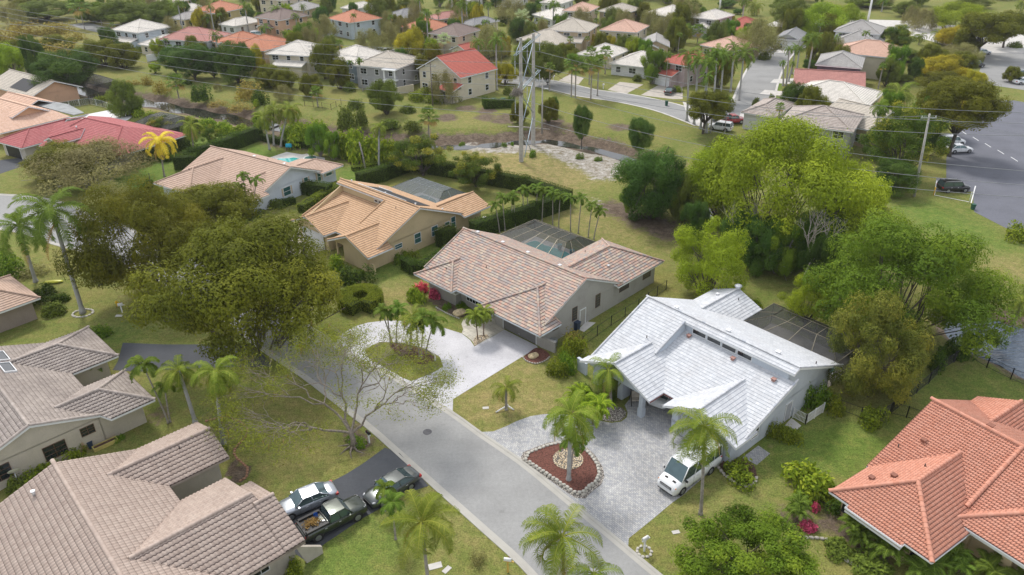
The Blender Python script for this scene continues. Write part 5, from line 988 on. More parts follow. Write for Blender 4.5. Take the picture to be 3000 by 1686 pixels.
def rustwall():
    m = stucco('stucco_stained', (.50, .455, .38)); nt = m.node_tree; b = nt.nodes['Principled BSDF']; src = b.inputs['Base Color'].links[0].from_socket
    v = pos(nt, 'obj'); sx = nt.nodes.new('ShaderNodeSeparateXYZ'); nt.links.new(v, sx.inputs[0]); nz = noise(nt, v, 2.5, 4)
    d = mth(nt, 'ABSOLUTE', mth(nt, 'ADD', sx.outputs[1], 6.55)); e = mth(nt, 'ADD', mth(nt, 'MULTIPLY', d, 1.5), mth(nt, 'MULTIPLY', sx.outputs[2], .55)); e = mth(nt, 'ADD', e, mth(nt, 'MULTIPLY', nz, .5))
    f = ramp(nt, e, [(1, 1, 1), (.75, .75, .75), (0, 0, 0)], [.35, .75, 1.25]); side = mth(nt, 'GREATER_THAN', sx.outputs[0], -1.25)
    o = mixn(nt, mth(nt, 'MULTIPLY', mth(nt, 'MULTIPLY', f, side), .8), src, (.36, .16, .035))
    d2 = mth(nt, 'ABSOLUTE', mth(nt, 'ADD', sx.outputs[1], 4.2)); e2_ = mth(nt, 'ADD', mth(nt, 'MULTIPLY', d2, .5), mth(nt, 'ADD', sx.outputs[2], mth(nt, 'MULTIPLY', nz, .8)))
    f2 = ramp(nt, e2_, [(1, 1, 1), (0, 0, 0)], [.5, 1.5]); o = mixn(nt, mth(nt, 'MULTIPLY', mth(nt, 'MULTIPLY', f2, side), .32), o, (.5, .3, .1)); nt.links.new(o, b.inputs['Base Color']); return m
h.finish(M_('tile_grey'), M_('tile_grey'), rustwall(), M_('trim_whiter'), M_('gap_shade'))
for b0, b1, z0, z1 in ((-6.35, -5.25, 1.55, 2.35), (-9.5, -7.75, .75, 2.1), (-13.9, -12.1, .9, 2.3)): h.window('+a', -1.2, b0, b1, z0, z1, 2, 3, 'trim_brown', 'glass_dark', .05)
for a, b in ((-12.9, -8.2), (-15.7, -8.0)):
    m = MB(); zc = z8-s8*(b-r8); 
    for q in ((a-1.1, a+1.1, b-.5, b-.42), (a-1.1, a+1.1, b+.42, b+.5), (a-1.1, a-1.02, b-.42, b+.42), (a+1.02, a+1.1, b-.42, b+.42)): m.prism([(q[0], q[2]), (q[1], q[2]), (q[1], q[3]), (q[0], q[3])], lambda x, y: 2.8+s8*(-3.8-y), lambda x, y: 2.8+s8*(-3.8-y)+.22)
    f = m.obj('skylight', M_('trim_whiter'), h.root); g = MB(); g.prism([(a-1.0, b-.4), (a+1.0, b-.4), (a+1.0, b+.4), (a-1.0, b+.4)], lambda x, y: 2.8+s8*(-3.8-y)+.1, lambda x, y: 2.8+s8*(-3.8-y)+.15); g.obj('skylight_glass', M_('glass_grey'), f)
# --- small house at left edge
h = House('house', 'taupe house corner with pale pink tile hip roof at left edge', (305/2.576, 562+800/2.576), -40)
k = dict(tw=.3, th=.36); h.fronthip(-9, 0, -14, 0, 2.8, .42, '+b', **k); h.wall(-8.2, -.8, -13, -.8)
stucco('stucco_taupe', (.34, .28, .24)); h.finish(M_('tile_pinktan'), M_('tile_pinktan'), M_('stucco_taupe'), M_('trim_whiter'), M_('gap_shade')); H9 = h
# --- red roof house
h = House('house', 'beige house with dark red tile roof and round dormer window', (340/5.3625, 230+1100/5.3625), -31); H10 = h
k = dict(tw=.3, th=.42); 
h.plane([(-9, 0), (0, 0), (-4.5, 4.5)], '-b', 0, 2.8, .4, **k); h.plane([(-9, 0), (-4.5, 4.5), (-4.5, 16.5), (-9, 16.5)], '-a', -9, 2.8, .4, **k); h.plane([(0, 0), (0, 5), (-4.5, 12), (-4.5, 4.5)], '+a', 0, 2.8, .4, **k)
h.plane([(-4.5, 4.2), (20, 4.2), (12.5, 12.5), (1.2, 12.5), (-4.5, 9)], '-b', 4.2, 2.8, .32, **k); h.plane([(-4.5, 16.5), (1.2, 12.5), (12.5, 12.5), (20, 20.7), (-4.5, 20.7)], '+b', 20.7, 2.8, .3245, **k); h.plane([(20, 4.2), (20, 20.7), (12.5, 12.5)], '+a', 20, 2.8, .354, **k)
h.cap((20, 4.2, 2.8), (12.5, 12.5, 5.45)); h.plane([(3.2, 2.6), (5.2, 2.6), (5.2, 9.6), (3.2, 8.0)], '-a', 3.2, 4.05, .4, **k); h.plane([(5.2, 2.6), (7.4, 2.6), (7.4, 7.0), (5.2, 9.6)], '+a', 7.2, 4.05, .4, **k)
h.plane([(1.5, 2.3), (3.6, 2.3), (3.6, 4.6), (1.5, 4.6)], '-b', 2.3, 2.9, .3, **k)
for p, q in (((0, 0, 2.8), (-4.5, 4.5, 4.6)), ((-9, 0, 2.8), (-4.5, 4.5, 4.6)), ((-4.5, 4.5, 4.6), (-4.5, 12, 4.6)), ((-4.5, 11.5, 4.7), (1.2, 12.5, 5.45)), ((1.2, 12.5, 5.45), (12.5, 12.5, 5.45)), ((1.2, 12.5, 5.45), (.5, 9.5, 4.6)), ((5.2, 2.6, 4.85), (5.2, 9.2, 4.85))): h.cap(p, q, .12)
h.wall(-8.2, 17, 5.2, 19.6); h.wall(-8.2, -.8, .8, 5.3); h.wall(3.4, 7.0, 3.0, 6.5, 4.1); h.gwall(3.0, [(3.4, 4.0), (7.0, 4.0), (5.2, 4.7)], 'b')
stucco('stucco_beige', (.50, .46, .40)); h.finish(M_('tile_red'), M_('tile_red'), M_('stucco_beige'), M_('trim_whiter'), simple('gap_shade_red', (.12, .03, .03), .9))  # red risers: shade under the tile edges put into the colour
m = MB(); m.tube([(4.7, 3.02, 3.5), (4.7, 2.9, 3.5)], .42, 18); m.obj('round_window', simple('vent_red', (.3, .07, .06), .7), h.root)
h.door('-b', .8, -7.2, -2.6, 2.2, 'trim_black', 'garage_door', 1); h.vent(2.6, 9.5, 4.5, 'metal_light', 'tube', .4)
cage('pool_enclosure', 'dark domed pool enclosure behind the red roofed house', h, (3.0, 13.5, 20.8, 28), 2.7, 3.9, (2, 2, 2.4, 2.0), 4, 'metal_dark')
# --- orange-tan house with flat patio roof
h = House('house', 'peach brick house with pale orange tile roof and long grey flat patio roof', (1110/5.3625, 230+600/5.3625), -34); H11 = h
k = dict(tw=.3, th=.42)
h.plane([(-22, -9.5), (-3.6, -9.5), (-3.6, -5.8), (-22, -5.8)], '-b', -13.5, 2.8, .38, **k); h.plane([(-22, -5.8), (-3.6, -5.8), (-3.6, -.5), (-22, -.5)], '+b', .7, 2.8, .45, **k)
h.plane([(0, -14), (0, 0), (-3.9, -1.5), (-8, -6), (-9, -14)], '+a', 0, 2.8, .3, **k); h.plane([(-22, -14), (-8, -14), (-8, -9), (-22, -9)], '-b', -14, 2.8, .4, **k)
h.plane([(-24, -1), (-17, -1), (-17, 4), (-24, 4)], '+b', 6, 3.0, .35, **k) if False else h.gable(-26, -13, -3.5, 4.6, 2.8, .4, 'a', **k)
h.cap((-22, -5.8, 5.73), (-3.6, -5.8, 5.73))
h.wall(-21, -1, -13, -.4); h.wall(-25, -14, -3, 4); h.gwall(-4.2, [(-9.3, 4.0), (-1.6, 3.4), (-5.8, 5.5)]); stucco('stucco_peach', (.58, .36, .22)); h.finish(M_('tile_peach'), M_('tile_peach'), M_('stucco_peach'), M_('trim_whiter'), simple('gap_shade_tan', (.2, .11, .08), .9))  # tan risers: painted shade of the gaps under the tiles
m = MB(); m.prism([(-14.5, .4), (.6, .4), (.6, 2.6), (-9, 4.5), (-14.5, 4.0)], 2.95, 3.12); m.obj('patio_roof', simple('flat_roof_grey', (.30, .31, .31), .9, var=.15, scale=.8), h.root)
for b0, b1 in ((-6.5, -5.2), (-3.6, -1.6), (-1.2, -.6)): h.window('+a', -1.0, b0, b1, 1.0, 2.3, 1, 2, 'trim_white', 'glass_dark', .08)
pool(h, [(-6, 3.8), (-1.5, 3.2), (-.5, 5.6), (-5, 6.4)], [(-10, 3), (1, 2.6), (3, 10), (-1, 16), (-8, 14)], 'pale blue pool on a white fenced deck', deckm='concrete_white')
# ---------------------------------------------------------------- houses beyond the canal
for n_, c_ in (('tile_ivory', (.66, .62, .56)), ('tile_orange', (.50, .20, .115)), ('tile_rose', (.45, .21, .18)), ('tile_fargrey', (.36, .345, .33)), ('tile_fartan', (.50, .45, .38)), ('tile_darkbrown', (.22, .165, .145)), ('tile_farpink', (.60, .38, .29)), ('tile_slate', (.27, .27, .275))):
    tilemat(n_, [tuple(x*.9 for x in c_), c_, tuple(x*1.08 for x in c_)], None, .35, tuple(x*.6 for x in c_), .45, tuple(x*.45 for x in c_), .14)
for n_, c_ in (('w_cream', (.60, .54, .42)), ('w_blue', (.48, .54, .60)), ('w_grey', (.36, .36, .37)), ('w_peach', (.60, .38, .26)), ('w_tan', (.48, .38, .26)), ('w_yellow', (.62, .50, .26)), ('w_slate', (.20, .25, .29)), ('w_mauve', (.42, .34, .33)), ('w_purple', (.11, .095, .12)), ('w_white', (.62, .62, .62))): stucco(n_, c_)
FH = []
def fh(label, f, Lp, Cp, Rp, z, roof, wall, kind='hip', sl=.42, ext=(), win=True, garage=False):
    l, c, r = [P(*f(q)[0], z) for q in (Lp, Cp, Rp)]; A = (c-l)[:2]; w = np.linalg.norm(A); A /= w; B = np.array([-A[1], A[0]]); d = max(12.5, float((r-c)[:2]@B)); w = max(w, 7); FH.append((c[:2]-A*w/2+B*d/2, math.hypot(w, d)/2*.82, ' '.join(label.split()[:9])))
    h = House('house', label, o=c.copy(), yaw=math.degrees(math.atan2(A[1], A[0])), group='houses beyond the canal'); k = dict(tw=.35, th=.45)
    if kind == 'hip': h.hip(-w, 0, 0, d, z, sl, **k)
    elif kind == 'ga': h.gable(-w, 0, 0, d, z, sl, 'a', **k)
    else: h.gable(-w, 0, 0, d, z, sl, 'b', **k)
    i = .5; h.wall(-w+i, -i, i, d-i, z-.1)
    if kind == 'gb': h.gwall(i, [(-w+i, z-.15), (-i, z-.15), (-w/2, z+sl*(w/2)-.3)], 'b')
    if kind == 'ga': h.gwall(-i, [(i, z-.15), (d-i, z-.15), (d/2, z+sl*d/2-.3)]); h.gwall(-w+i+.16, [(i, z-.15), (d-i, z-.15), (d/2, z+sl*d/2-.3)])
    for (a0, a1, b0, ze, tp) in ext:   # small front wings (a from the corner leftwards)
        if tp == 'shed': h.plane([(-a1, -b0), (-a0, -b0), (-a0, i), (-a1, i)], '-b', -b0, ze, .3, **k); h.wall(-a1+.4, -a0-.4, -b0+.4, i, ze-.05)
        else:
            (h.fronthip if tp == 'hip' else (lambda p, q, r_, s_, t_, u_, x='', **kk: h.gable(p, q, r_, s_, t_, u_, 'b', **kk)))(-a1, -a0, -b0, min(d/2, (a1-a0)/2+3) if ze > z-1 else i, ze, .42, **k)
            h.wall(-a1+.4, -a0-.4, -b0+.4, i+.1, ze-.05)
            if tp == 'gab': h.gwall(-b0+.4, [(-a1+.4, ze-.2), (-a0-.4, ze-.2), (-(a0+a1)/2, ze+.42*(a1-a0)/2-.3)], 'b')
    h.finish(M_(roof), M_(roof), M_(wall), M_('trim_whiter'), M_('gap_shade'))
    if win:
        rows = [(3.6, 4.9), (.9, 2.2)] if z > 4.5 else [(.9, 2.2)]
        for (z0, z1) in rows:
            n = max(1, int(w/3.6))
            for q in range(n):
                a = -w+i+(w-2*i)*(q+.5)/n; wd = random.choice([.5, .6, .9])
                if any(-e[1]-.2 < a < -e[0]+.2 and e[3] > z0 for e in ext): continue
                h.window('-b', i, a-wd, a+wd, z0, z1, 2 if wd > .7 else 1, 2, 'trim_white', 'glass_dark', .1, sill=False)
            n = max(1, int(d/5))
            for q in range(n): b = i+(d-2*i)*(q+.5)/n; h.window('+a', -i, b-.5, b+.5, z0, z1, 1, 2, 'trim_white', 'glass_dark', .1, sill=False)
    for e in ext:
        if garage and e is ext[0]: h.door('-b', -e[2]+.4, -e[1]+1, -e[0]-1, 2.1, 'door_white', 'garage_door', 4)
        elif e[3] > 2.5: m_ = -(e[0]+e[1])/2; h.window('-b', -e[2]+.4, m_-.6, m_+.6, max(.9, e[3]-1.7), e[3]-.5, 2, 2, 'trim_white', 'glass_dark', .1, sill=False)
    return h
fh('pale two-storey house with white tile roof at the left of the canal row', cA, (840, 225), (1035, 250), (1230, 215), 5.5, 'tile_ivory', 'w_blue', ext=((1, 9, 2.5, 2.9, 'shed'),))
fh('low cream house with ivory tile roof beside the pale two-storey one', cA, (1040, 335), (1205, 360), (1345, 290), 2.9, 'tile_ivory', 'w_cream')
fh('pale blue two-storey house with dusty rose tile roof', cA, (1195, 300), (1560, 315), (1720, 265), 5.4, 'tile_rose', 'w_blue')
fh('peach two-storey house with orange-brown roof and front gable', cA, (1600, 315), (1770, 350), (1935, 290), 5.4, 'tile_orange', 'w_peach', ext=((2, 7, 1.2, 5.2, 'gab'),))
fh('taupe walled house with long bright orange roof', cA, (1720, 365), (1990, 388), (2285, 318), 5.2, 'tile_orange', 'w_tan')
fh('cream two-storey house with long ivory tile roof facing the canal', cA, (2005, 408), (2330, 425), (2576, 375), 5.2, 'tile_ivory', 'w_cream', ext=((1, 10, 2.5, 2.9, 'shed'),))
fh('yellow two-storey house with orange roof far at the back', cA, (1465, 80), (1680, 95), (1860, 55), 5.6, 'tile_orange', 'w_yellow', ext=((1, 6, 1.5, 5.4, 'hip'), (7, 13, 3, 3, 'shed')))
fh('low yellow house with grey roof left of the orange roofed yellow one', cA, (1275, 140), (1395, 150), (1480, 110), 2.9, 'tile_fargrey', 'w_yellow'); fh('low house with ivory roof before the yellow two-storey one', cA, (1650, 185), (1770, 200), (1860, 165), 3, 'tile_ivory', 'w_white')
fh('peach two-storey house with dark brown roof far left of centre', cA, (1920, 130), (2110, 155), (2205, 112), 5.5, 'tile_darkbrown', 'w_peach', ext=((4, 9, 3, 3, 'gab'),)); fh('cream house cut by the top edge left of centre', cA, (1940, -8), (2140, 5), (2240, -20), 5.5, 'tile_fartan', 'w_cream')
fh('grey roofed low house at the top edge left of centre', cA, (2120, 70), (2290, 80), (2400, 55), 3, 'tile_fargrey', 'w_tan'); fh('small cream roofed house at top left', cA, (1265, 80), (1370, 95), (1420, 70), 3, 'tile_ivory', 'w_white'); fh('tan roofed house at the very top left', cA, (1100, 20), (1260, 30), (1330, 5), 3.2, 'tile_fartan', 'w_tan')
fh('slate blue two-storey house with white-ivory roof', cA, (2435, 425), (2680, 480), (2865, 420), 5.2, 'tile_ivory', 'w_slate'); fh('pale blue house with red roof, distant, left of centre', cA, (2470, 140), (2640, 175), (2820, 135), 5.3, 'tile_orange', 'w_blue')
h = fh('grey two-storey house with taupe tile roof and white balcony columns', cB, (90, 492), (425, 522), (705, 455), 5.6, 'tile_fartan', 'w_grey')
m = MB(); 
for a in (-3.6, -.7): m.box(a, a+.3, -.9, -.6, 0, 5.4)
m.box(-3.8, -.3, -1.0, .5, 2.7, 2.95); m.box(-3.9, -.2, -1.1, .4, 5.2, 5.45); m.obj('balcony', M_('trim_whiter'), h.root)
h = fh('cream two-storey house with bright red roof and red porch roof', cB, (565, 520), (900, 590), (1050, 540), 5.4, 'tile_red_bright', 'w_cream', 'gb', .5, ext=((-.3, 5, 3.2, 2.8, 'shed'),)) if 'tile_red_bright' in MATS or tilemat('tile_red_bright', [(.40, .10, .075), (.46, .125, .09)], None, .35, (.4, .1, .08), .3, (.2, .05, .04), .12) else None
fh('cream two-storey house with dark brown roof and garage wing', cB, (655, 252), (885, 275), (1010, 240), 5.5, 'tile_darkbrown', 'w_cream', ext=((5, 12, 3.5, 3, 'gab'),), garage=True); fh('small cream house with red gable roof beside the dark brown roofed one', cB, (860, 380), (950, 395), (1005, 365), 3, 'tile_red_bright', 'w_cream', 'gb')
fh('low house with orange-red roof behind the yellow bush', cB, (440, 205), (640, 240), (790, 190), 3.2, 'tile_orange', 'w_peach'); fh('low house with grey-brown roof at upper left of centre', cB, (325, 115), (440, 140), (555, 105), 3, 'tile_slate', 'w_tan'); fh('low house with maroon roof behind palms', cB, (640, 130), (730, 150), (805, 120), 3, 'tile_rose', 'w_tan'); fh('low house with blue-grey roof right of the maroon one', cB, (900, 180), (1000, 195), (1075, 160), 3, 'tile_slate', 'w_cream')
fh('cream roofed house at the top left of centre', cB, (0, 62), (90, 72), (175, 40), 3, 'tile_ivory', 'w_white'); fh('tan two-storey house with taupe roof and screened porch behind the pylon', cB, (1540, 228), (1860, 245), (1990, 192), 5.5, 'tile_fartan', 'w_tan', ext=((1, 6, 3, 3, 'shed'),))
fh('cream two-storey house with pink tile roof right of the pylon', cB, (1948, 228), (2230, 248), (2352, 212), 5.6, 'tile_farpink', 'w_cream'); fh('cream two-storey house with dusty pink roof at upper centre', cB, (1668, 82), (1870, 92), (1968, 62), 5.5, 'tile_farpink', 'w_cream'); fh('tan house with pale pink roof right of the dusty pink one', cB, (1935, 85), (2130, 105), (2215, 82), 5.2, 'tile_fartan', 'w_tan')
fh('low house with ivory pyramid roof behind the cabbage palms', cB, (1770, 410), (2030, 440), (2105, 405), 2.9, 'tile_ivory', 'w_cream'); fh('low house with wide ivory roof behind the leafless street tree', cB, (2020, 480), (2370, 520), (2395, 440), 2.9, 'tile_ivory', 'w_white'); fh('long ivory roofed house at upper centre behind silver palm', cB, (1440, 110), (1630, 160), (1720, 120), 3, 'tile_ivory', 'w_white'); fh('low house with pale taupe roof left of the pylon top', cB, (1320, 300), (1640, 340), (1720, 300), 3, 'tile_fartan', 'w_tan')
fh('low tan house with grey gable roof right of the pink roofed house', cB, (2265, 350), (2480, 355), (2570, 300), 3, 'tile_fargrey', 'w_tan', 'gb', ext=((3, 7, 1.5, 2.8, 'gab'),)); fh('mauve two-storey house with red roof behind the royal palms', cB, (2390, 460), (2600, 500), (2760, 440), 5.2, 'tile_red_bright', 'w_mauve', ext=((2, 9, 2.5, 2.8, 'shed'),), garage=True); fh('grey-white house with ivory roof at upper right of centre', cB, (2300, 95), (2480, 130), (2600, 105), 5.2, 'tile_ivory', 'w_grey')
fh('blue-grey two-storey house with cream roof right of centre at top', cC, (55, 130), (250, 152), (308, 120), 5.4, 'tile_ivory', 'w_grey', ext=((1, 7, 2.5, 3, 'gab'),)); fh('tan house with vivid red roof and arched windows', cC, (255, 238), (395, 250), (610, 160), 3.8, 'tile_red_bright', 'w_tan', ext=((.5, 4, .8, 3.6, 'gab'),)); fh('low house with tan roof behind the royal palm cluster', cC, (130, 340), (380, 390), (430, 330), 3, 'tile_farpink', 'w_tan')
fh('low grey roofed house with double white garage at the street end', cC, (755, 292), (880, 302), (948, 262), 3, 'tile_slate', 'w_white', 'gb', ext=((0, 6, .5, 2.9, 'shed'),), garage=True)
fh('uppermost row house with grey-beige hip roof', cC, (1140, 235), (1495, 262), (1540, 215), 5.4, 'tile_fargrey', 'w_white'); fh('second row house from top with weathered grey roof', cC, (1100, 330), (1500, 360), (1560, 290), 3.2, 'tile_fargrey', 'w_cream'); fh('cream walled row house with peach-pink hip roof', cC, (1135, 395), (1640, 445), (1665, 390), 5.6, 'tile_farpink', 'w_cream', win=False)
fh('two-storey row house with grey hip roof and dark purple wall', cC, (1000, 490), (1355, 518), (1418, 440), 5.6, 'tile_fargrey', 'w_purple', win=False); fh('row house with large rust-red tile roof', cC, (830, 655), (1380, 690), (1510, 600), 3.2, 'tile_rose', 'w_peach', 'ga', .4); fh('row house with ivory roof and yellow walls', cC, (755, 722), (1400, 812), (1515, 700), 3.2, 'tile_ivory', 'w_yellow', 'hip', .38)
fh('row house wing with mottled taupe tile roof behind the bright tree', cC, (1000, 880), (1400, 985), (1500, 840), 3.6, 'tile_fartan', 'w_tan', 'ga', .35); h = fh('nearest row house with weathered mottled tile roof and small turret', cC, (720, 925), (1290, 1000), (1310, 900), 5.2, 'tile_grey', 'w_grey', 'hip', .38)
fh('small tan roofed entry house before the nearest row house', cC, (575, 870), (700, 890), (820, 820), 3.4, 'tile_grey', 'w_white', 'hip', .4, win=False)
for q, l_ in (((1600, 20), 'white roofed house at the top edge behind trees'), ((900, -5), 'cream house at the top edge above the brown roof'), ((1250, -12), 'pale house at top edge, left of centre')): 
    x, y = 1000+q[0]/2.576, q[1]/2.576; fh(l_, lambda p: [p], (x-40, y), (x+25, y+4), (x+60, y-6), 3.2, 'tile_ivory', 'w_white')
# leftmost dark roof with solar panel
h = House('house', 'brown roofed house with dark solar panels at the left edge', (480/5.3625, 230+300/5.3625), -36); h.gable(-22, 0, 0, 12, 2.8, .42, 'a', tw=.3, th=.45); h.wall(-21, -1, 1, 11); h.gwall(-1, [(1, 2.6), (11, 2.6), (6, 5.1)]); h.finish(M_('tile_fartan'), M_('tile_fartan'), M_('w_peach'), M_('trim_whiter'), M_('gap_shade'))
m = MB(); m.prism([(-12, 1), (-4, 1), (-4, 4.5), (-12, 4.5)], lambda a, b: 2.8+.42*b+.06, lambda a, b: 2.8+.42*b+.12); m.obj('solar_panel', M_('trim_black'), h.root)
cage('pool_enclosure', 'dark domed pool enclosure at the left edge', h, (-14, 1, 12, 20), 2.8, 4.2, (2.5, 2.5, 2.5, 2.5), 4, 'metal_dark')
# ---------------------------------------------------------------- foliage stock
random.seed(4)
leafmat('leaf_olive', (.088, .105, .02), (.155, .168, .026), (.26, .245, .04)); leafmat('leaf_bright', (0.160, 0.234, 0.026), (0.282, 0.376, 0.037), (0.451, 0.526, 0.066)); leafmat('leaf_lush', (0.066, 0.141, 0.023), (0.141, 0.244, 0.033), (0.282, 0.376, 0.056))
leafmat('leaf_dark', (0.037, 0.079, 0.023), (0.074, 0.143, 0.037), (0.149, 0.229, 0.057)); leafmat('leaf_mid', (0.085, 0.122, 0.033), (0.151, 0.197, 0.048), (0.234, 0.282, 0.075)); leafmat('leaf_yellow', (0.226, 0.226, 0.029), (0.414, 0.358, 0.037), (0.620, 0.507, 0.056))
leafmat('leaf_magnolia', (0.066, 0.094, 0.030), (0.160, 0.178, 0.047), (0.395, 0.338, 0.085)); leafmat('leaf_mango', (0.047, 0.103, 0.023), (0.112, 0.169, 0.030), (0.563, 0.470, 0.085)); leafmat('leaf_grey', (0.207, 0.188, 0.132), (0.282, 0.263, 0.169), (0.358, 0.358, 0.207)); leafmat('leaf_brown', (0.244, 0.188, 0.075), (0.319, 0.244, 0.094), (0.376, 0.338, 0.112))
leafmat('leaf_areca', (0.112, 0.188, 0.023), (0.226, 0.319, 0.037), (0.451, 0.488, 0.075)); leafmat('palm_green', (0.066, 0.122, 0.033), (0.132, 0.207, 0.045), (0.263, 0.338, 0.094)); leafmat('palm_coco', (0.103, 0.151, 0.033), (0.188, 0.254, 0.048), (0.414, 0.414, 0.132)); leafmat('palm_gold', (0.488, 0.414, 0.056), (0.789, 0.639, 0.094), (0.977, 0.789, 0.188))
leafmat('palm_dead', (0.263, 0.169, 0.085), (0.414, 0.282, 0.151), (0.563, 0.395, 0.226)); leafmat('palm_silver', (0.300, 0.376, 0.319), (0.414, 0.507, 0.432), (0.563, 0.658, 0.563)); leafmat('hedge', (0.033, 0.072, 0.019), (0.075, 0.128, 0.026), (0.160, 0.226, 0.042)); leafmat('hedge_light', (0.094, 0.141, 0.023), (0.188, 0.244, 0.033), (0.358, 0.395, 0.056)); leafmat('leaf_core', (0.023, 0.033, 0.011), (0.037, 0.056, 0.019))
leafmat('leaf_pink', (0.376, 0.056, 0.094), (0.639, 0.094, 0.169), (0.789, 0.188, 0.263)); leafmat('leaf_poinciana', (0.121, 0.149, 0.031), (0.193, 0.220, 0.039), (0.286, 0.297, 0.066))
B1 = bark('bark_dark', (.10, .085, .07)); B2 = bark('bark_grey', (.30, .27, .24)); B3 = bark('bark_pale', (.42, .38, .33)); simple('palm_trunk', (.32, .29, .26), .9, var=.2, scale=3, bmp=.4); simple('palm_trunk_brown', (.22, .16, .12), .9, var=.25, scale=4, bmp=.4); simple('palm_trunk_grey', (.36, .355, .345), .85, var=.12, scale=1.5)
mt = lambda n: MATS[n]
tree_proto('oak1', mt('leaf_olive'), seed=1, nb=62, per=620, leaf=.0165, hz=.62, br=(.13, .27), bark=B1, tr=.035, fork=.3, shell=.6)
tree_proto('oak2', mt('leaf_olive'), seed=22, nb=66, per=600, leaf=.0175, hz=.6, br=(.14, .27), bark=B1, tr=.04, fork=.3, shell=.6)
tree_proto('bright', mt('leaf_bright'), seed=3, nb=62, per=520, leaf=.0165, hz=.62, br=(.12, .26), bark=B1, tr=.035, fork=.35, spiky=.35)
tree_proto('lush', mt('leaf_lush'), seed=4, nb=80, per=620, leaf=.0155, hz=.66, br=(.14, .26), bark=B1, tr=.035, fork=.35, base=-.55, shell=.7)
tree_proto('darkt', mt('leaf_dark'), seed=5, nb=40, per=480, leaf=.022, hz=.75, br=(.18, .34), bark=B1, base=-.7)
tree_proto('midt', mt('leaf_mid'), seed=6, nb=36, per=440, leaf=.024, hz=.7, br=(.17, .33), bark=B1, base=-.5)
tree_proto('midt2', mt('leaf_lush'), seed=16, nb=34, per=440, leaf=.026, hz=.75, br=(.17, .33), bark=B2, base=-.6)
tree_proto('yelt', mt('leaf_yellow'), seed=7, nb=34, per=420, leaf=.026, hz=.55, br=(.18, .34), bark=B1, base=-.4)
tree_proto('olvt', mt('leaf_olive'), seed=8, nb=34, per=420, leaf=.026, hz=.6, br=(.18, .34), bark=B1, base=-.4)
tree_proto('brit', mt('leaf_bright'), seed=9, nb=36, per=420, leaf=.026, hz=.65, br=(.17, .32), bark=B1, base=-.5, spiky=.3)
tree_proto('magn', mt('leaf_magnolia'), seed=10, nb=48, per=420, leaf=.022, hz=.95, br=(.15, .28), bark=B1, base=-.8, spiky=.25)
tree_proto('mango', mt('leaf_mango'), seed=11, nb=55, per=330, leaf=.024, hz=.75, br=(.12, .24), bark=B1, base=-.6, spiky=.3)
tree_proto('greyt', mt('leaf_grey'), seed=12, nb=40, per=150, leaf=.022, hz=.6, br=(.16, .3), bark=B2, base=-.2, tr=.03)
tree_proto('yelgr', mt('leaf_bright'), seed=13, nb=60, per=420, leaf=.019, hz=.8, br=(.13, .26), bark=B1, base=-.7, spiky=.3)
SHRUB['bush'] = shrub_mesh('bush', mt('leaf_mid'), 1); SHRUB['darkbush'] = shrub_mesh('darkbush', mt('hedge'), 2); SHRUB['lightbush'] = shrub_mesh('lightbush', mt('hedge_light'), 3); SHRUB['areca'] = shrub_mesh('areca', mt('leaf_areca'), 4, leaf=.13); SHRUB['brownbush'] = shrub_mesh('brownbush', mt('leaf_brown'), 5, 900); SHRUB['pinkbush'] = shrub_mesh('pinkbush', mt('leaf_pink'), 6, 500, .2); SHRUB['greybush'] = shrub_mesh('greybush', mt('leaf_grey'), 7, 500); SHRUB['lushbush'] = shrub_mesh('lushbush', mt('leaf_lush'), 8)
PALM['coco'] = (palm_crown('coco', mt('palm_coco'), 1, 22, 3.4, .85, 1.7, (-.8, 1.25), .8, 44, 3, lw=.036, wind=1), (.15, .10, 'palm_trunk'), 3.1)
PALM['coco2'] = (palm_crown('coco2', mt('palm_coco'), 2, 18, 3.4, .85, 1.9, (-.9, 1.1), .9, 42, 3, lw=.038, wind=.8), (.15, .10, 'palm_trunk'), 3.1)
PALM['gold'] = (palm_crown('gold', mt('palm_gold'), 3, 17, 3.2, .7, 1.8, (-.7, 1.2), .7, 30, 4, lw=.085), (.16, .12, 'palm_trunk'), 3.0)
PALM['royal'] = (palm_crown('royal', mt('palm_green'), 4, 17, 3.4, .7, 1.8, (-.6, 1.25), .45, 38, 1, lw=.06, shaft=.9), (.25, .17, 'palm_trunk_grey'), 3.1)
PALM['queen'] = (palm_crown('queen', mt('palm_coco'), 5, 20, 3.3, .8, 2.1, (-.9, 1.3), 1.1, 46, 2, lw=.04, v_up=.1), (.2, .15, 'palm_trunk_grey'), 2.9)
PALM['xmas'] = (palm_crown('xmas', mt('palm_green'), 6, 10, 1.7, .5, 1.9, (-.1, 1.2), .5, 26, 0, lw=.07, shaft=.4), (.09, .06, 'palm_trunk'), 1.55)
PALM['roeb'] = (palm_crown('roeb', mt('palm_coco'), 7, 26, 1.4, .3, 1.9, (-.7, 1.3), .4, 26, 0, lw=.04), (.07, .07, 'palm_trunk_brown'), 1.25)
PALM['fan'] = (fan_crown('fan', mt('palm_green'), 8), (.16, .14, 'palm_trunk'), 1.5); PALM['silver'] = (fan_crown('silver', mt('palm_silver'), 9, 24, 1.2, 1.0), (.2, .18, 'palm_trunk'), 2.0)
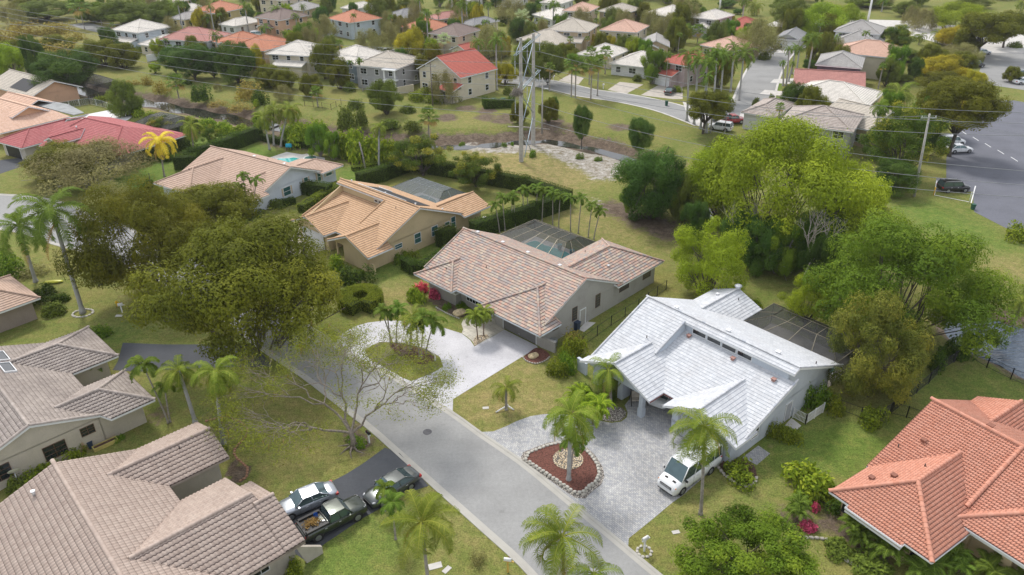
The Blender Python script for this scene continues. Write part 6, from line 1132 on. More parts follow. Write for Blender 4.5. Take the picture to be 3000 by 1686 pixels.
def areca(name, bx, by, w, h, label, mat_='leaf_areca', seed=1, group=None, n=7):
    """clump of several short arching palms from one root"""
    key = 'arecam%d' % seed
    if key not in SHRUB:
        rng = np.random.default_rng(seed); mb = MB()
        for i in range(n):
            a = i*2.4; r = .25*rng.random()+.08; x, y = r*math.cos(a), r*math.sin(a); z = rng.uniform(.3, .62); mb.tube([(x*.5, y*.5, 0), (x, y, z)], .02, 5, mi=1)
            for j in range(8): frond(mb, (x, y, z), j*2.399+i, rng.uniform(.3, 1.3), rng.uniform(.5, .75), rng, 1.6, 14, .17, 0, .4, 0, .035, lv0=.5, v_up=.3)
        SHRUB[key] = mb.mesh(key, [M_(mat_), M_('palm_trunk_brown')])
    return shrub(key, bx, by, w, None, label, name, 'palm clump', group, hm=h)
ORD = ['first', 'second', 'third', 'fourth', 'fifth', 'sixth', 'seventh', 'eighth', 'ninth', 'tenth', 'eleventh', 'twelfth', 'thirteenth', 'fourteenth', 'fifteenth', 'sixteenth', 'seventeenth', 'eighteenth']
# ---------------------------------------------------------------- big trees
tree('oak2', 700, 1030, 655, 585, 'largest olive green oak overhanging the street beside the circular driveway', rot=1.0, clear=.22, name='oak_tree')
tree('oak1', 398, 858, 555, 390, 'olive green oak with forked dark trunk behind the tall leaning palms', rot=2.2, clear=.22, name='oak_tree')
tree('olvt', 600, 690, 540, 280, 'smaller olive tree with low limbs in front of the turquoise pool house', rot=.5, name='oak_tree')
tree('bright', 2305, 720, 350, 520, 'huge bright yellow-green tree in the wooded strip', rot=.3, clear=.25); tree('brit', 2120, 640, 440, 240, 'bright yellow-green tree at the left flank of the huge bright tree')
tree('brit', 2500, 700, 480, 180, 'bright yellow-green tree at the right flank of the huge bright tree')
tree('darkt', 1908, 640, 445, 235, 'dark green bushy tree at the edge of the sandy clearing', clear=.05, name='bushy_tree'); tree('midt2', 1855, 630, 545, 80, 'thin young green tree before the dark bushy tree')
tree('yelgr', 2085, 862, 652, 255, 'yellow-green tree with feathery tips behind the white house', rot=1.4, clear=.1); tree('lush', 2668, 1008, 655, 500, 'big rounded lush green tree beside the pond', rot=2.0, clear=.14)
tree('yelgr', 2375, 965, 815, 165, 'small yellow-green tree behind the bronze pool enclosure'); tree('magn', 2590, 1160, 868, 265, 'olive magnolia-like tree with yellowish tips beside the white house', rot=.7, clear=.06)
for i, (x, y, t, w, k_) in enumerate([(2175, 760, 620, 130, 'darkt'), (2235, 790, 640, 150, 'darkt'), (2300, 800, 640, 140, 'midt2'), (2390, 790, 630, 160, 'darkt'), (2450, 760, 610, 130, 'midt'), (2150, 700, 590, 120, 'midt'), (2420, 850, 690, 110, 'darkt'), (2540, 700, 580, 130, 'midt'), (2010, 660, 520, 100, 'midt'), (2040, 720, 590, 90, 'darkt')]):
    tree(k_, x, y, t, w, ORD[i]+' understory tree counted in the dark thicket below the huge bright tree', clear=.04, group='understory trees of the thicket', name='understory_tree')
tree('mango', 1235, 515, 402, 200, 'mango tree with yellow blooms left of the twin concrete pylon', rot=1); tree('mango', 1392, 548, 450, 165, 'smaller mango tree covered in yellow bloom beside the clipped back hedge', rot=3)
tree('greyt', 250, 545, 425, 330, 'wide low half-bare tree in front of the red roofed house', clear=.3, rot=.5); tree('olvt', 200, 520, 420, 240, 'feathery olive tree left of the red roof\'s half-bare tree'); tree('greyt', 330, 640, 535, 160, 'grey half-bare tree behind the olive oak')
tree('midt', 358, 340, 236, 90, 'round dense dark green tree on the canal bank', clear=.04); tree('darkt', 185, 282, 153, 160, 'broad dark green tree on several trunks near the canal'); tree('darkt', 92, 258, 103, 62, 'tall dark conical pine by the canal', clear=.03, name='pine_tree')
tree('brit', 20, 240, 128, 110, 'yellow-green tree behind the dark conical pine'); tree('darkt', 360, 460, 408, 90, 'dark green tree beside the golden palm')
# foreground clump
rng = np.random.default_rng(9); cm_, cs_ = crown_mesh('fg_bush', mt('leaf_lush'), seed=33, nb=110, per=420, leaf=.027, hz=.9, br=(.09, .17), base=-1, spiky=.8, shell=.45); TREE['fg'] = (cm_, TREE['darkt'][1], 1.3, -.95, .9, .98)
tree('fg', 2190, 1745, 1440, 385, 'dense feathery dark green tree at bottom right foreground', h=6.6, rot=.4, clear=.0)
# dead and sparse trees
def bare(name, label, bx, by, h, seed, rad=.16, depth=6, spread=.45, lean=(0, 0), mat_='bark_grey', lf=None, lfn=0, lfs=.12, up=.22, first=.35, lsp=.5, fl=1.0, cat='bare tree', pods=0, kids=(2, 3)):
    rg = np.random.default_rng(seed); b = P(bx, by); o = thing(name, label, cat, b); tips = []; mb = MB(); bare_tree(mb, (0, 0, -.1), h, rg, rad, depth, spread, lean, tips, up, first=first, kids=kids); mb.obj('trunk', MATS[mat_], o)
    if lf:
        lm = MB(); T = np.array(tips); i = rg.integers(0, len(T), lfn); C = T[i]+rg.normal(size=(lfn, 3))*lsp*np.array([1, 1, .35]); leaves(lm, C, np.tile([0, 0, 1.], (lfn, 1)), lfs, rg, .7, asp=2.2); lm.obj('crown', MATS[lf], o)
        if pods:
            pm = MB(); 
            for t in T[rg.integers(0, len(T), pods)]: pm.tube([t, t+rg.normal(size=3)*.08+[0, 0, -.25], t+rg.normal(size=3)*.12+[0, 0, -.5]], [.03, .035, .01], 4)
            pm.obj('seed_pods', M_('palm_dead'), o)['kind'] = 'stuff'
    return o
bare('dead_tree', 'bleached dead tree with bare limbs behind the white roof', 2345, 832, 9.5, 5, .2, 6, .34, (.25, 0), 'bark_pale'); bare('dead_tree', 'thin leafless pale tree in the dark thicket', 2188, 768, 8.5, 8, .1, 5, .3, (-.05, 0), 'bark_pale')
_bl = [1, 1]
# the wide feathery poinciana over the street
o = thing('poinciana_tree', 'wide sparse feathery tree with pale limbs and seed pods leaning over the street', 'tree', P(1035, 1312)); rg = np.random.default_rng(12); mb = MB(); tips = []
def limb(p, d, L, r, k):
    d = d/np.linalg.norm(d); q = p+d*L; mb.tube([p, p+d*L*.35+rg.normal(size=3)*L*.07, p+d*L*.7+rg.normal(size=3)*L*.07, q], [r, r*.88, r*.78, r*.66], max(4, 9-k), cap=False)
    if k >= 6: tips.append(q); return
    for i in range(3 if k < 4 else 2):
        nd = d+rg.normal(size=3)*(.5 if k else .9)*np.array([1, 1, .45]); nd[2] = nd[2]*.6+(.12 if k < 3 else -.02); limb(q, nd, L*rg.uniform(.66, .86), r*.58, k+1)
for az, el, L in ((2.6, .75, 3.6), (1.4, 1.0, 3.5), (3.4, .4, 3.1), (.3, .85, 2.9), (2.0, 1.3, 3.3)): limb(np.array([0, 0, 1.7]), np.array([math.cos(az), math.sin(az), el]), L, .125, 1)
mb.tube([(0, 0, -.1), (.1, .0, .8), (0, 0, 1.8)], [.36, .24, .2], 10)
for a in np.arange(0, 6.28, .9): mb.tube([(0, 0, .35), (.7*math.cos(a), .7*math.sin(a), .06), (1.5*math.cos(a+.3), 1.5*math.sin(a+.3), -.03)], [.13, .09, .03], 5)
mb.obj('trunk', bark('bark_tan', (.24, .205, .165)), o); T = np.array(tips); lm = MB(); n_ = 36000; i = rg.integers(0, len(T), n_); w_ = rg.random(len(T)) < .75; i = i[w_[i]]; C = T[i]+rg.normal(size=(len(i), 3))*np.array([.6, .6, .2]); leaves(lm, C, np.tile([0, 0, 1.], (len(i), 1)), .085, rg, .5, asp=2.4); lm.obj('crown', MATS['leaf_poinciana'], o)
pm = MB()
for t in T[rg.integers(0, len(T), 130)]: pm.tube([t, t+rg.normal(size=3)*.06+[0, 0, -.25], t+rg.normal(size=3)*.1+[0, 0, -.5]], [.02, .03, .01], 4)
pm.obj('seed_pods', MATS['palm_dead'], o)['kind'] = 'stuff'
# ---------------------------------------------------------------- palms near
palm('royal', 243, 917, 650, 160, 225, 'tallest palm with thick pale trunk ringed by white stones', name='royal_palm', tr=1.15); palm('royal', 105, 826, 690, 62, 185, 'second tall palm beside the left edge of the lawn', name='royal_palm')
palm('queen', 572, 1237, 1085, 524, 140, 'drooping queen palm behind the grey weathered roof, left of a pair', name='queen_palm'); palm('queen', 656, 1303, 1090, 629, 165, 'drooping queen palm in the brick edged bed, right of a pair', name='queen_palm')
palm('xmas', 493, 1240, 1080, 425, 105, 'slender leaning palm beside the grey weathered roof', name='slender_palm'); palm('xmas', 499, 1237, 1140, 482, 70, 'slender palm with yellowing fronds beside the grey weathered roof', name='slender_palm')
palm('coco', 1256, 1725, 1530, 1235, 250, 'coconut palm on the lower lawn left of the street', name='coconut_palm', rot=.5); palm('coco', 1652, 1770, 1572, 1648, 275, 'coconut palm at bottom centre overhanging the street', name='coconut_palm', rot=2.1); palm('coco2', 1745, 1830, 1680, 1740, 200, 'coconut palm cut off by the bottom edge', name='coconut_palm')
palm('coco', 2052, 1508, 1250, 2064, 235, 'tall coconut palm beside the white van', name='coconut_palm', rot=3.6); palm('queen', 1666, 1409, 1215, 1672, 215, 'thick trunked palm in the red mulch island', name='queen_palm'); palm('xmas', 1672, 1376, 1300, 1682, 110, 'short palm behind the thick trunk in the red mulch island', name='slender_palm')
palm('coco2', 1790, 1185, 1085, 1783, 160, 'palm with one yellow frond beside the white porch', name='coconut_palm'); palm('coco2', 1483, 1200, 1135, 1483, 118, 'small palm staked with white pipes on the dry lawn', name='young_palm')
palm('xmas', 1150, 1010, 918, 1120, 75, 'slender palm at the left end of the driveway island', name='slender_palm'); palm('xmas', 1144, 1004, 925, 1135, 65, 'slender palm just right of the leftmost one on the driveway island', name='slender_palm'); palm('xmas', 1161, 1005, 915, 1167, 80, 'slender brown trunked palm third from left on the driveway island', name='slender_palm')
palm('coco2', 1203, 1022, 925, 1207, 130, 'yellowing coconut palm in the middle of the driveway island', name='coconut_palm'); palm('xmas', 1229, 1046, 958, 1219, 85, 'grey trunked palm right of the yellowing one on the driveway island', name='slender_palm'); palm('xmas', 1235, 1051, 938, 1241, 90, 'tallest slender palm at the centre of the driveway island', name='slender_palm'); palm('xmas', 1248, 1038, 955, 1268, 105, 'right-leaning palm at the right end of the driveway island', name='slender_palm')
palm('roeb', 1400, 995, 925, 1392, 78, 'left one of two small palms in the tan pebble bed', name='pygmy_palm', group='palms in the tan pebble bed'); palm('roeb', 1417, 985, 915, 1418, 78, 'right one of two small palms in the tan pebble bed', name='pygmy_palm', group='palms in the tan pebble bed')
for i, (bx, by, tx, ty) in enumerate([(1195, 310, 1165, 115), (1235, 295, 1215, 60), (1285, 270, 1290, 50), (1312, 265, 1300, 60), (1375, 230, 1370, 0), (1415, 215, 1400, 10), (1470, 190, 1480, -15), (1515, 225, 1525, 5), (1595, 250, 1595, 25), (1640, 270, 1650, 50), (1730, 300, 1730, 62), (1788, 315, 1812, 65), (1863, 345, 1890, 120), (1905, 360, 1950, 165)]):
    palm('xmas', 1000+bx/2.576, 562+by/2.576, 562+ty/2.576, 1000+tx/2.576, 56, ORD[i]+' slender palm from the left in the row behind the dark pool enclosure', name='slender_palm', group='row of slender palms along the tall hedge')
palm('gold', 482, 518, 412, 466, 122, 'golden yellow coconut palm on the bright green lawn', name='golden_palm'); palm('coco2', 571, 468, 368, 559, 95, 'green palm standing behind the dark hedge right of the golden palm', name='coconut_palm')
for i, (bx, by, cx, cy) in enumerate([(790, 439, 772, 345), (803, 427, 800, 322), (823, 431, 845, 322)]): palm('queen', bx, by, cy, cx, 92, ['left', 'middle', 'right'][i]+' palm of the three drooping ones behind the green backyard', name='queen_palm', group='three drooping palms')
palm('queen', 1111, 497, 374, 1111, 70, 'drooping palm with dead skirt near the pylon', name='queen_palm'); palm('fan', 1256, 404, 343, 1256, 70, 'cabbage palm on the canal bank', name='cabbage_palm')
for i, (bx, by, cx, cy) in enumerate([(728, 648, 702, 552), (733, 645, 712, 522), (741, 643, 749, 536)]): palm('xmas', bx, by, cy, cx, 52, ['left', 'tallest middle', 'right'][i]+' palm of three before the turquoise pool house', name='slender_palm', group='three palms before the turquoise pool house')
m = MB(); b_ = P(1072, 503); m.tube([(0, 0, 0), (-.25, 0, 3), (-.6, 0, hgt(1072, 503, 417))], [.17, .13, .12], 9); tag(m.obj('palm_stump', M_('palm_trunk'), None, b_), 'headless dead palm trunk on the lawn behind the hedge', 'palm trunk')
for i, (bx, by, cx, cy, w) in enumerate([(2012, 355, 2018, 175, 85), (2033, 365, 2045, 190, 80), (2052, 378, 2075, 200, 80), (2065, 300, 2078, 175, 75), (2090, 300, 2100, 170, 85), (2110, 290, 2120, 178, 80), (2165, 295, 2178, 172, 95), (2140, 270, 2150, 150, 75), (2069, 390, 2070, 235, 60)]):
    palm('royal', bx, by, cy, cx, w, ORD[i]+' royal palm of the tall cluster at the street corner', name='royal_palm', group='royal palms at the street corner')
for i, (bx, by, cx, cy, w) in enumerate([(2294, 252, 2295, 188, 30), (2303, 252, 2312, 150, 38), (2330, 236, 2342, 148, 40), (2310, 240, 2322, 190, 26)]): palm('royal', bx, by, cy, cx, w, ORD[i]+' slim palm on the small lawn before the red roofed row house', name='slim_palm', group='palms before the row house')
palm('coco2', 2637, 348, 272, 2637, 125, 'wide drooping coconut palm behind the row houses', name='coconut_palm'); palm('fan', 2012, 330, 150, None, 60, 'cabbage palm behind', h=5) if False else None
areca('areca_palm', 1742, 1245, 150, 3.6, 'yellowish areca palm clump at the corner of the white house lawn', seed=1); areca('areca_palm', 1700, 1200, 110, 3.0, 'taller yellow areca palm clump beside the dry lawn', seed=2)
areca('areca_palm', 285, 1105, 110, 3.0, 'round feathery palm between the two grey roof wings', 'palm_green', 3); areca('areca_palm', 2330, 1520, 110, 2.2, 'low cycad-like palm left of the salmon house', 'palm_green', 4, n=5); areca('areca_palm', 2505, 1590, 130, 2.6, 'feathery palm against the salmon roof eave', 'palm_green', 5, n=6); areca('areca_palm', 2585, 1640, 140, 2.4, 'feathery palm below the salmon roof corner', 'palm_green', 5, n=6)
for i, (x, y, w) in enumerate([(2700, 1690, 150), (2790, 1670, 130), (2900, 1700, 150), (2980, 1740, 130)]): areca('areca_palm', x, y, w, 2.0, ORD[i]+' low feathery palm from left along the salmon house porch', 'palm_green', 4, group='feathery palms along the porch')
shrub('areca', 2380, 1450, 150, None, 'spiky green dracaena clump left of the salmon roof', 'dracaena', hm=2.6); shrub('pinkbush', 2392, 1500, 34, None, 'upper pink leaved plant beside the low palm', hm=.9); shrub('pinkbush', 2375, 1545, 60, None, 'lower pink leaved plants beside the low palm', hm=.7)
palm('xmas', 1128, 1497, 1440, 1127, 85, 'small palm in front of the charcoal sedan', name='slender_palm'); palm('xmas', 1159, 1580, 1482, 1150, 95, 'slender palm between the charcoal sedan and the lower left coconut palm', name='slender_palm')
# ---------------------------------------------------------------- hedges and bushes near
def hd(pts, w, h_, label, m_='hedge', z=0, **k): return hedge([P(*p, z) for p in pts], w, h_, m_, label, **k)
hd([(1060, 545), (1120, 530), (1200, 500), (1262, 497)], 1.6, 2.6, 'tall dark hedge between the pool house and the tan house'); hd([(1268, 510), (1330, 520), (1540, 560), (1660, 600)], 1.5, 2.6, 'long dark hedge behind the grey screened enclosure')
hd([(1395, 695), (1480, 668), (1570, 640), (1650, 612)], 1.6, 2.7, 'tall dark hedge behind the row of slender palms'); hd([(1245, 800), (1290, 775), (1335, 748)], 1.5, 1.9, 'dark clipped hedge between the tan house and the mottled roof house'); hd([(1195, 790), (1215, 800), (1245, 803)], 1.5, 1.7, 'end of clipped hedge nearest the street beside the tan house')
hd([(1297, 722), (1318, 712)], 1.6, 2.7, 'rounded hedge block against the tan wall'); hd([(1338, 712), (1350, 705)], 1.0, 1.6, 'small hedge block right of the rounded one')
hd([(574, 478), (640, 455), (700, 432), (758, 410)], 1.8, 2.9, 'long tall dark hedge behind the left green lawn'); hd([(556, 482), (574, 478)], 1.6, 2.6, 'hedge stub joining the long tall hedge'); hd([(528, 495), (570, 492)], 1.8, 2.6, 'front arm of the tall dark hedge near the golden palm'); hd([(755, 408), (850, 430), (960, 440), (1060, 470)], 1.2, 1.4, 'low hedge and shrubs at the back of the turquoise pool yard')
hd([(905, 568), (958, 575)], 1.9, 2.2, 'dark hedge block against the pale blue wall'); hd([(890, 620), (930, 595), (985, 565)], 1.5, 1.4, 'low curved hedge beside the tan garage', 'hedge_light'); hd([(840, 602), (856, 598)], 1.2, 1.1, 'small cube hedge beside the pale blue wall')
hd([(1040, 500), (1080, 492), (1110, 488)], 1.2, .8, 'low hedge at the edge of the narrow lawn', 'hedge_light')
# C shaped clipped hedge
cc = P(1058, 895); hedge([(cc[0]+1.75*math.cos(a), cc[1]+1.75*math.sin(a)) for a in np.linspace(-.75, 4.3, 15)], 1.7, 1.6, 'hedge_light', 'rounded C-shaped clipped hedge around a utility box', 'clipped_hedge', .07, 170)
for (x, y, w, h_, k_, l_) in [(2310, 1290, 62, 1.7, 'lightbush', 'rounded bush beside the white door'), (2270, 1275, 58, 1.8, 'lightbush', 'rounded bush left of the white door'), (2545, 1240, 85, 1.9, 'lightbush', 'square clipped bush beside the black mesh fence'), (2445, 1205, 60, 2.3, 'lightbush', 'yellowish bush beside the white planter'), (2385, 1190, 75, 2.9, 'lushbush', 'tall leafy plant inside the white lattice planter'),
        (2160, 1405, 110, 1.6, 'lightbush', 'yellow-green croton bush in the stone edged bed'), (1675, 1040, 78, 2.8, 'lightbush', 'bright green bush beside the gate of the mottled roof house'), (1680, 1015, 70, 2.2, 'brownbush', 'olive shrub behind the bright green gate bush'), (1632, 1100, 68, 2.0, 'lightbush', 'left one of two bushes by the white roof corner'), (1662, 1085, 60, 2.4, 'lushbush', 'right one of two bushes by the white roof corner'), (1650, 1058, 40, 2.2, 'lightbush', 'small bush between gate and white roof corner'),
        (1180, 765, 60, 1.3, 'lushbush', 'leafy shrub beside the tan wall'), (1200, 760, 50, 1.5, 'lightbush', 'round shrub beside the tan wall window'), (1030, 830, 110, 2.6, 'darkbush', 'dark shrub clump before the tan house'), (1060, 825, 80, 1.2, 'greybush', 'silvery low plants in the front garden of the tan house'), (1215, 880, 60, 2.2, 'areca', 'small palm-like plant at the left corner of the mottled roof'),
        (1238, 850, 60, 1.4, 'pinkbush', 'magenta ti plants at the mottled roof corner'), (1285, 872, 60, 1.3, 'pinkbush', 'magenta ti plants before the mottled roof facade'), (1310, 905, 30, .8, 'lushbush', 'small green plant in the mulch before the facade'), (1355, 900, 50, .5, 'lushbush', 'low grass clump by the boulder'), (805, 605, 75, 1.5, 'bush', 'dull green shrub before the pale blue wall'),
        (720, 640, 130, .8, 'bush', 'low round planting around the three palms'), (1795, 1170, 35, 1.2, 'darkbush', 'dark shrub at the white porch'), (200, 1330, 90, 1.4, 'lightbush', 'bush under the rust stained wall'), (60, 1430, 90, 1.4, 'bush', 'shrub beside the satellite dish'), (110, 1400, 90, 1.3, 'lightbush', 'low shrub row along the off-white wall'),
        (130, 870, 80, 2.0, 'darkbush', 'dark shrub at the taupe house corner'), (165, 920, 80, 1.6, 'bush', 'green shrub in front of the taupe wall'), (90, 805, 90, 2.0, 'greybush', 'leafless grey shrub behind the taupe house'), (30, 800, 90, 3.6, 'lushbush', 'spiky shrub behind the taupe house roof'), (290, 985, 60, 1.4, 'lushbush', 'bush behind the grey weathered hip roof'), (870, 1680, 60, 1.6, 'lightbush', 'bush at the bottom edge beside the cream wall'),
        (1395, 1650, 60, 1.4, 'greybush', 'wispy weed shrub on the lower lawn'), (350, 1290, 30, .5, 'lushbush', 'small plant in the yellow planter'), (1045, 1300, 60, .9, 'lushbush', 'ferns at the foot of the feathery tree'), (180, 880, 60, 1.2, 'darkbush', 'small dark bush beside the taupe house'), (640, 1325, 90, .6, 'bush', 'low ground plants in the brick edged bed'), (2460, 1610, 110, .9, 'bush', 'ground plants along the salmon house'), (2560, 1680, 150, .9, 'bush', 'ground plants below the salmon eave'), (2470, 1500, 80, 1.4, 'darkbush', 'dark shrub by the salmon house window'),
        (1720, 1160, 60, 1.6, 'darkbush', 'dark shrub row end beside the white house gate'), (2215, 900, 40, 1.2, 'areca', 'small bright shrub behind the white wing roof'), (1560, 460, 26, 1.6, 'lushbush', 'small green bush at the pylon foot'), (560, 640, 120, 1.2, 'bush', 'shrubs below the olive tree'), (985, 790, 60, 2.4, 'areca', 'green palm bush beside the tan porch')]:
    shrub(k_, x, y, w, None, l_, 'bush', 'bush', hm=h_)
# ---------------------------------------------------------------- middle distance and far trees
_cnt = {}
def far(key, f, pts, words, name='tree', cat='tree', group=None):
    for q in pts:
        (x, y), (_, t) = f((q[0], q[1]), (0, q[2])); w = q[3]/2.576; cl = q[4] if len(q) > 4 else random.uniform(.05, .2)
        _cnt[words] = _cnt.get(words, 0)+1; i = _cnt[words]
        lab = (ORD[i-1]+' ' if len(pts) > 1 or i > 1 else '')+words
        if key in PALM: palm(key, x, y, t, None, w, lab, name='palm_tree', group=group or 'palms beyond the canal')
        elif key in SHRUB: shrub(key, x, y, w, None, lab, 'bush', 'bush', group or 'bushes beyond the canal', hm=max(.8, hgt(x, y, t)))
        else: tree(key, x, y, t, w, lab, name, cat, group or 'trees beyond the canal', clear=cl)
W = ' counted from the left along the far canal bank'
far('olvt', cA, [(640, 510, 370, 150), (760, 500, 300, 300), (905, 515, 325, 240), (2050, 650, 485, 290), (2140, 680, 520, 220), (2350, 730, 560, 190)], 'olive tree'+W); far('darkt', cA, [(1300, 560, 350, 200), (1440, 605, 345, 330), (1590, 590, 370, 200), (1770, 625, 325, 300), (1860, 560, 380, 130)], 'dark green tree before the canal houses'); far('brit', cA, [(1160, 555, 475, 90), (2180, 330, 230, 100)], 'small yellow-green tree'+W)
far('brownbush', cA, [(1230, 700, 590, 130), (1870, 745, 600, 230), (1120, 640, 560, 90), (700, 620, 590, 130), (1000, 640, 600, 110), (1650, 800, 760, 160), (1820, 830, 780, 200), (2200, 860, 800, 150)], 'brownish bush on the canal banks'); far('darkbush', cA, [(1510, 760, 620, 150), (1950, 780, 660, 160), (640, 500, 430, 110), (1400, 640, 590, 120)], 'dark bush on the far canal bank'); far('fan', cA, [(1350, 740, 625, 150), (2400, 805, 700, 110)], 'cabbage palm low on the canal bank'); far('greyt', cA, [(2130, 760, 640, 160), (1640, 690, 620, 70)], 'grey leafless bush on the canal bank')
far('midt', cA, [(330, 150, 0, 420), (700, 170, 20, 240), (930, 200, -10, 420), (1130, 200, 30, 300), (1230, 190, 0, 200)], 'green tree at the top left'); far('greyt', cA, [(60, 200, 10, 180), (1720, 245, 130, 100), (2330, 330, 150, 220), (2450, 310, 110, 200)], 'grey-brown leafless tree among the upper left houses'); far('fan', cA, [(640, 220, 50, 150), (770, 190, 70, 110), (580, 170, 40, 90)], 'cabbage palm beside the far left street'); far('olvt', cA, [(150, 90, 0, 120), (520, 90, 0, 200), (20, 480, 340, 200), (90, 420, 300, 160), (430, 390, 260, 230), (250, 420, 330, 120), (2200, 120, 30, 120)], 'olive bushy tree at the upper left')
far('royal', cA, [(1880, 250, 60, 110), (2110, 250, 90, 130), (2250, 270, 130, 90)], 'tall palm among the upper left houses'); far('xmas', cA, [(1590, 222, 150, 110), (2010, 290, 230, 110), (1205, 60, 5, 70), (1830, 20, 0, 60)], 'bushy palm among the upper left houses'); far('darkt', cA, [(1470, 205, 145, 80), (1500, 10, -40, 160), (1400, 10, -30, 120)], 'small dark tree among the upper left houses'); far('brownbush', cA, [(60, 330, 160, 200), (200, 270, 150, 200), (350, 260, 170, 180), (480, 250, 150, 160), (560, 300, 230, 160), (480, 430, 300, 260), (330, 350, 280, 150)], 'brown reedy bush at the upper left')
far('greybush', cA, [(1400, 235, 190, 140), (2440, 250, 190, 120)], 'silvery bush among the upper left houses')
W = ' near the centre houses'
far('greyt', cB, [(200, 420, 215, 230), (370, 400, 165, 200), (1280, 170, -10, 300), (1120, 470, 190, 320), (2340, 260, 70, 190), (1300, 300, 100, 120), (830, 90, 0, 100)], 'half-bare grey-green tree'+W); far('yelt', cB, [(530, 430, 215, 260), (760, 190, 130, 120), (1230, 640, 465, 200), (2020, 390, 270, 150), (960, 700, 490, 120), (1850, 350, 245, 180)], 'yellow-green tree'+W)
far('midt', cB, [(270, 210, -20, 210), (470, 140, -10, 180), (1150, 420, 240, 280), (1410, 560, 300, 260), (1560, 640, 320, 300), (2060, 230, 55, 200), (1640, 160, 40, 120), (1000, 130, 10, 140), (330, 865, 600, 290), (2420, 200, 70, 120)], 'green bushy tree'+W); far('olvt', cB, [(870, 210, 140, 130), (1050, 300, 190, 120), (1700, 480, 330, 200), (1340, 930, 770, 160), (1560, 925, 745, 170)], 'olive tree'+W); far('darkt', cB, [(2260, 1135, 900, 230), (1500, 70, 0, 90), (2230, 90, 0, 120), (1240, 180, 120, 120), (1820, 1050, 800, 170), (110, 110, 50, 90), (1600, 870, 730, 90)], 'dark green tree'+W)
far('royal', cB, [(600, 170, 10, 110), (850, 150, 0, 110), (1110, 150, 50, 90), (1590, 140, 60, 100)], 'tall palm'+W); far('coco2', cB, [(1510, 270, 160, 150), (2225, 170, 80, 90), (1370, 270, 130, 90)], 'coconut palm'+W); far('silver', cB, [(1365, 280, 130, 140), (780, 430, 300, 120)], 'silver-blue palm'+W); far('xmas', cB, [(630, 160, 110, 120), (1090, 250, 180, 90)], 'bushy palm'+W)
far('fan', cB, [(1765, 735, 500, 190), (1735, 730, 460, 130), (1882, 752, 500, 160), (1932, 725, 470, 130), (1880, 560, 410, 130), (1990, 560, 400, 120), (1572, 690, 510, 90), (1870, 640, 470, 100)], 'cabbage palm of the street corner cluster', group='cabbage palms by the street')
far('lightbush', cB, [(560, 760, 680, 160), (700, 780, 690, 150), (850, 740, 660, 160), (930, 700, 640, 100), (640, 720, 640, 120), (2150, 400, 370, 120), (2350, 430, 390, 100)], 'light green bush around the far gardens'); far('bush', cB, [(90, 820, 740, 180), (60, 690, 610, 140), (30, 980, 780, 220), (160, 950, 800, 130), (500, 850, 790, 180), (350, 960, 890, 200), (520, 980, 900, 180)], 'bush on the slope above the canal')
far('areca', cB, [(30, 1180, 960, 230), (130, 1200, 930, 220), (250, 1220, 980, 230), (340, 1230, 1010, 180), (440, 1240, 1045, 150)], 'yellow-green areca hedge clump behind the turquoise pool yard', group='areca hedge clumps'); far('lushbush', cB, [(1610, 905, 880, 40), (1230, 1110, 1070, 40), (1800, 1200, 1150, 60), (1940, 1215, 1180, 60), (1290, 1100, 1080, 30), (910, 1100, 1070, 60)], 'small weed clump on the sandy clearing')
far('areca', cA, [(2230, 1040, 900, 180), (2330, 1100, 900, 220), (2420, 1090, 880, 200), (2160, 1060, 930, 120), (1960, 960, 830, 110), (1050, 870, 790, 110), (1150, 920, 830, 140), (1290, 930, 850, 160), (1420, 940, 870, 120), (1580, 980, 880, 160), (1700, 1000, 900, 160), (1830, 1000, 930, 150)], 'yellow-green shrub of the long back hedge', group='shrubs of the back hedge')
far('midt2', cA, [(2400, 1180, 940, 230), (2500, 1210, 990, 170)], 'green tree on pale trunks behind the turquoise pool'); far('mango', cA, [(1190, 1050, 890, 280), (1600, 1090, 950, 170), (1420, 1030, 890, 170)], 'yellow-green garden tree behind the golden palm'); far('darkbush', cA, [(1130, 1200, 1080, 200), (1270, 1210, 1080, 170), (1380, 1130, 1010, 160)], 'dark hedge bush behind the golden palm'); far('darkt', cA, [(1120, 1448, 1360, 80)], 'small dark conical shrub tree on the green lawn')
far('lightbush', cA, [(760, 770, 715, 95)], 'clipped yellow-green hedge block by the canal path')
W = ' on the right side'
far('olvt', cC, [(180, 1010, 680, 390, .42), (2130, 1180, 590, 520, .45), (2290, 430, 90, 400, .4), (2470, 360, 90, 260, .4), (2000, 720, 560, 380), (2500, 620, 500, 120)], 'broad olive tree'+W); far('greyt', cC, [(600, 440, 140, 370), (2040, 440, 340, 250), (760, 300, 140, 120), (1830, 230, 60, 200), (1740, 200, 40, 130)], 'leafless brownish tree'+W); far('midt', cC, [(850, 220, 0, 340), (1700, 470, 370, 280), (1700, 130, 10, 200), (60, 110, 0, 170), (1400, 60, -30, 300), (2200, 60, -20, 250), (1640, 620, 560, 180), (760, 110, -20, 200)], 'green tree'+W)
far('bright', cC, [(1080, 300, 20, 450), (1240, 230, 30, 300), (2110, 230, 20, 480), (950, 310, 170, 150)], 'bright green tree'+W); far('yelt', cC, [(2100, 350, 190, 280), (1990, 570, 420, 360), (1980, 860, 680, 280), (2200, 620, 530, 170), (1620, 400, 340, 160)], 'yellow-orange tree'+W); far('mango', cC, [(1700, 1310, 800, 560), (1640, 380, 190, 260)], 'dark tree speckled with yellow'+W); far('darkt', cC, [(1620, 1460, 1220, 330), (1480, 1200, 980, 200), (960, 550, 450, 110), (420, 110, 70, 80), (340, 60, 0, 150), (1850, 950, 800, 160)], 'dark green tree'+W)
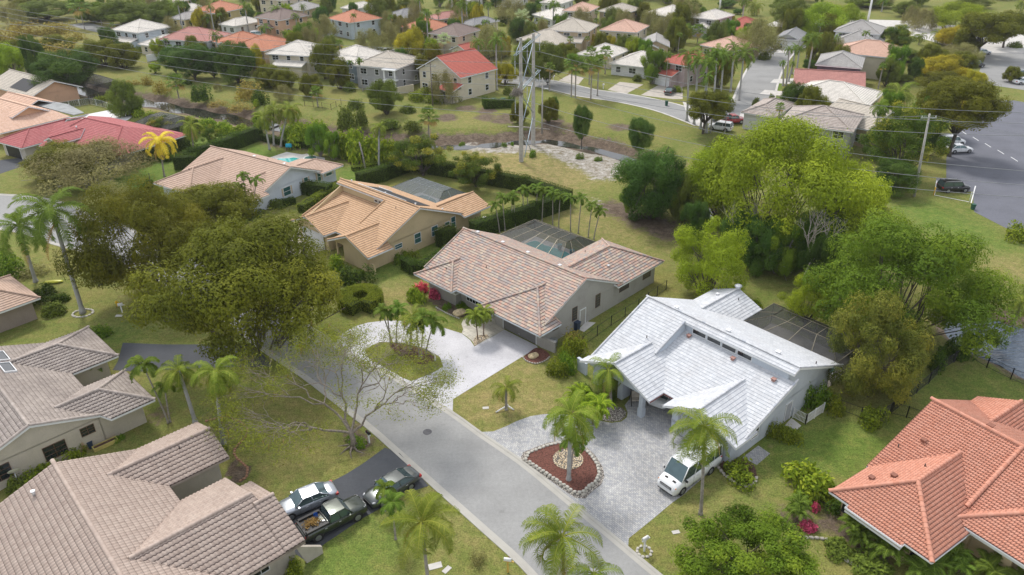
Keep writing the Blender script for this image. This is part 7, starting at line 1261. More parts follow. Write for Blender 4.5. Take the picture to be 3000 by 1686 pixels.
far('darkt', cC, [(1820, 1180, 900, 260), (1900, 1080, 820, 220, .3)], 'dark tree behind the leaning concrete pole'); far('olvt', cC, [(1950, 1010, 640, 300, .3), (2120, 560, 400, 220, .3), (2160, 420, 250, 200, .3), (1900, 500, 330, 200)], 'olive tree at the edge of the parking lots'); far('greyt', cC, [(2140, 480, 330, 260, .3)], 'leafless brown tree at the edge of the upper lot')
far('fan', cC, [(990, 450, 320, 150), (930, 440, 300, 110), (1045, 440, 310, 110), (20, 330, 240, 130), (110, 330, 230, 110), (190, 380, 330, 160)], 'cabbage palm'+W); far('coco2', cC, [(540, 120, 40, 170), (1920, 330, 260, 140), (1780, 340, 270, 110), (1160, 300, 240, 80), (2540, 110, 20, 110), (260, 360, 300, 150)], 'coconut palm'+W); far('royal', cC, [(820, 560, 380, 110), (1500, 90, 10, 100), (1210, 390, 330, 50)], 'slim tall palm'+W)
far('bush', cC, [(550, 800, 730, 80), (665, 770, 700, 70), (300, 1100, 1000, 170), (220, 1200, 1060, 200), (2520, 360, 310, 110), (620, 330, 280, 100), (600, 450, 370, 120)], 'bush'+W); far('lightbush', cF, [(2540, 350, 230, 200)], 'square clipped hedge beside the parking lot'); far('coco2', cF, [(2480, 1050, 830, 240), (2560, 900, 740, 180)], 'drooping palm on the pond shore'); far('darkbush', cF, [(2180, 1150, 1010, 170), (2330, 1130, 1040, 160), (2050, 1250, 1080, 220), (1900, 1330, 1140, 160), (1380, 300, 150, 260), (1250, 380, 250, 200)], 'dark shrub'+W); far('brownbush', cF, [(560, 500, 370, 180), (1000, 300, 180, 260), (500, 560, 430, 120), (1500, 240, 100, 120)], 'reddish brown brush in the thicket')
far('areca', cA, [(1940, 800, 740, 60)], 'pale reeds at the canal edge')
# trees and bushes filling the yards between the far houses
rg = random.Random(11); used = set(); placed = []
ADJ = [('tree', 'midt', 'bushy green tree', 7, 3.2), ('tree', 'olvt', 'olive tree', 8, 3.6), ('tree', 'darkt', 'dark tree', 7, 2.8), ('tree', 'greyt', 'half-bare tree', 8, 3.8), ('tree', 'brit', 'yellow-green tree', 6, 2.8), ('palm', 'xmas', 'slim palm', 6, 1.9), ('palm', 'royal', 'tall palm', 9, 2.6), ('palm', 'fan', 'cabbage palm', 6, 2), ('bush', 'bush', 'round bush', 2.2, 1.8), ('bush', 'lightbush', 'light green bush', 1.8, 1.6), ('tree', 'midt2', 'leafy tree', 8, 3.5), ('tree', 'yelt', 'yellowish tree', 6, 2.6)]
for (c, r_, lab) in FH:
    for q in range(11):
        a = rg.uniform(0, 6.283); d = r_+rg.uniform(.8, 6.5); x, y = c[0]+d*math.cos(a), c[1]+d*math.sin(a); kd, key, wd, hh, ww = ADJ[rg.randrange(len(ADJ))]; s_ = rg.uniform(.75, 1.25)
        if any(math.hypot(x-o[0][0], y-o[0][1]) < o[1]+.3 for o in FH) or any(math.hypot(x-p_[0], y-p_[1]) < 3.4 for p_ in placed): continue
        if min(np.hypot(*(FS-[x, y]).T).min(), np.hypot(*(FS2-[x, y]).T).min()-1) < 5.5 or np.hypot(*(CANAL-[x, y]).T).min() < 14: continue
        fr = math.sin(a) < -.45
        if fr and (kd != 'bush' and rg.random() < .75): kd, key, wd, hh, ww = ADJ[rg.choice((8, 9, 5))]
        sd = 'before' if fr else 'behind' if math.sin(a) > .45 else 'left of' if math.cos(a) < 0 else 'right of'; L_ = '%s %s the %s' % (wd, sd, lab)
        if L_ in used: continue
        used.add(L_); placed.append((x, y))
        if kd == 'tree': tree(key, 0, 0, b=(x, y, 0), h=hh*s_, r=ww*s_, label=L_, clear=.12, group='trees beyond the canal')
        elif kd == 'palm': px_ = None; palm(key, 0, 0, None, None, None, L_, h=hh*s_, s=.8*s_, group='palms beyond the canal', at=(x, y, 0))
        else: shrub(key, 0, 0, 0, None, L_, 'bush', 'bush', 'bushes beyond the canal', hm=hh*s_, loc=(x, y, 0), R=ww*s_)
rg = random.Random(5)
for i in range(95):
    x = rg.uniform(-60, 3060); y = rg.uniform(-46, 14) if x < 2150 else rg.uniform(-50, 25); b_ = P(x, y)
    if any(math.hypot(b_[0]-o[0][0], b_[1]-o[0][1]) < o[1]+2 for o in FH): continue
    key = rg.choice(['midt', 'olvt', 'darkt', 'greyt', 'brit', 'midt2']); tree(key, 0, 0, b=b_, h=rg.uniform(6, 11), r=rg.uniform(3.5, 6.5), label='distant tree in the continuous belt along the top edge', clear=.08, group='distant tree belt')
# ---------------------------------------------------------------- vehicles
def paint(name, c, metal=.3): 
    if name in MATS: return MATS[name]
    m, nt, b = nodes(name); b.inputs['Base Color'].default_value = (*c, 1); b.inputs['Metallic'].default_value = metal; b.inputs['Roughness'].default_value = .28; b.inputs['Coat Weight'].default_value = .9; b.inputs['Coat Roughness'].default_value = .04; return m
paint('paint_white', (.74, .75, .76), 0); paint('paint_silver', (.42, .45, .50), .55); paint('paint_charcoal', (.07, .08, .08), .5); paint('paint_darkgreen', (.035, .045, .035), .45); paint('paint_black', (.015, .015, .018), .2); paint('paint_red', (.35, .02, .03), .2); paint('paint_teal', (.02, .10, .13), .3); paint('paint_bluegrey', (.22, .30, .36), .4)
simple('tyre', (.02, .02, .021), .85); simple('alloy', (.38, .39, .41), .35, .8, .05); _defs['lamp_glass'] = lambda: simple('lamp_glass', (.55, .56, .58), .15, .3, .05); _defs['lamp_red'] = lambda: simple('lamp_red', (.4, .02, .02), .2, var=.05); _defs['lamp_amber'] = lambda: simple('lamp_amber', (.7, .22, .03), .25, var=.05)
SPEC = {  # L, W, wheel base, wheel r, stations (x 0..1 from nose, bottom z, top z, half width share), greenhouse (belt z, roof z, x of belt front, roof front, roof back, belt back, roof share), 
 'sedan': (4.95, 1.86, 2.85, .335, [(0, .42, .55, .55), (.012, .27, .68, .78), (.05, .22, .78, .92), (.14, .2, .88, .985), (.28, .2, .96, 1), (.5, .2, .98, 1), (.78, .22, 1.02, .995), (.9, .24, 1.05, .96), (.975, .3, 1.0, .88), (1, .45, .85, .7)], (.95, 1.46, .27, .42, .70, .88, .73)),
 'suv': (4.8, 1.9, 2.8, .37, [(0, .45, .65, .6), (.012, .32, .85, .85), (.05, .27, 1.0, .95), (.2, .25, 1.1, .99), (.5, .25, 1.12, 1), (.9, .27, 1.14, .98), (.985, .32, 1.1, .93), (1, .5, .95, .85)], (1.08, 1.76, .24, .34, .93, .985, .8)),
 'van': (6.3, 2.1, 3.75, .37, [(0, .4, .7, .72), (.015, .3, .95, .88), (.05, .27, 1.12, .95), (.13, .25, 1.28, .985), (.2, .25, 1.34, 1), (.6, .25, 1.36, 1), (.96, .27, 1.36, .99), (1, .4, 1.3, .95)], (1.3, 2.45, .145, .265, .975, .99, .86)),
 'pickup': (5.4, 1.93, 3.4, .39, [(0, .5, .75, .7), (.012, .4, .98, .88), (.05, .34, 1.08, .95), (.24, .32, 1.14, .99), (.5, .32, 1.16, 1), (.62, .32, 1.16, 1), (.975, .36, 1.14, .98), (1, .5, 1.1, .95)], (1.12, 1.80, .25, .345, .575, .615, .8))}
def car_proto(kind, pmat):
    L, W, wb, r, st, (zb, zr, xf, rf, rb_, xb, rs_) = SPEC[kind]; root = bpy.data.objects.new('car', None); col.objects.link(root)
    X = lambda t: L/2-t*L                # nose at +x
    mb = MB(); prof = [(-.84, 0, 0), (-.97, .10, 0), (-1.0, .38, 0), (-1.0, .62, 0), (-.965, .88, 0), (-.84, 1, 0), (-.45, 1, .025), (0, 1, .035), (.45, 1, .025), (.84, 1, 0), (.965, .88, 0), (1.0, .62, 0), (1.0, .38, 0), (.97, .10, 0), (.84, 0, 0)]; n = len(prof); V = []
    for t, z0, z1, w in st: V += [(X(t), p*w*W/2, z0+(z1-z0)*q+c) for p, q, c in prof]
    F = [(i*n+j, i*n+j+1, (i+1)*n+j+1, (i+1)*n+j) for i in range(len(st)-1) for j in range(n-1)]+[(i*n+n-1, i*n, (i+1)*n, (i+1)*n+n-1) for i in range(len(st)-1)]
    mb.add(V, F, 0, smooth=True); e = (len(st)-1)*n; mb.add(V[:n], [tuple(range(n))]); mb.add(V[-n:], [tuple(range(n))[::-1]])
    hw, hr = W/2*.93, W/2*rs_
    G = [(X(xf), hw, zb), (X(xb), hw, zb), (X(rb_), hr, zr), (X(rf), hr, zr)]
    # roof panel with rounded edge
    xr = np.linspace(X(rf)-.02, X(rb_)+.02, 5); yy = np.linspace(-1, 1, 7); RV = [(x, y*hr*1.01, zr+.035*(1-y**4)*(1-(abs(i-2)/2)**3*.6)) for i, x in enumerate(xr) for y in yy]
    mb.add(RV, [(i*7+j, i*7+j+1, i*7+j+8, i*7+j+7) for i in range(4) for j in range(6)], smooth=True)
    P_ = lambda p, q, w_=.045: mb.tube([p, q], w_, 5)
    for s in (-1, 1):
        a, b, c, d = [(x, y*s, z) for x, y, z in G]; P_(a, d); P_(b, c); P_(c, d, .04); P_(a, b, .035)
        for t in ((.5,) if kind != 'van' else (.3, .55, .8)): P_(tuple(np.array(a)*(1-t)+np.array(b)*t), tuple(np.array(d)*(1-t)+np.array(c)*t), .035)
    if kind == 'pickup':   # open bed: dark liner sunk between side walls
        pass
    body = mb.obj('body', [pmat], root)
    g = MB(); ins = .985; A = [(x, y*ins, z) for x, y, z in G]; a, b, c, d = A; m_ = lambda p: (p[0], -p[1], p[2])
    def quad(nm, *v): w = MB().add(v, [(0, 1, 2, 3)]); w.obj(nm, M_('glass_car'), root)
    quad('windscreen', a, d, m_(d), m_(a)); quad('rear_window', b, c, m_(c), m_(b))
    quad('side_window', a, b, c, d); quad('side_window', m_(a), m_(b), m_(c), m_(d))
    xc = (st[0][0]+.5-wb/L/2 - (.0 if kind != 'van' else .02)); xw = (L/2-(.185 if kind != 'van' else .17)*L, L/2-(.185 if kind != 'van' else .17)*L-wb)
    for x in xw:
        for s in (-1, 1):
            y = s*(W/2-.1); w = MB(); w.tube([(x, y-.11, r), (x, y-.09, r), (x, y+.09, r), (x, y+.11, r)], [r*.9, r, r, r*.9], 20); w = w.obj('wheel', M_('tyre'), root)
            q = MB(); q.tube([(x, y+s*.10, r), (x, y+s*.118, r)], r*.66, 18, cap=True)
            for k in range(5): t = k*1.2566; q.box(-.02, .02, -.012, .012, 0, r*.62, M=Matrix.Translation((x, y+s*.125, r)) @ Matrix.Rotation(t, 4, 'Y'))
            q.obj('rim', M_('alloy'), w); q = MB(); q.tube([(x, s*(W/2-.25), r), (x, s*(W/2+.004), r)], r*1.17, 22); q.obj('wheel_arch', M_('trim_black'), root)
    for s in (-1, 1):
        z = st[3][2]-.14 if kind != 'van' else .98; x = X(.035); y = s*W/2*.74
        MB().tube([(x-.16, y+s*.09, z+.02), (x+.07, y-s*.06, z-.03)], .085, 8, sq=.7).obj('headlight', M_('lamp_glass'), root)
        z = st[-2][2]-.16; MB().box(X(.995)-.02, X(.955), min(s*W/2*.70, s*W/2*.955), max(s*W/2*.70, s*W/2*.955), z-.12, z+.08).obj('tail_light', M_('lamp_red'), root)
        q = MB(); q.box(X(xf+.06)-.06, X(xf+.06)+.08, min(s*W/2*.98, s*(W/2+.2)), max(s*W/2*.98, s*(W/2+.2)), zb+.0, zb+.14); q.obj('wing_mirror', pmat if kind != 'van' else M_('trim_black'), root)
        for t in ((.46, .68) if kind != 'van' else (.3, .45)): q = MB(); q.box(X(t)-.09, X(t)+.09, min(s*W/2*.99, s*(W/2+.025)), max(s*W/2*.99, s*(W/2+.025)), zb-.2, zb-.16); q.obj('door_handle', M_('metal_light'), root)
        q = MB(); 
        for t in ((.34, .52, .7) if kind != 'van' else (.2, .38, .6)): q.box(X(t)-.007, X(t)+.007, min(s*W/2*.985, s*(W/2+.003)), max(s*W/2*.985, s*(W/2+.003)), .34, zb-.06)
        q.obj('door_gap', M_('trim_black'), root)['kind'] = 'stuff'
    q = MB(); z = st[2][2]
    q.box(X(.012)-.01, X(.0)+.012, -W*.27, W*.27, z-.34, z-.14); q.obj('grille', M_('trim_black'), root); q = MB(); q.box(X(.015), X(0)+.01, -W*.36, W*.36, .3, .4); q.obj('bumper', M_('trim_black'), root)
    if kind == 'van':
        q = MB()
        for i in range(3): q.box(X(0), X(0)+.022, -W*.25, W*.25, z-.32+i*.07, z-.30+i*.07)
        q.obj('grille_bar', M_('metal_light'), root)
        for s in (-1, 1): q = MB(); q.box(X(.11), X(.085), min(s*.25, s*.55), max(s*.25, s*.55), 1.2, 1.285); q.obj('bonnet_vent', M_('trim_black'), root); MB().box(X(.05), X(.03), min(s*.86, s*.92), max(s*.86, s*.92), .92, 1.04).obj('indicator', M_('lamp_amber'), root)
    if kind == 'pickup':
        q = MB(); x0, x1 = X(.96), X(.635); q.box(x0, x1, -.72, .72, 1.16, 1.185); q.obj('bed_floor', M_('trim_black'), root); q = MB()
        for s in (-1, 1): q.box(x0-.1, x1, min(s*.72, s*.93), max(s*.72, s*.93), 1.15, 1.34)
        q.box(x0-.15, x0, -.93, .93, .8, 1.34); q.box(x1, x1+.06, -.93, .93, 1.1, 1.3); q.obj('bed_side', M_('trim_black'), root)
    if kind == 'suv': 
        for s in (-1, 1): MB().tube([(X(.36), s*hr*.9, zr+.08), (X(.9), s*hr*.9, zr+.08)], .03, 5).obj('roof_rail', M_('metal_light'), root)
    return root
PR = {}
def car(kind, pm, label, loc, yaw, cat='car', name='parked_car', group='parked cars'):
    key = kind+pm
    if key not in PR: o = PR[key] = car_proto(kind, M_(pm)); o.location = (loc[0], loc[1], .02); o.rotation_euler = (0, 0, yaw)
    else: o = dup(PR[key], (loc[0], loc[1], .02), yaw)
    o.name = name; return tag(o, label, cat, group)
def car_wheels(kind, pm, label, front, rear, left=True, **k):
    """placed from where its near side wheels stand in the photo"""
    f, r = P(*front)[:2], P(*rear)[:2]; d = (f-r)/np.linalg.norm(f-r); n = np.array([-d[1], d[0]])*(1 if left else -1); W = SPEC[kind][1]; L = SPEC[kind][0]; wb = SPEC[kind][2]
    fr = .185 if kind != 'van' else .17; cx = (L/2-fr*L+L/2-fr*L-wb)/2; c = (f+r)/2-n*(W/2-.1)-d*cx
    return car(kind, pm, label, c, math.atan2(d[1], d[0]), **k)
car_wheels('sedan', 'paint_charcoal', 'charcoal sedan parked across the end of the dark driveway', (1120.3, 1485.4), (1204.7, 1433.9)); car_wheels('sedan', 'paint_silver', 'silver fastback sedan beside the pickup on the dark driveway', (862, 1521), (948.5, 1486))
o = car_wheels('pickup', 'paint_darkgreen', 'dark green pickup truck with branches and a blue bucket in its bed', (1045.5, 1528), (937.8, 1584), False, cat='pickup truck', name='pickup_truck', group=None); van = car_wheels('van', 'paint_white', 'white passenger van parked in front of the white house', (1994, 1451), (2082, 1387), cat='van', name='passenger_van', group=None)
Mo = Matrix.Translation(o.location) @ Matrix.Rotation(o.rotation_euler[2], 4, 'Z'); c_ = Mo @ Vector((-1.15, .45, 1.2)); m = MB(); m.tube([(0, 0, 0), (0, 0, .28)], [.15, .17], 14, cap=False); m.tube([(0, 0, 0), (0, 0, .02)], .15, 14); tag(m.obj('bucket', simple('plastic_brightblue', (.02, .12, .45), .4), None, c_), 'bright blue bucket in the bed of the green pickup', 'bucket')
m = MB(); rg = np.random.default_rng(3); 
for i in range(26): a = rg.uniform(-.5, 3.6); p = np.array([rg.uniform(-.6, .5), rg.uniform(-.35, .2), rg.uniform(.02, .15)]); m.tube([p, p+[math.cos(a)*.5, math.sin(a)*.3, rg.uniform(-.02, .12)]], [.02, .006], 4)
leaves(m, np.column_stack([rg.normal(size=160)*.35, rg.normal(size=160)*.22, rg.random(160)*.2+.03]), np.tile([0, 0, 1.], (160, 1)), .12, rg, .8, asp=3); o2 = m.obj('cut_branches', M_('palm_dead'), None, Mo @ Vector((-1.75, .0, 1.2)), o.rotation_euler[2]); tag(o2, 'heap of dry cut palm branches in the pickup bed', 'branches')
for k_, p_, l_, (x, y), yw in (('suv', 'paint_white', 'white SUV parked under the umbrella shaped tree', (2110, 382), 2.6), ('pickup', 'paint_red', 'red pickup beside the white SUV at the street corner', (2143, 362), .2), ('sedan', 'paint_bluegrey', 'blue-grey car behind the white SUV', (2115, 352), .3), ('sedan', 'paint_black', 'black car on the pale driveway beyond the canal', (1963, 274), 1.1), ('sedan', 'paint_black', 'black car at the end of the side street', (2284, 143), .3),
        ('sedan', 'paint_teal', 'dark blue car before the double white garage', (2316, 139), .9), ('suv', 'paint_black', 'black car in the marked bay beside the lawn', (2790, 560), .05), ('suv', 'paint_white', 'upper white car in the parking lot behind leaning tree', (2785, 425), .1), ('sedan', 'paint_white', 'lower white car in the parking lot behind leaning tree', (2806, 446), .1), ('suv', 'paint_charcoal', 'dark car at the right edge of the upper lot', (2992, 226), .1),
        ('sedan', 'paint_white', 'white car at the right edge of the upper lot', (2996, 246), .1), ('suv', 'paint_black', 'dark car under the trees of the upper lot', (2855, 198), .2), ('sedan', 'paint_silver', 'silver car at the top of the upper lot', (2876, 160), .2), ('pickup', 'paint_teal', 'teal pickup behind the bright red roofed house', (1404, 190), .3), ('sedan', 'paint_silver', 'silver car behind the grey two-storey house', (1115, 155), .3), ('sedan', 'paint_white', 'white car beside the silver one behind the grey two-storey house', (1134, 156), .4),
        ('pickup', 'paint_teal', 'dark teal pickup beside the pale two-storey house', (493, 84), .4), ('suv', 'paint_black', 'dark truck on the far left street', (277, 58), 1.4), ('suv', 'paint_white', 'white car between the peach houses', (756, 108), .3), ('suv', 'paint_silver', 'grey car at the far left edge near the canal', (10, 222), .2), ('sedan', 'paint_white', 'white car under the white house carport', (1950, 1165), 1.0)):
    car(k_, p_, l_, P(x, y), yw, cat='pickup truck' if k_ == 'pickup' else 'car')
# ---------------------------------------------------------------- pylon, poles, wires
simple('concrete_pole', (.42, .40, .37), .9, var=.14, scale=2, bmp=.2); simple('steel_blue', (.30, .36, .40), .5, .5, .1); simple('wood_pole', (.20, .17, .145), .95, var=.2, scale=3); simple('wire', (.27, .28, .29), .6, .3, .05)
T1, T2 = P(1527, 474), P(1562, 424); h1, h2 = hgt(1527, 474, 111), hgt(1562, 424, 98); hT = (h1+h2)/2
py = thing('transmission_pylon', 'tall twin concrete power pylon with steel cross arms in the clearing', 'pylon', T1); V2 = T2-T1; u2 = V2/np.linalg.norm(V2); L2_ = np.linalg.norm(V2)
for q, hh in ((np.zeros(3), h1), (V2, h2)): MB().tube([q+[0, 0, -.2], q+[0, 0, hh]], [.42, .25], 8, smooth=False).obj('pole', M_('concrete_pole'), py)
def arm(z, e0, e1):
    m = MB(); nrm = np.array([-u2[1], u2[0], 0]); p, q = -u2*e0+[0, 0, z], V2+u2*e1+[0, 0, z]
    for s in (-1, 1): m.tube([p+nrm*s*.22, q+nrm*s*.22], .07, 4); 
    n = 9
    for i in range(n): a = p+(q-p)*i/n; b = p+(q-p)*(i+1)/n; s = 1 if i % 2 else -1; m.tube([a+nrm*s*.22, b-nrm*s*.22], .045, 4)
    for e, c in ((p, np.zeros(3)), (q, V2)): m.tube([e, c+[0, 0, z+1.6]], .06, 4)
    m.obj('cross_arm', M_('steel_blue'), py); return p, q
a1 = arm(hT-1.6, 4.2, 5.5); a2 = arm(hT-8.2, 4.2, 5.5); zt, zb_ = hT-9, hT-21
m = MB()
for (za, zc) in ((hT-2, hT-8), (hT-9, hT-15), (hT-15.5, hT-23)): m.tube([[0, 0, za], V2+[0, 0, zc]], .085, 5); m.tube([[0, 0, zc], V2+[0, 0, za]], .085, 5)
m.obj('cross_brace', M_('steel_blue'), py)
ATT = [a1[0], V2*.5+[0, 0, hT-1.6], a1[1], a2[0], V2*.5+[0, 0, hT-8.2], a2[1]]
for p in ATT:
    m = MB(); m.tube([p, p+[0, 0, -3.2]], .03, 4)
    for i in range(9): z = -.9-i*.24; m.tube([p+[0, 0, z], p+[0, 0, z-.1]], .1, 8)
    m.obj('insulator', M_('metal_grey'), py)
m = MB(); rg = np.random.default_rng(2)
for i in range(160): d = rg.normal(size=3); d /= np.linalg.norm(d); e = rg.normal(size=3); p = d*[.9, .9, .6]*rg.uniform(.5, 1.1); m.tube([p-e*.35, p+e*.35], .035, 3, cap=False)
tag(m.obj('bird_nest', M_('bark_grey'), None, T1+a2[0]+[.3, 0, .6]), 'large stick nest on the left end of the lower pylon arm', 'nest')
def wire(a, b, sag, label, r=.035, group='power lines'):
    a, b = np.array(a, float), np.array(b, float); t = np.linspace(0, 1, 25); p = a+(b-a)*t[:, None]; p[:, 2] -= sag*4*t*(1-t); tag(MB().tube(p-a, r, 4).obj('power_line', M_('wire'), None, a), label, 'wire', group)
hd_ = ['top left', 'top middle', 'top right', 'lower left', 'lower middle', 'lower right']
RQ = [(2000, 205), (2000, 238), (2000, 190), (2000, 330), (2000, 300), (2000, 270)]; RQ = [(3000, 365), (3000, 330), (3000, 300), (3000, 545), (3000, 510), (3000, 470)]; LQ = [(0, 105), (0, 92), (0, 80), (0, 190), (0, 165), (0, 140)]; LQ = [(0, 30), (0, 18), (0, 5), (0, 110), (0, 88), (0, 70)]
for i, p in enumerate(ATT):
    A_ = T1+p+[0, 0, -3.2]
    for (qx, qy), zq, sd_ in ((RQ[i], 19 if i < 3 else 14, 'right'), (LQ[i], 21 if i < 3 else 15, 'left')):
        B_ = P(qx, qy, zq); wire(A_, A_+(B_-A_)*1.15, 3.0, 'conductor from the %s pylon arm point running to the %s' % (hd_[i], sd_))
PL = [(363, 135, 78, 9), (565, 155, 93, 9), (924, 213, 131, 9), (1268, 312, 186, 9), (1588, 390, 229, 9), (2081, 390, 295, 9), (2678, 576, 334, 9)]; tops = []
for i, (x, y, t, _) in enumerate(PL):
    b = P(x, y); hh = hgt(x, y, t); o = thing('utility_pole', ['short leaning wooden pole by the pale two-storey house', 'wooden pole before the rose roofed house', 'wooden pole beside the slate blue house', 'wooden pole in the hedge of the bright red roofed house', 'slim concrete pole right of the twin pylon', 'grey pole with street lamp under the umbrella tree', 'tall leaning concrete pole beside the parking lot'][i], 'utility pole', b, 0, 'utility poles')
    lx = -.9 if i == 6 else 0; MB().tube([(0, 0, -.2), (lx, 0, hh)], [.24 if i == 6 else .18, .14 if i == 6 else .11], 8).obj('pole', M_('wood_pole' if i < 4 else 'concrete_pole'), o); m = MB(); m.box(-1.2+lx, 1.2+lx, -.06, .06, hh-.7, hh-.56); m.obj('cross_arm', M_('metal_grey'), o)
    for dx in (-1.05, 0, 1.05): MB().tube([(dx+lx, 0, hh-.56), (dx+lx, 0, hh-.3)], .05, 6).obj('insulator', M_('plastic_white'), o)
    if i == 5: MB().tube([(0, 0, hh-2), (1.2, -.8, hh-1.8), (1.5, -1, hh-1.85)], .05, 6).obj('lamp_arm', M_('metal_grey'), o)
    if i in (4, 5): MB().box(.2, 1.1, -.95, -.75, hh-1.95, hh-1.8).obj('lamp_head', M_('plastic_white'), o)
    tops.append(b+[lx, 0, hh-.3])
ends = [P(-300, 40, 9)]+tops+[P(3400, 420, 11)]
for i in range(len(ends)-1):
    for j, dx in enumerate((-1.05, 0, 1.05)): wire(ends[i]+[dx, 0, 0], ends[i+1]+[dx, 0, 0], 1.2, '%s wire of the %s pole-to-pole span from the left' % (['left', 'middle', 'right'][j], ORD[i]), .022)
for (x, y, t, l_) in ((2541, 68, -20, 'tall white pole beyond the wide road at the top right'), (2107, 36, -20, 'white pole behind the grey house at top right'), (2175, 30, -20, 'thin brown pole at the top edge')): tag(MB().tube([(0, 0, 0), (0, 0, hgt(x, y, t))], [.4, .3], 8).obj('utility_pole', M_('plastic_white' if x != 2175 else 'wood_pole'), None, P(x, y)), l_, 'utility pole')
# ---------------------------------------------------------------- fences and walls
def fence(pts, h_, label, matn, gap=.12, post=2.4, rail=2, name='fence', mesh=None, r=.012):
    pts = [np.array(p[:2]) for p in pts]; c = pts[0]; root = thing(name, label, 'fence', (c[0], c[1], 0)); pk = MB(); rl = MB()
    for p, q in zip(pts[:-1], pts[1:]):
        p, q = p-c, q-c; L = np.linalg.norm(q-p); t = (q-p)/L; n = max(1, round(L/post))
        for i in range(n+1): x = p+(q-p)*i/n; MB().box(x[0]-.04, x[0]+.04, x[1]-.04, x[1]+.04, -.05, h_+.06).obj('post', M_(matn), root)
        for k in range(rail): z = .12+(h_-.15)*k/max(1, rail-1); rl.tube([(*p, z), (*q, z)], .022, 4)
        if gap: 
            for i in range(int(L/gap)): x = p+t*gap*i; pk.tube([(*x, .08), (*x, h_-.02)], r, 3, cap=False)
        if mesh: m = MB(); m.add([(*p, .05), (*q, .05), (*q, h_), (*p, h_)], [(0, 1, 2, 3)]); m.obj('mesh_panel', M_(mesh), root)
    rl.obj('rail', M_(matn), root)
    if gap: pk.obj('pickets', M_(matn), root)
    return root
Q = lambda *p: [P(*q) for q in p]
fence(Q((2610, 1213), (2720, 1124), (2757, 1085), (2830, 1040)), 1.3, 'black mesh fence climbing towards the pond', 'trim_black', 0, mesh='screen'); fence(Q((2830, 1040), (2890, 1078), (2960, 1112), (3040, 1145)), 1.3, 'black picket fence along the pond', 'trim_black'); fence(Q((2608, 1213), (2655, 1224), (2700, 1240)), 1.3, 'short black picket fence beside the salmon roof', 'trim_black'); fence(Q((2458, 1202), (2520, 1225)), 1.2, 'thin black fence between the yellowish bushes', 'trim_black', .3); fence(Q((2562, 1240), (2606, 1214)), 1.3, 'grey fence gate beside the clipped bush', 'metal_dark', 0, mesh='screen_grey')
fence(Q((1707, 1016), (1790, 955), (1870, 905), (1951, 849)), 1.3, 'thin chain link fence between the mottled roof and white houses', 'metal_dark', 0, mesh=None); fence(Q(*cA((2300, 800), (2500, 830), (2576, 790))), 1.3, 'green wire fence above the canal', 'metal_dark', 0); fence(Q(*cB((840, 790), (960, 740), (1080, 690))), 1.5, 'dark picket fence behind the bright red roofed house', 'metal_dark', .3)
fence(Q(*cA((450, 825), (680, 790), (780, 810), (935, 870))), 1.5, 'white fence around the white pool deck', 'trim_whiter', .4, mesh='screen_grey'); 
w5 = lambda a, b: H5.wp(a, b); fence([w5(7.14, 10.72), w5(8.46, 10.71), w5(8.62, 13.53)], 1.15, 'white lattice planter fence beside the white house', 'trim_whiter', .13, 1.3, 3, r=.03)
def lowwall(p, q, h_, th, label, matn): p, q = P(*p), P(*q); L = np.linalg.norm(q-p); m = MB(); m.box(0, L, -th/2, th/2, -.05, h_); m.box(-.03, L+.03, -th/2-.03, th/2+.03, h_, h_+.08); tag(m.obj('garden_wall', M_(matn), None, p, math.atan2(q[1]-p[1], q[0]-p[0])), label, 'garden wall')
lowwall((1584, 1016), (1627, 1034), 1.25, .25, 'cream garden wall with black railing beside the mottled roof garage', 'stucco_grey'); lowwall((1055, 778), (1100, 804), 1.2, .25, 'tan garden wall in front of the tan house', 'stucco_tan'); lowwall((1693, 1082), (1718, 1100), 1.4, .25, 'white garden wall at the left corner of the white house', 'stucco_white'); lowwall((1125, 285), (1212, 268), 1.6, .3, 'cream yard wall between the grey and bright red roofed houses', 'w_cream'); lowwall((432, 182), (482, 172), 1.8, .15, 'white vinyl fence beside the rose roofed house', 'trim_whiter'); lowwall((0, 1010), (0, 1010.1), .1, .1, 'x', 'trim_white') if False else None
# ---------------------------------------------------------------- small things
def mailbox(x, y, label, postm, boxm, yaw=.8, h_=1.1, arm_=True):
    o = thing('mailbox', label, 'mailbox', P(x, y), yaw); MB().box(-.06, .06, -.06, .06, 0, h_).obj('post', M_(postm), o)
    if arm_: MB().box(-.3, .45, -.05, .05, h_-.14, h_-.04).obj('arm', M_(postm), o)
    m = MB(); m.box(-.28, .28, -.11, .11, h_, h_+.12); m.tube([(-.28, 0, h_+.12), (.28, 0, h_+.12)], .11, 12); m.obj('box', M_(boxm), o); MB().box(.05, .08, .115, .13, h_+.1, h_+.32).obj('flag', M_('lamp_red'), o)
mailbox(1082, 1298, 'black mailbox on a pale post at the kerb', 'plastic_white', 'trim_black', 2.3); mailbox(1488, 1677, 'white mailbox on a tan wooden post at the bottom', 'paint_yellow', 'plastic_white', -.2, 1.25); mailbox(1887, 1616, 'white mailbox on a white post in a ring of stones', 'plastic_white', 'plastic_white', .6, 1.3); mailbox(359, 917, 'white mailbox near the yellow hydrant', 'plastic_white', 'plastic_white', .4); mailbox(1622, 237, 'white mailbox beside the far street', 'plastic_white', 'plastic_white'); mailbox(1767, 262, 'second white mailbox beside the far street', 'plastic_white', 'plastic_white')
o = thing('fire_hydrant', 'yellow fire hydrant on the left lawn', 'hydrant', P(345, 898)); m = MB(); m.tube([(0, 0, 0), (0, 0, .55), (0, 0, .7), (0, 0, .78)], [.13, .13, .15, .05], 12); m.obj('barrel', M_('paint_hyd') if 'paint_hyd' in MATS else simple('paint_hyd', (.75, .48, .02), .5), o)
for s in (-1, 1): MB().tube([(0, 0, .48), (s*.22, 0, .48)], .06, 8).obj('outlet', MATS['paint_hyd'], o)
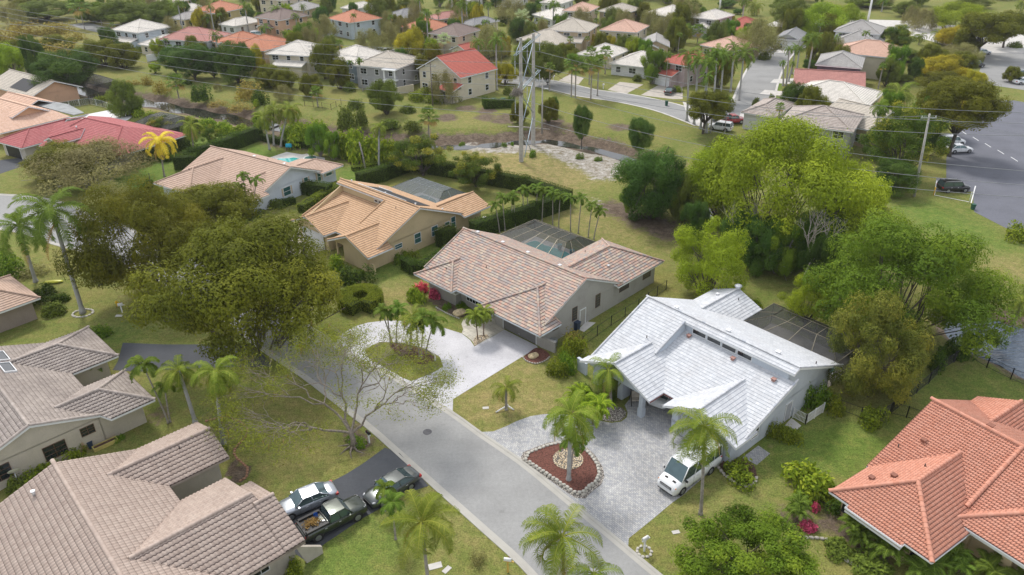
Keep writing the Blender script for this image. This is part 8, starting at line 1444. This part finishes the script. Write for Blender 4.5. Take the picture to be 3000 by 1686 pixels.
simple('stone_edge', (.40, .37, .32), .9, var=.2, scale=3, bmp=.4); simple('stone_brick', (.34, .19, .12), .9, var=.25, scale=4); simple('boulder_tan', (.55, .44, .27), .85, var=.25, scale=2.5, bmp=.6)
def stone_mesh(name, matn, seed, sx=.2, sy=.15, sz=.11):
    rg = np.random.default_rng(seed); b = bmesh_ico(2); V, F = b; V = V*(1+.16*rg.normal(size=(len(V), 1))); V = np.clip(V, -.85, .85); return MB().add(V*[sx, sy, sz]+[0, 0, sz*.55], F).mesh(name, M_(matn))
def bmesh_ico(sub):
    import bmesh; b = bmesh.new(); bmesh.ops.create_icosphere(b, subdivisions=sub, radius=1); V = np.array([v.co[:] for v in b.verts]); F = [tuple(v.index for v in f.verts) for f in b.faces]; b.free(); return V, F
def stones(line, key, matn, label, group, step=.36, z=0, size=(.2, .15, .11), closed=True, name='edging_stone'):
    line = np.array([q[:2] for q in line]); 
    if closed: line = np.vstack([line, line[:1]])
    s = np.concatenate([[0], np.cumsum(np.linalg.norm(np.diff(line, axis=0), axis=1))]); me = [stone_mesh(key+str(i), matn, i+len(key), *size) for i in range(3)]
    for i, t in enumerate(np.arange(0, s[-1]-step*.4, step)):
        x, y = np.interp(t, s, line[:, 0]), np.interp(t, s, line[:, 1]); x2, y2 = np.interp(t+.1, s, line[:, 0]), np.interp(t+.1, s, line[:, 1]); o = bpy.data.objects.new(name, me[i % 3]); col.objects.link(o); o.location = (x, y, z); o.rotation_euler = (0, 0, math.atan2(y2-y, x2-x)+random.uniform(-.15, .15)); o.scale = (1, 1, random.uniform(.85, 1.15)); tag(o, label, 'stone', group)
stones(IB, 'st_a', 'stone_white', 'pale block in the stone border around the red mulch island', 'border stones of the mulch island', .40, .12, (.2, .16, .14)); stones((IB-cI_)*1.04+cI_, 'st_b', 'stone_edge', 'lower tan block of the stone border around the red mulch island', 'lower border stones of the mulch island', .45, 0, (.22, .16, .13))
stones(smooth_line(pg(*cI((270, 640), (310, 690), (400, 755), (490, 785), (545, 755), (560, 700))), .6), 'st_c', 'stone_edge', 'rough grey stone edging the croton bed', 'stones of the croton bed', .42, .03, (.23, .17, .13), False); stones([(P(1887, 1617)[0]+.55*math.cos(a), P(1887, 1617)[1]+.55*math.sin(a)) for a in np.linspace(0, 6.28, 12)[:-1]], 'st_d', 'stone_white', 'white stone in the ring around the white mailbox', 'stone ring of the mailbox', .34, 0, (.17, .13, .08))
stones(smooth_line(pg((1163, 1004), (1211, 1013), (1250, 1026), (1274, 1045), (1274, 1062)), .5), 'st_e', 'stone_white', 'small white stone edging the palm bed of the driveway island', 'white stones of the driveway island', .3, .03, (.13, .1, .08), False); stones(smooth_line(pg((1278, 902), (1310, 920), (1350, 937)), .5), 'st_f', 'stone_white', 'small white stone edging the mulch before the mottled roof facade', 'white stones before the facade', .3, .02, (.13, .1, .08), False)
stones(smooth_line(pg((1532, 1049), (1540, 1058), (1570, 1068), (1600, 1057), (1612, 1046)), .5), 'st_g', 'stone_edge', 'grey stone edging the small red mulch bed', 'stones of the small mulch bed', .3, .03, (.14, .1, .08), False); stones(smooth_line(pg(*cG((1560, 285), (1700, 255), (1800, 285), (1870, 350), (1860, 400), (1770, 500), (1790, 570), (1870, 640), (1860, 710), (1800, 745))), .6), 'st_h', 'stone_brick', 'reddish brick edging the curved left garden bed', 'bricks of the curved left bed', .36, 0, (.19, .13, .09), False)
stones([(P(243, 919)[0]+1.15*math.cos(a), P(243, 919)[1]+.95*math.sin(a)) for a in np.linspace(0, 6.28, 20)[:-1]], 'st_i', 'stone_white', 'white stone at the foot of the tallest palm', 'white stones around the tallest palm', .36, 0, (.2, .16, .1)); stones(smooth_line(pg(*cI((715, 950), (740, 915), (740, 1040), (890, 1165), (1000, 1170), (1120, 1185), (1190, 1250), (1230, 1340), (1330, 1400), (1480, 1440), (1560, 1470))[3:]), .6), 'st_j', 'stone_edge', 'weathered stone of the winding border before the salmon house', 'winding stone border', .4, .02, (.22, .14, .12), False)
for x, y, s, l_ in ((1347, 922, 1.0, 'tan boulder in the mulch before the mottled roof facade'), (1563, 1047, .75, 'pale boulder in the small red mulch bed'), (210, 128, 1.2, 'grey rock by the canal')):
    V, F = bmesh_ico(3); rg = np.random.default_rng(int(x)); V = V*(1+.12*np.sin(V[:, :1]*3+1)*np.cos(V[:, 1:2]*4)+.03*rg.normal(size=(len(V), 1))); tag(MB().add(V*[.85*s, .6*s, .42*s]+[0, 0, .25*s], F).obj('boulder', M_('boulder_tan'), None, P(x, y), .6), l_, 'boulder')
def bin_(x, y, label, matn, yaw=0, s=1): o = thing('wheelie_bin', label, 'bin', P(x, y), yaw); m = MB(); m.add([(-.24*s, -.28*s, 0), (.24*s, -.28*s, 0), (.24*s, .28*s, 0), (-.24*s, .28*s, 0), (-.3*s, -.36*s, 1*s), (.3*s, -.36*s, 1*s), (.3*s, .36*s, 1*s), (-.3*s, .36*s, 1*s)], [(0, 3, 2, 1), (4, 5, 6, 7), (0, 1, 5, 4), (1, 2, 6, 5), (2, 3, 7, 6), (3, 0, 4, 7)]); m.obj('body', M_(matn), o); MB().box(-.33*s, .33*s, -.4*s, .38*s, 1*s, 1.07*s).obj('lid', M_(matn), o)
bin_(1689, 966, 'blue-grey wheelie bin by the side door of the mottled roof house', 'plastic_blue', .8); bin_(1952, 310, 'green wheelie bin beside the far street', 'plastic_green'); bin_(1393, 272, 'dark green bin beside the bright red roofed house', 'plastic_green'); bin_(2849, 614, 'green litter bin at the edge of the parking lot', 'plastic_green', 0, .8); bin_(268, 1312, 'dark bin under the rust stain', 'plastic_blue', .5, .7)
c_ = P(*cB((1185, 800))[0]); hedge([c_+[-3, .5, 0], c_+[-2.6, -2.0, 0], c_+[2.9, -1.6, 0], c_+[3.1, 1.2, 0]], 1.3, 2.0, 'hedge', 'dark U-shaped hedge around green utility boxes', leaf=.11)
for dx, l_ in ((-1, 'left'), (1.1, 'right')): m = MB(); m.box(-.5, .5, -.4, .4, 0, 1.3); m.box(-.55, .55, -.45, .45, 1.3, 1.4); tag(m.obj('utility_box', M_('plastic_green'), None, c_+[dx, 1.2, 0]), l_+' green utility box inside the U-shaped hedge', 'utility box')
m = MB(); m.box(-.55, .55, -.45, .45, 0, .75); m.box(-.58, .58, -.48, .48, .75, .83); tag(m.obj('utility_box', M_('plastic_green'), None, P(1052, 907), .3), 'low green utility box enclosed by the C-shaped hedge', 'utility box')
g = thing('grill', 'grill under a bright blue cover on the pool deck', 'grill', P(848, 442)); m = MB(); m.box(-.55, .55, -.3, .3, .75, 1.1); m.tube([(-.5, 0, 1.1), (.5, 0, 1.1)], .3, 12); m.obj('cover', simple('cover_cyan', (.03, .35, .50), .6), g)
for x in (-.45, .45):
    for y in (-.22, .22): MB().box(x-.03, x+.03, y-.03, y+.03, 0, .75).obj('leg', M_('trim_black'), g)
d = thing('satellite_dish', 'white satellite dish on a post beside the brown barrel tile roof', 'satellite dish', P(60, 1428), 2.2); MB().tube([(0, 0, 0), (0, 0, 1.5)], .04, 8).obj('post', M_('metal_grey'), d); m = MB(); n = 20; rr = [0, .25, .45, .58]
V = [(r_*math.cos(t), r_*.85*math.sin(t), .25*r_*r_) for r_ in rr for t in np.linspace(0, 2*PI, n+1)[:-1]]; V = xf(Matrix.Translation((.15, 0, 1.6)) @ Matrix.Rotation(math.radians(50), 4, 'Y'), V); m.add(V, [(i*n+j, i*n+(j+1) % n, (i+1)*n+(j+1) % n, (i+1)*n+j) for i in range(3) for j in range(n)], smooth=True); m.obj('dish', M_('plastic_white'), d); MB().tube([(.1, 0, 1.3), (.75, 0, 1.75)], .02, 6).obj('arm', M_('metal_grey'), d)
t = thing('planter_trough', 'yellow framed trough planter by the rust stained wall', 'planter', P(310, 1306), .78); m = MB()
for q in ((-1.05, 1.05, -.3, -.22), (-1.05, 1.05, .22, .3), (-1.05, -.97, -.22, .22), (.97, 1.05, -.22, .22)): m.box(*q, 0, .35)
m.obj('frame', simple('wood_yellow', (.5, .42, .14), .7), t); MB().box(-.97, .97, -.22, .22, 0, .28).obj('soil', M_('mulch_brown'), t)
m = MB(); m.tube([(0, 0, 0), (0, 0, .012)], .42, 24); tag(m.obj('manhole_cover', simple('iron_cover', (.10, .10, .11), .6, .4, .2), None, P(1252, 1266, .012)), 'dark round manhole cover in the grey street', 'manhole cover')
for x, y, w_, l_, yw in ((1275, 1659, .5, 'pale utility lid in the lower lawn', .3), (1309, 1670, .35, 'small utility lid with reddish cap in the lower lawn', .9), (1980, 1560, .3, 'grey meter lid in the right lawn', .2), (1423, 1196, .3, 'white meter lid in the dry lawn', .1), (349, 926, .4, 'round lid in the left lawn', 0)): tag(MB().box(-w_, w_, -w_*.55, w_*.55, 0, .04).obj('utility_cover', M_('concrete_light'), None, P(x, y), yw), l_, 'utility lid')
o = thing('pipe_brace', 'white plastic pipe brace at the foot of the young staked palm', 'brace', P(1483, 1200)); 
for q in ([(-1.0, -.5, .05), (-.05, .0, .35)], [(.15, .15, .32), (.75, -.15, .05)], [(-.1, .1, .35), (.2, .2, .4)]): MB().tube(q, .07, 8).obj('pipe', M_('plastic_white'), o)
V, F = bmesh_ico(2); tag(MB().add(V*[1.25, .38, .2]+[0, 0, .2], F).obj('kayak', simple('kayak_yellow', (.42, .42, .03), .4), None, P(157, 830), .15), 'yellow-green kayak lying on the left lawn', 'kayak'); tag(MB().tube([(0, 0, .1), (3.5, -1.2, .3), (8.5, -2.6, .2)], [.16, .13, .08], 7).obj('fallen_trunk', M_('bark_pale'), None, P(1488, 373)), 'bleached fallen trunk on the canal bank below the pylon', 'log')
b = thing('swing_bench', 'beige cushioned swing bench at the white porch', 'bench', H5.wp(-4.0, 1.6), H5.yaw+.9); MB().box(-.75, .75, -.3, .3, .45, .57).obj('seat', simple('cushion_beige', (.5, .45, .38), .9), b); MB().add([(-.75, .3, .55), (.75, .3, .55), (.75, .5, 1.15), (-.75, .5, 1.15), (-.75, .22, .55), (.75, .22, .55), (.75, .42, 1.15), (-.75, .42, 1.15)], [(0, 1, 2, 3), (7, 6, 5, 4), (3, 2, 6, 7), (0, 3, 7, 4), (1, 5, 6, 2)]).obj('backrest', MATS['cushion_beige'], b)
for x in (-.8, .8): MB().tube([(x, -.5, 0), (x, .1, 1.5), (x, .6, 0)], .035, 6).obj('frame', M_('metal_dark'), b)
for i, (a, b_) in enumerate([(-16.0, 21.6), (-13.6, 21.4), (-11.6, 19.0)]): p = H3.wp(a, b_, .06); m = MB(); m.tube([(0, 0, 0), (0, 0, .35), (0, 0, .7), (0, 0, .8)], [.2, .34, .3, .36], 14); tag(m.obj('garden_pot', simple('pot_teal', (.01, .16, .17), .3), None, p), ['left', 'middle', 'right'][i]+' teal pot beside the pool under the dark screen', 'pot')
m = MB(); m.box(-.4, .4, -.4, .4, 0, .8); tag(m.obj('air_conditioner', M_('trim_white'), None, H2.wp(-.9, 22.6)), 'white air conditioning unit at the far corner of the tan house', 'air conditioner'); m = MB(); m.tube([(0, 0, 0), (0, 0, .75)], .42, 16); m.tube([(0, 0, .75), (0, 0, .8)], [.36, .3], 16); tag(m.obj('air_conditioner', M_('metal_grey'), None, P(1622, 1012)), 'round air conditioner behind the cream garden wall', 'air conditioner'); tag(MB().tube([(0, 0, 0), (0, 0, .7)], .45, 16).obj('air_conditioner', M_('plastic_blue'), None, P(114, 1372)), 'dark round air conditioner by the off-white wall', 'air conditioner')
tag(MB().tube([(0, 0, 0), (0, 0, 1.3)], .1, 8).obj('bollard', simple('paint_bollard', (.7, .42, .03), .5), None, P(2735, 572)), 'yellow bollard at the corner of the parking bay', 'bollard'); tag(MB().tube([(0, 0, 0), (0, 0, 1.9)], .05, 8).obj('sign_post', M_('plastic_white'), None, P(2838, 596)), 'white post beside the black parked car', 'post')
for q in (((2737, 572), (2840, 592)), ((2745, 530), (2737, 572)), ((2858, 545), (2845, 595))): p, r_ = P(*q[0], .02), P(*q[1], .02); t_ = (r_-p)/np.linalg.norm(r_-p); n_ = np.array([-t_[1], t_[0], 0])*.08; tag(MB().add([p-n_, r_-n_, r_+n_, p+n_], [(0, 1, 2, 3)]).obj('parking_line', M_('plastic_white')), None, None, kind='structure')
for i in range(6): p, r_ = P(2925, 442+i*1, .022)+[0, i*4.2-6, 0], P(2928, 442+i*1, .022)+[0, i*4.2-3.6, 0]; tag(MB().add([p-[.08, 0, 0], p+[.08, 0, 0], r_+[.08, 0, 0], r_-[.08, 0, 0]], [(0, 1, 2, 3)]).obj('lane_line', M_('plastic_white')), None, None, kind='structure')
# ---------------------------------------------------------------- thin haze over the far streets
m = bpy.data.materials.new('haze_air'); m.use_nodes = True; nt = m.node_tree; nt.nodes.clear(); o_ = nt.nodes.new('ShaderNodeOutputMaterial'); v = nt.nodes.new('ShaderNodeVolumePrincipled')
v.inputs['Color'].default_value = (.9, .91, .92, 1); v.inputs['Density'].default_value = float(.00013); v.inputs['Anisotropy'].default_value = .1; nt.links.new(v.outputs[0], o_.inputs['Volume']); MATS['haze_air'] = m
tag(MB().box(-2800, 2850, -2650, 3050, -3.5, 60).obj('haze', m), None, None, kind='stuff')
sc.cycles.volume_bounces = 0
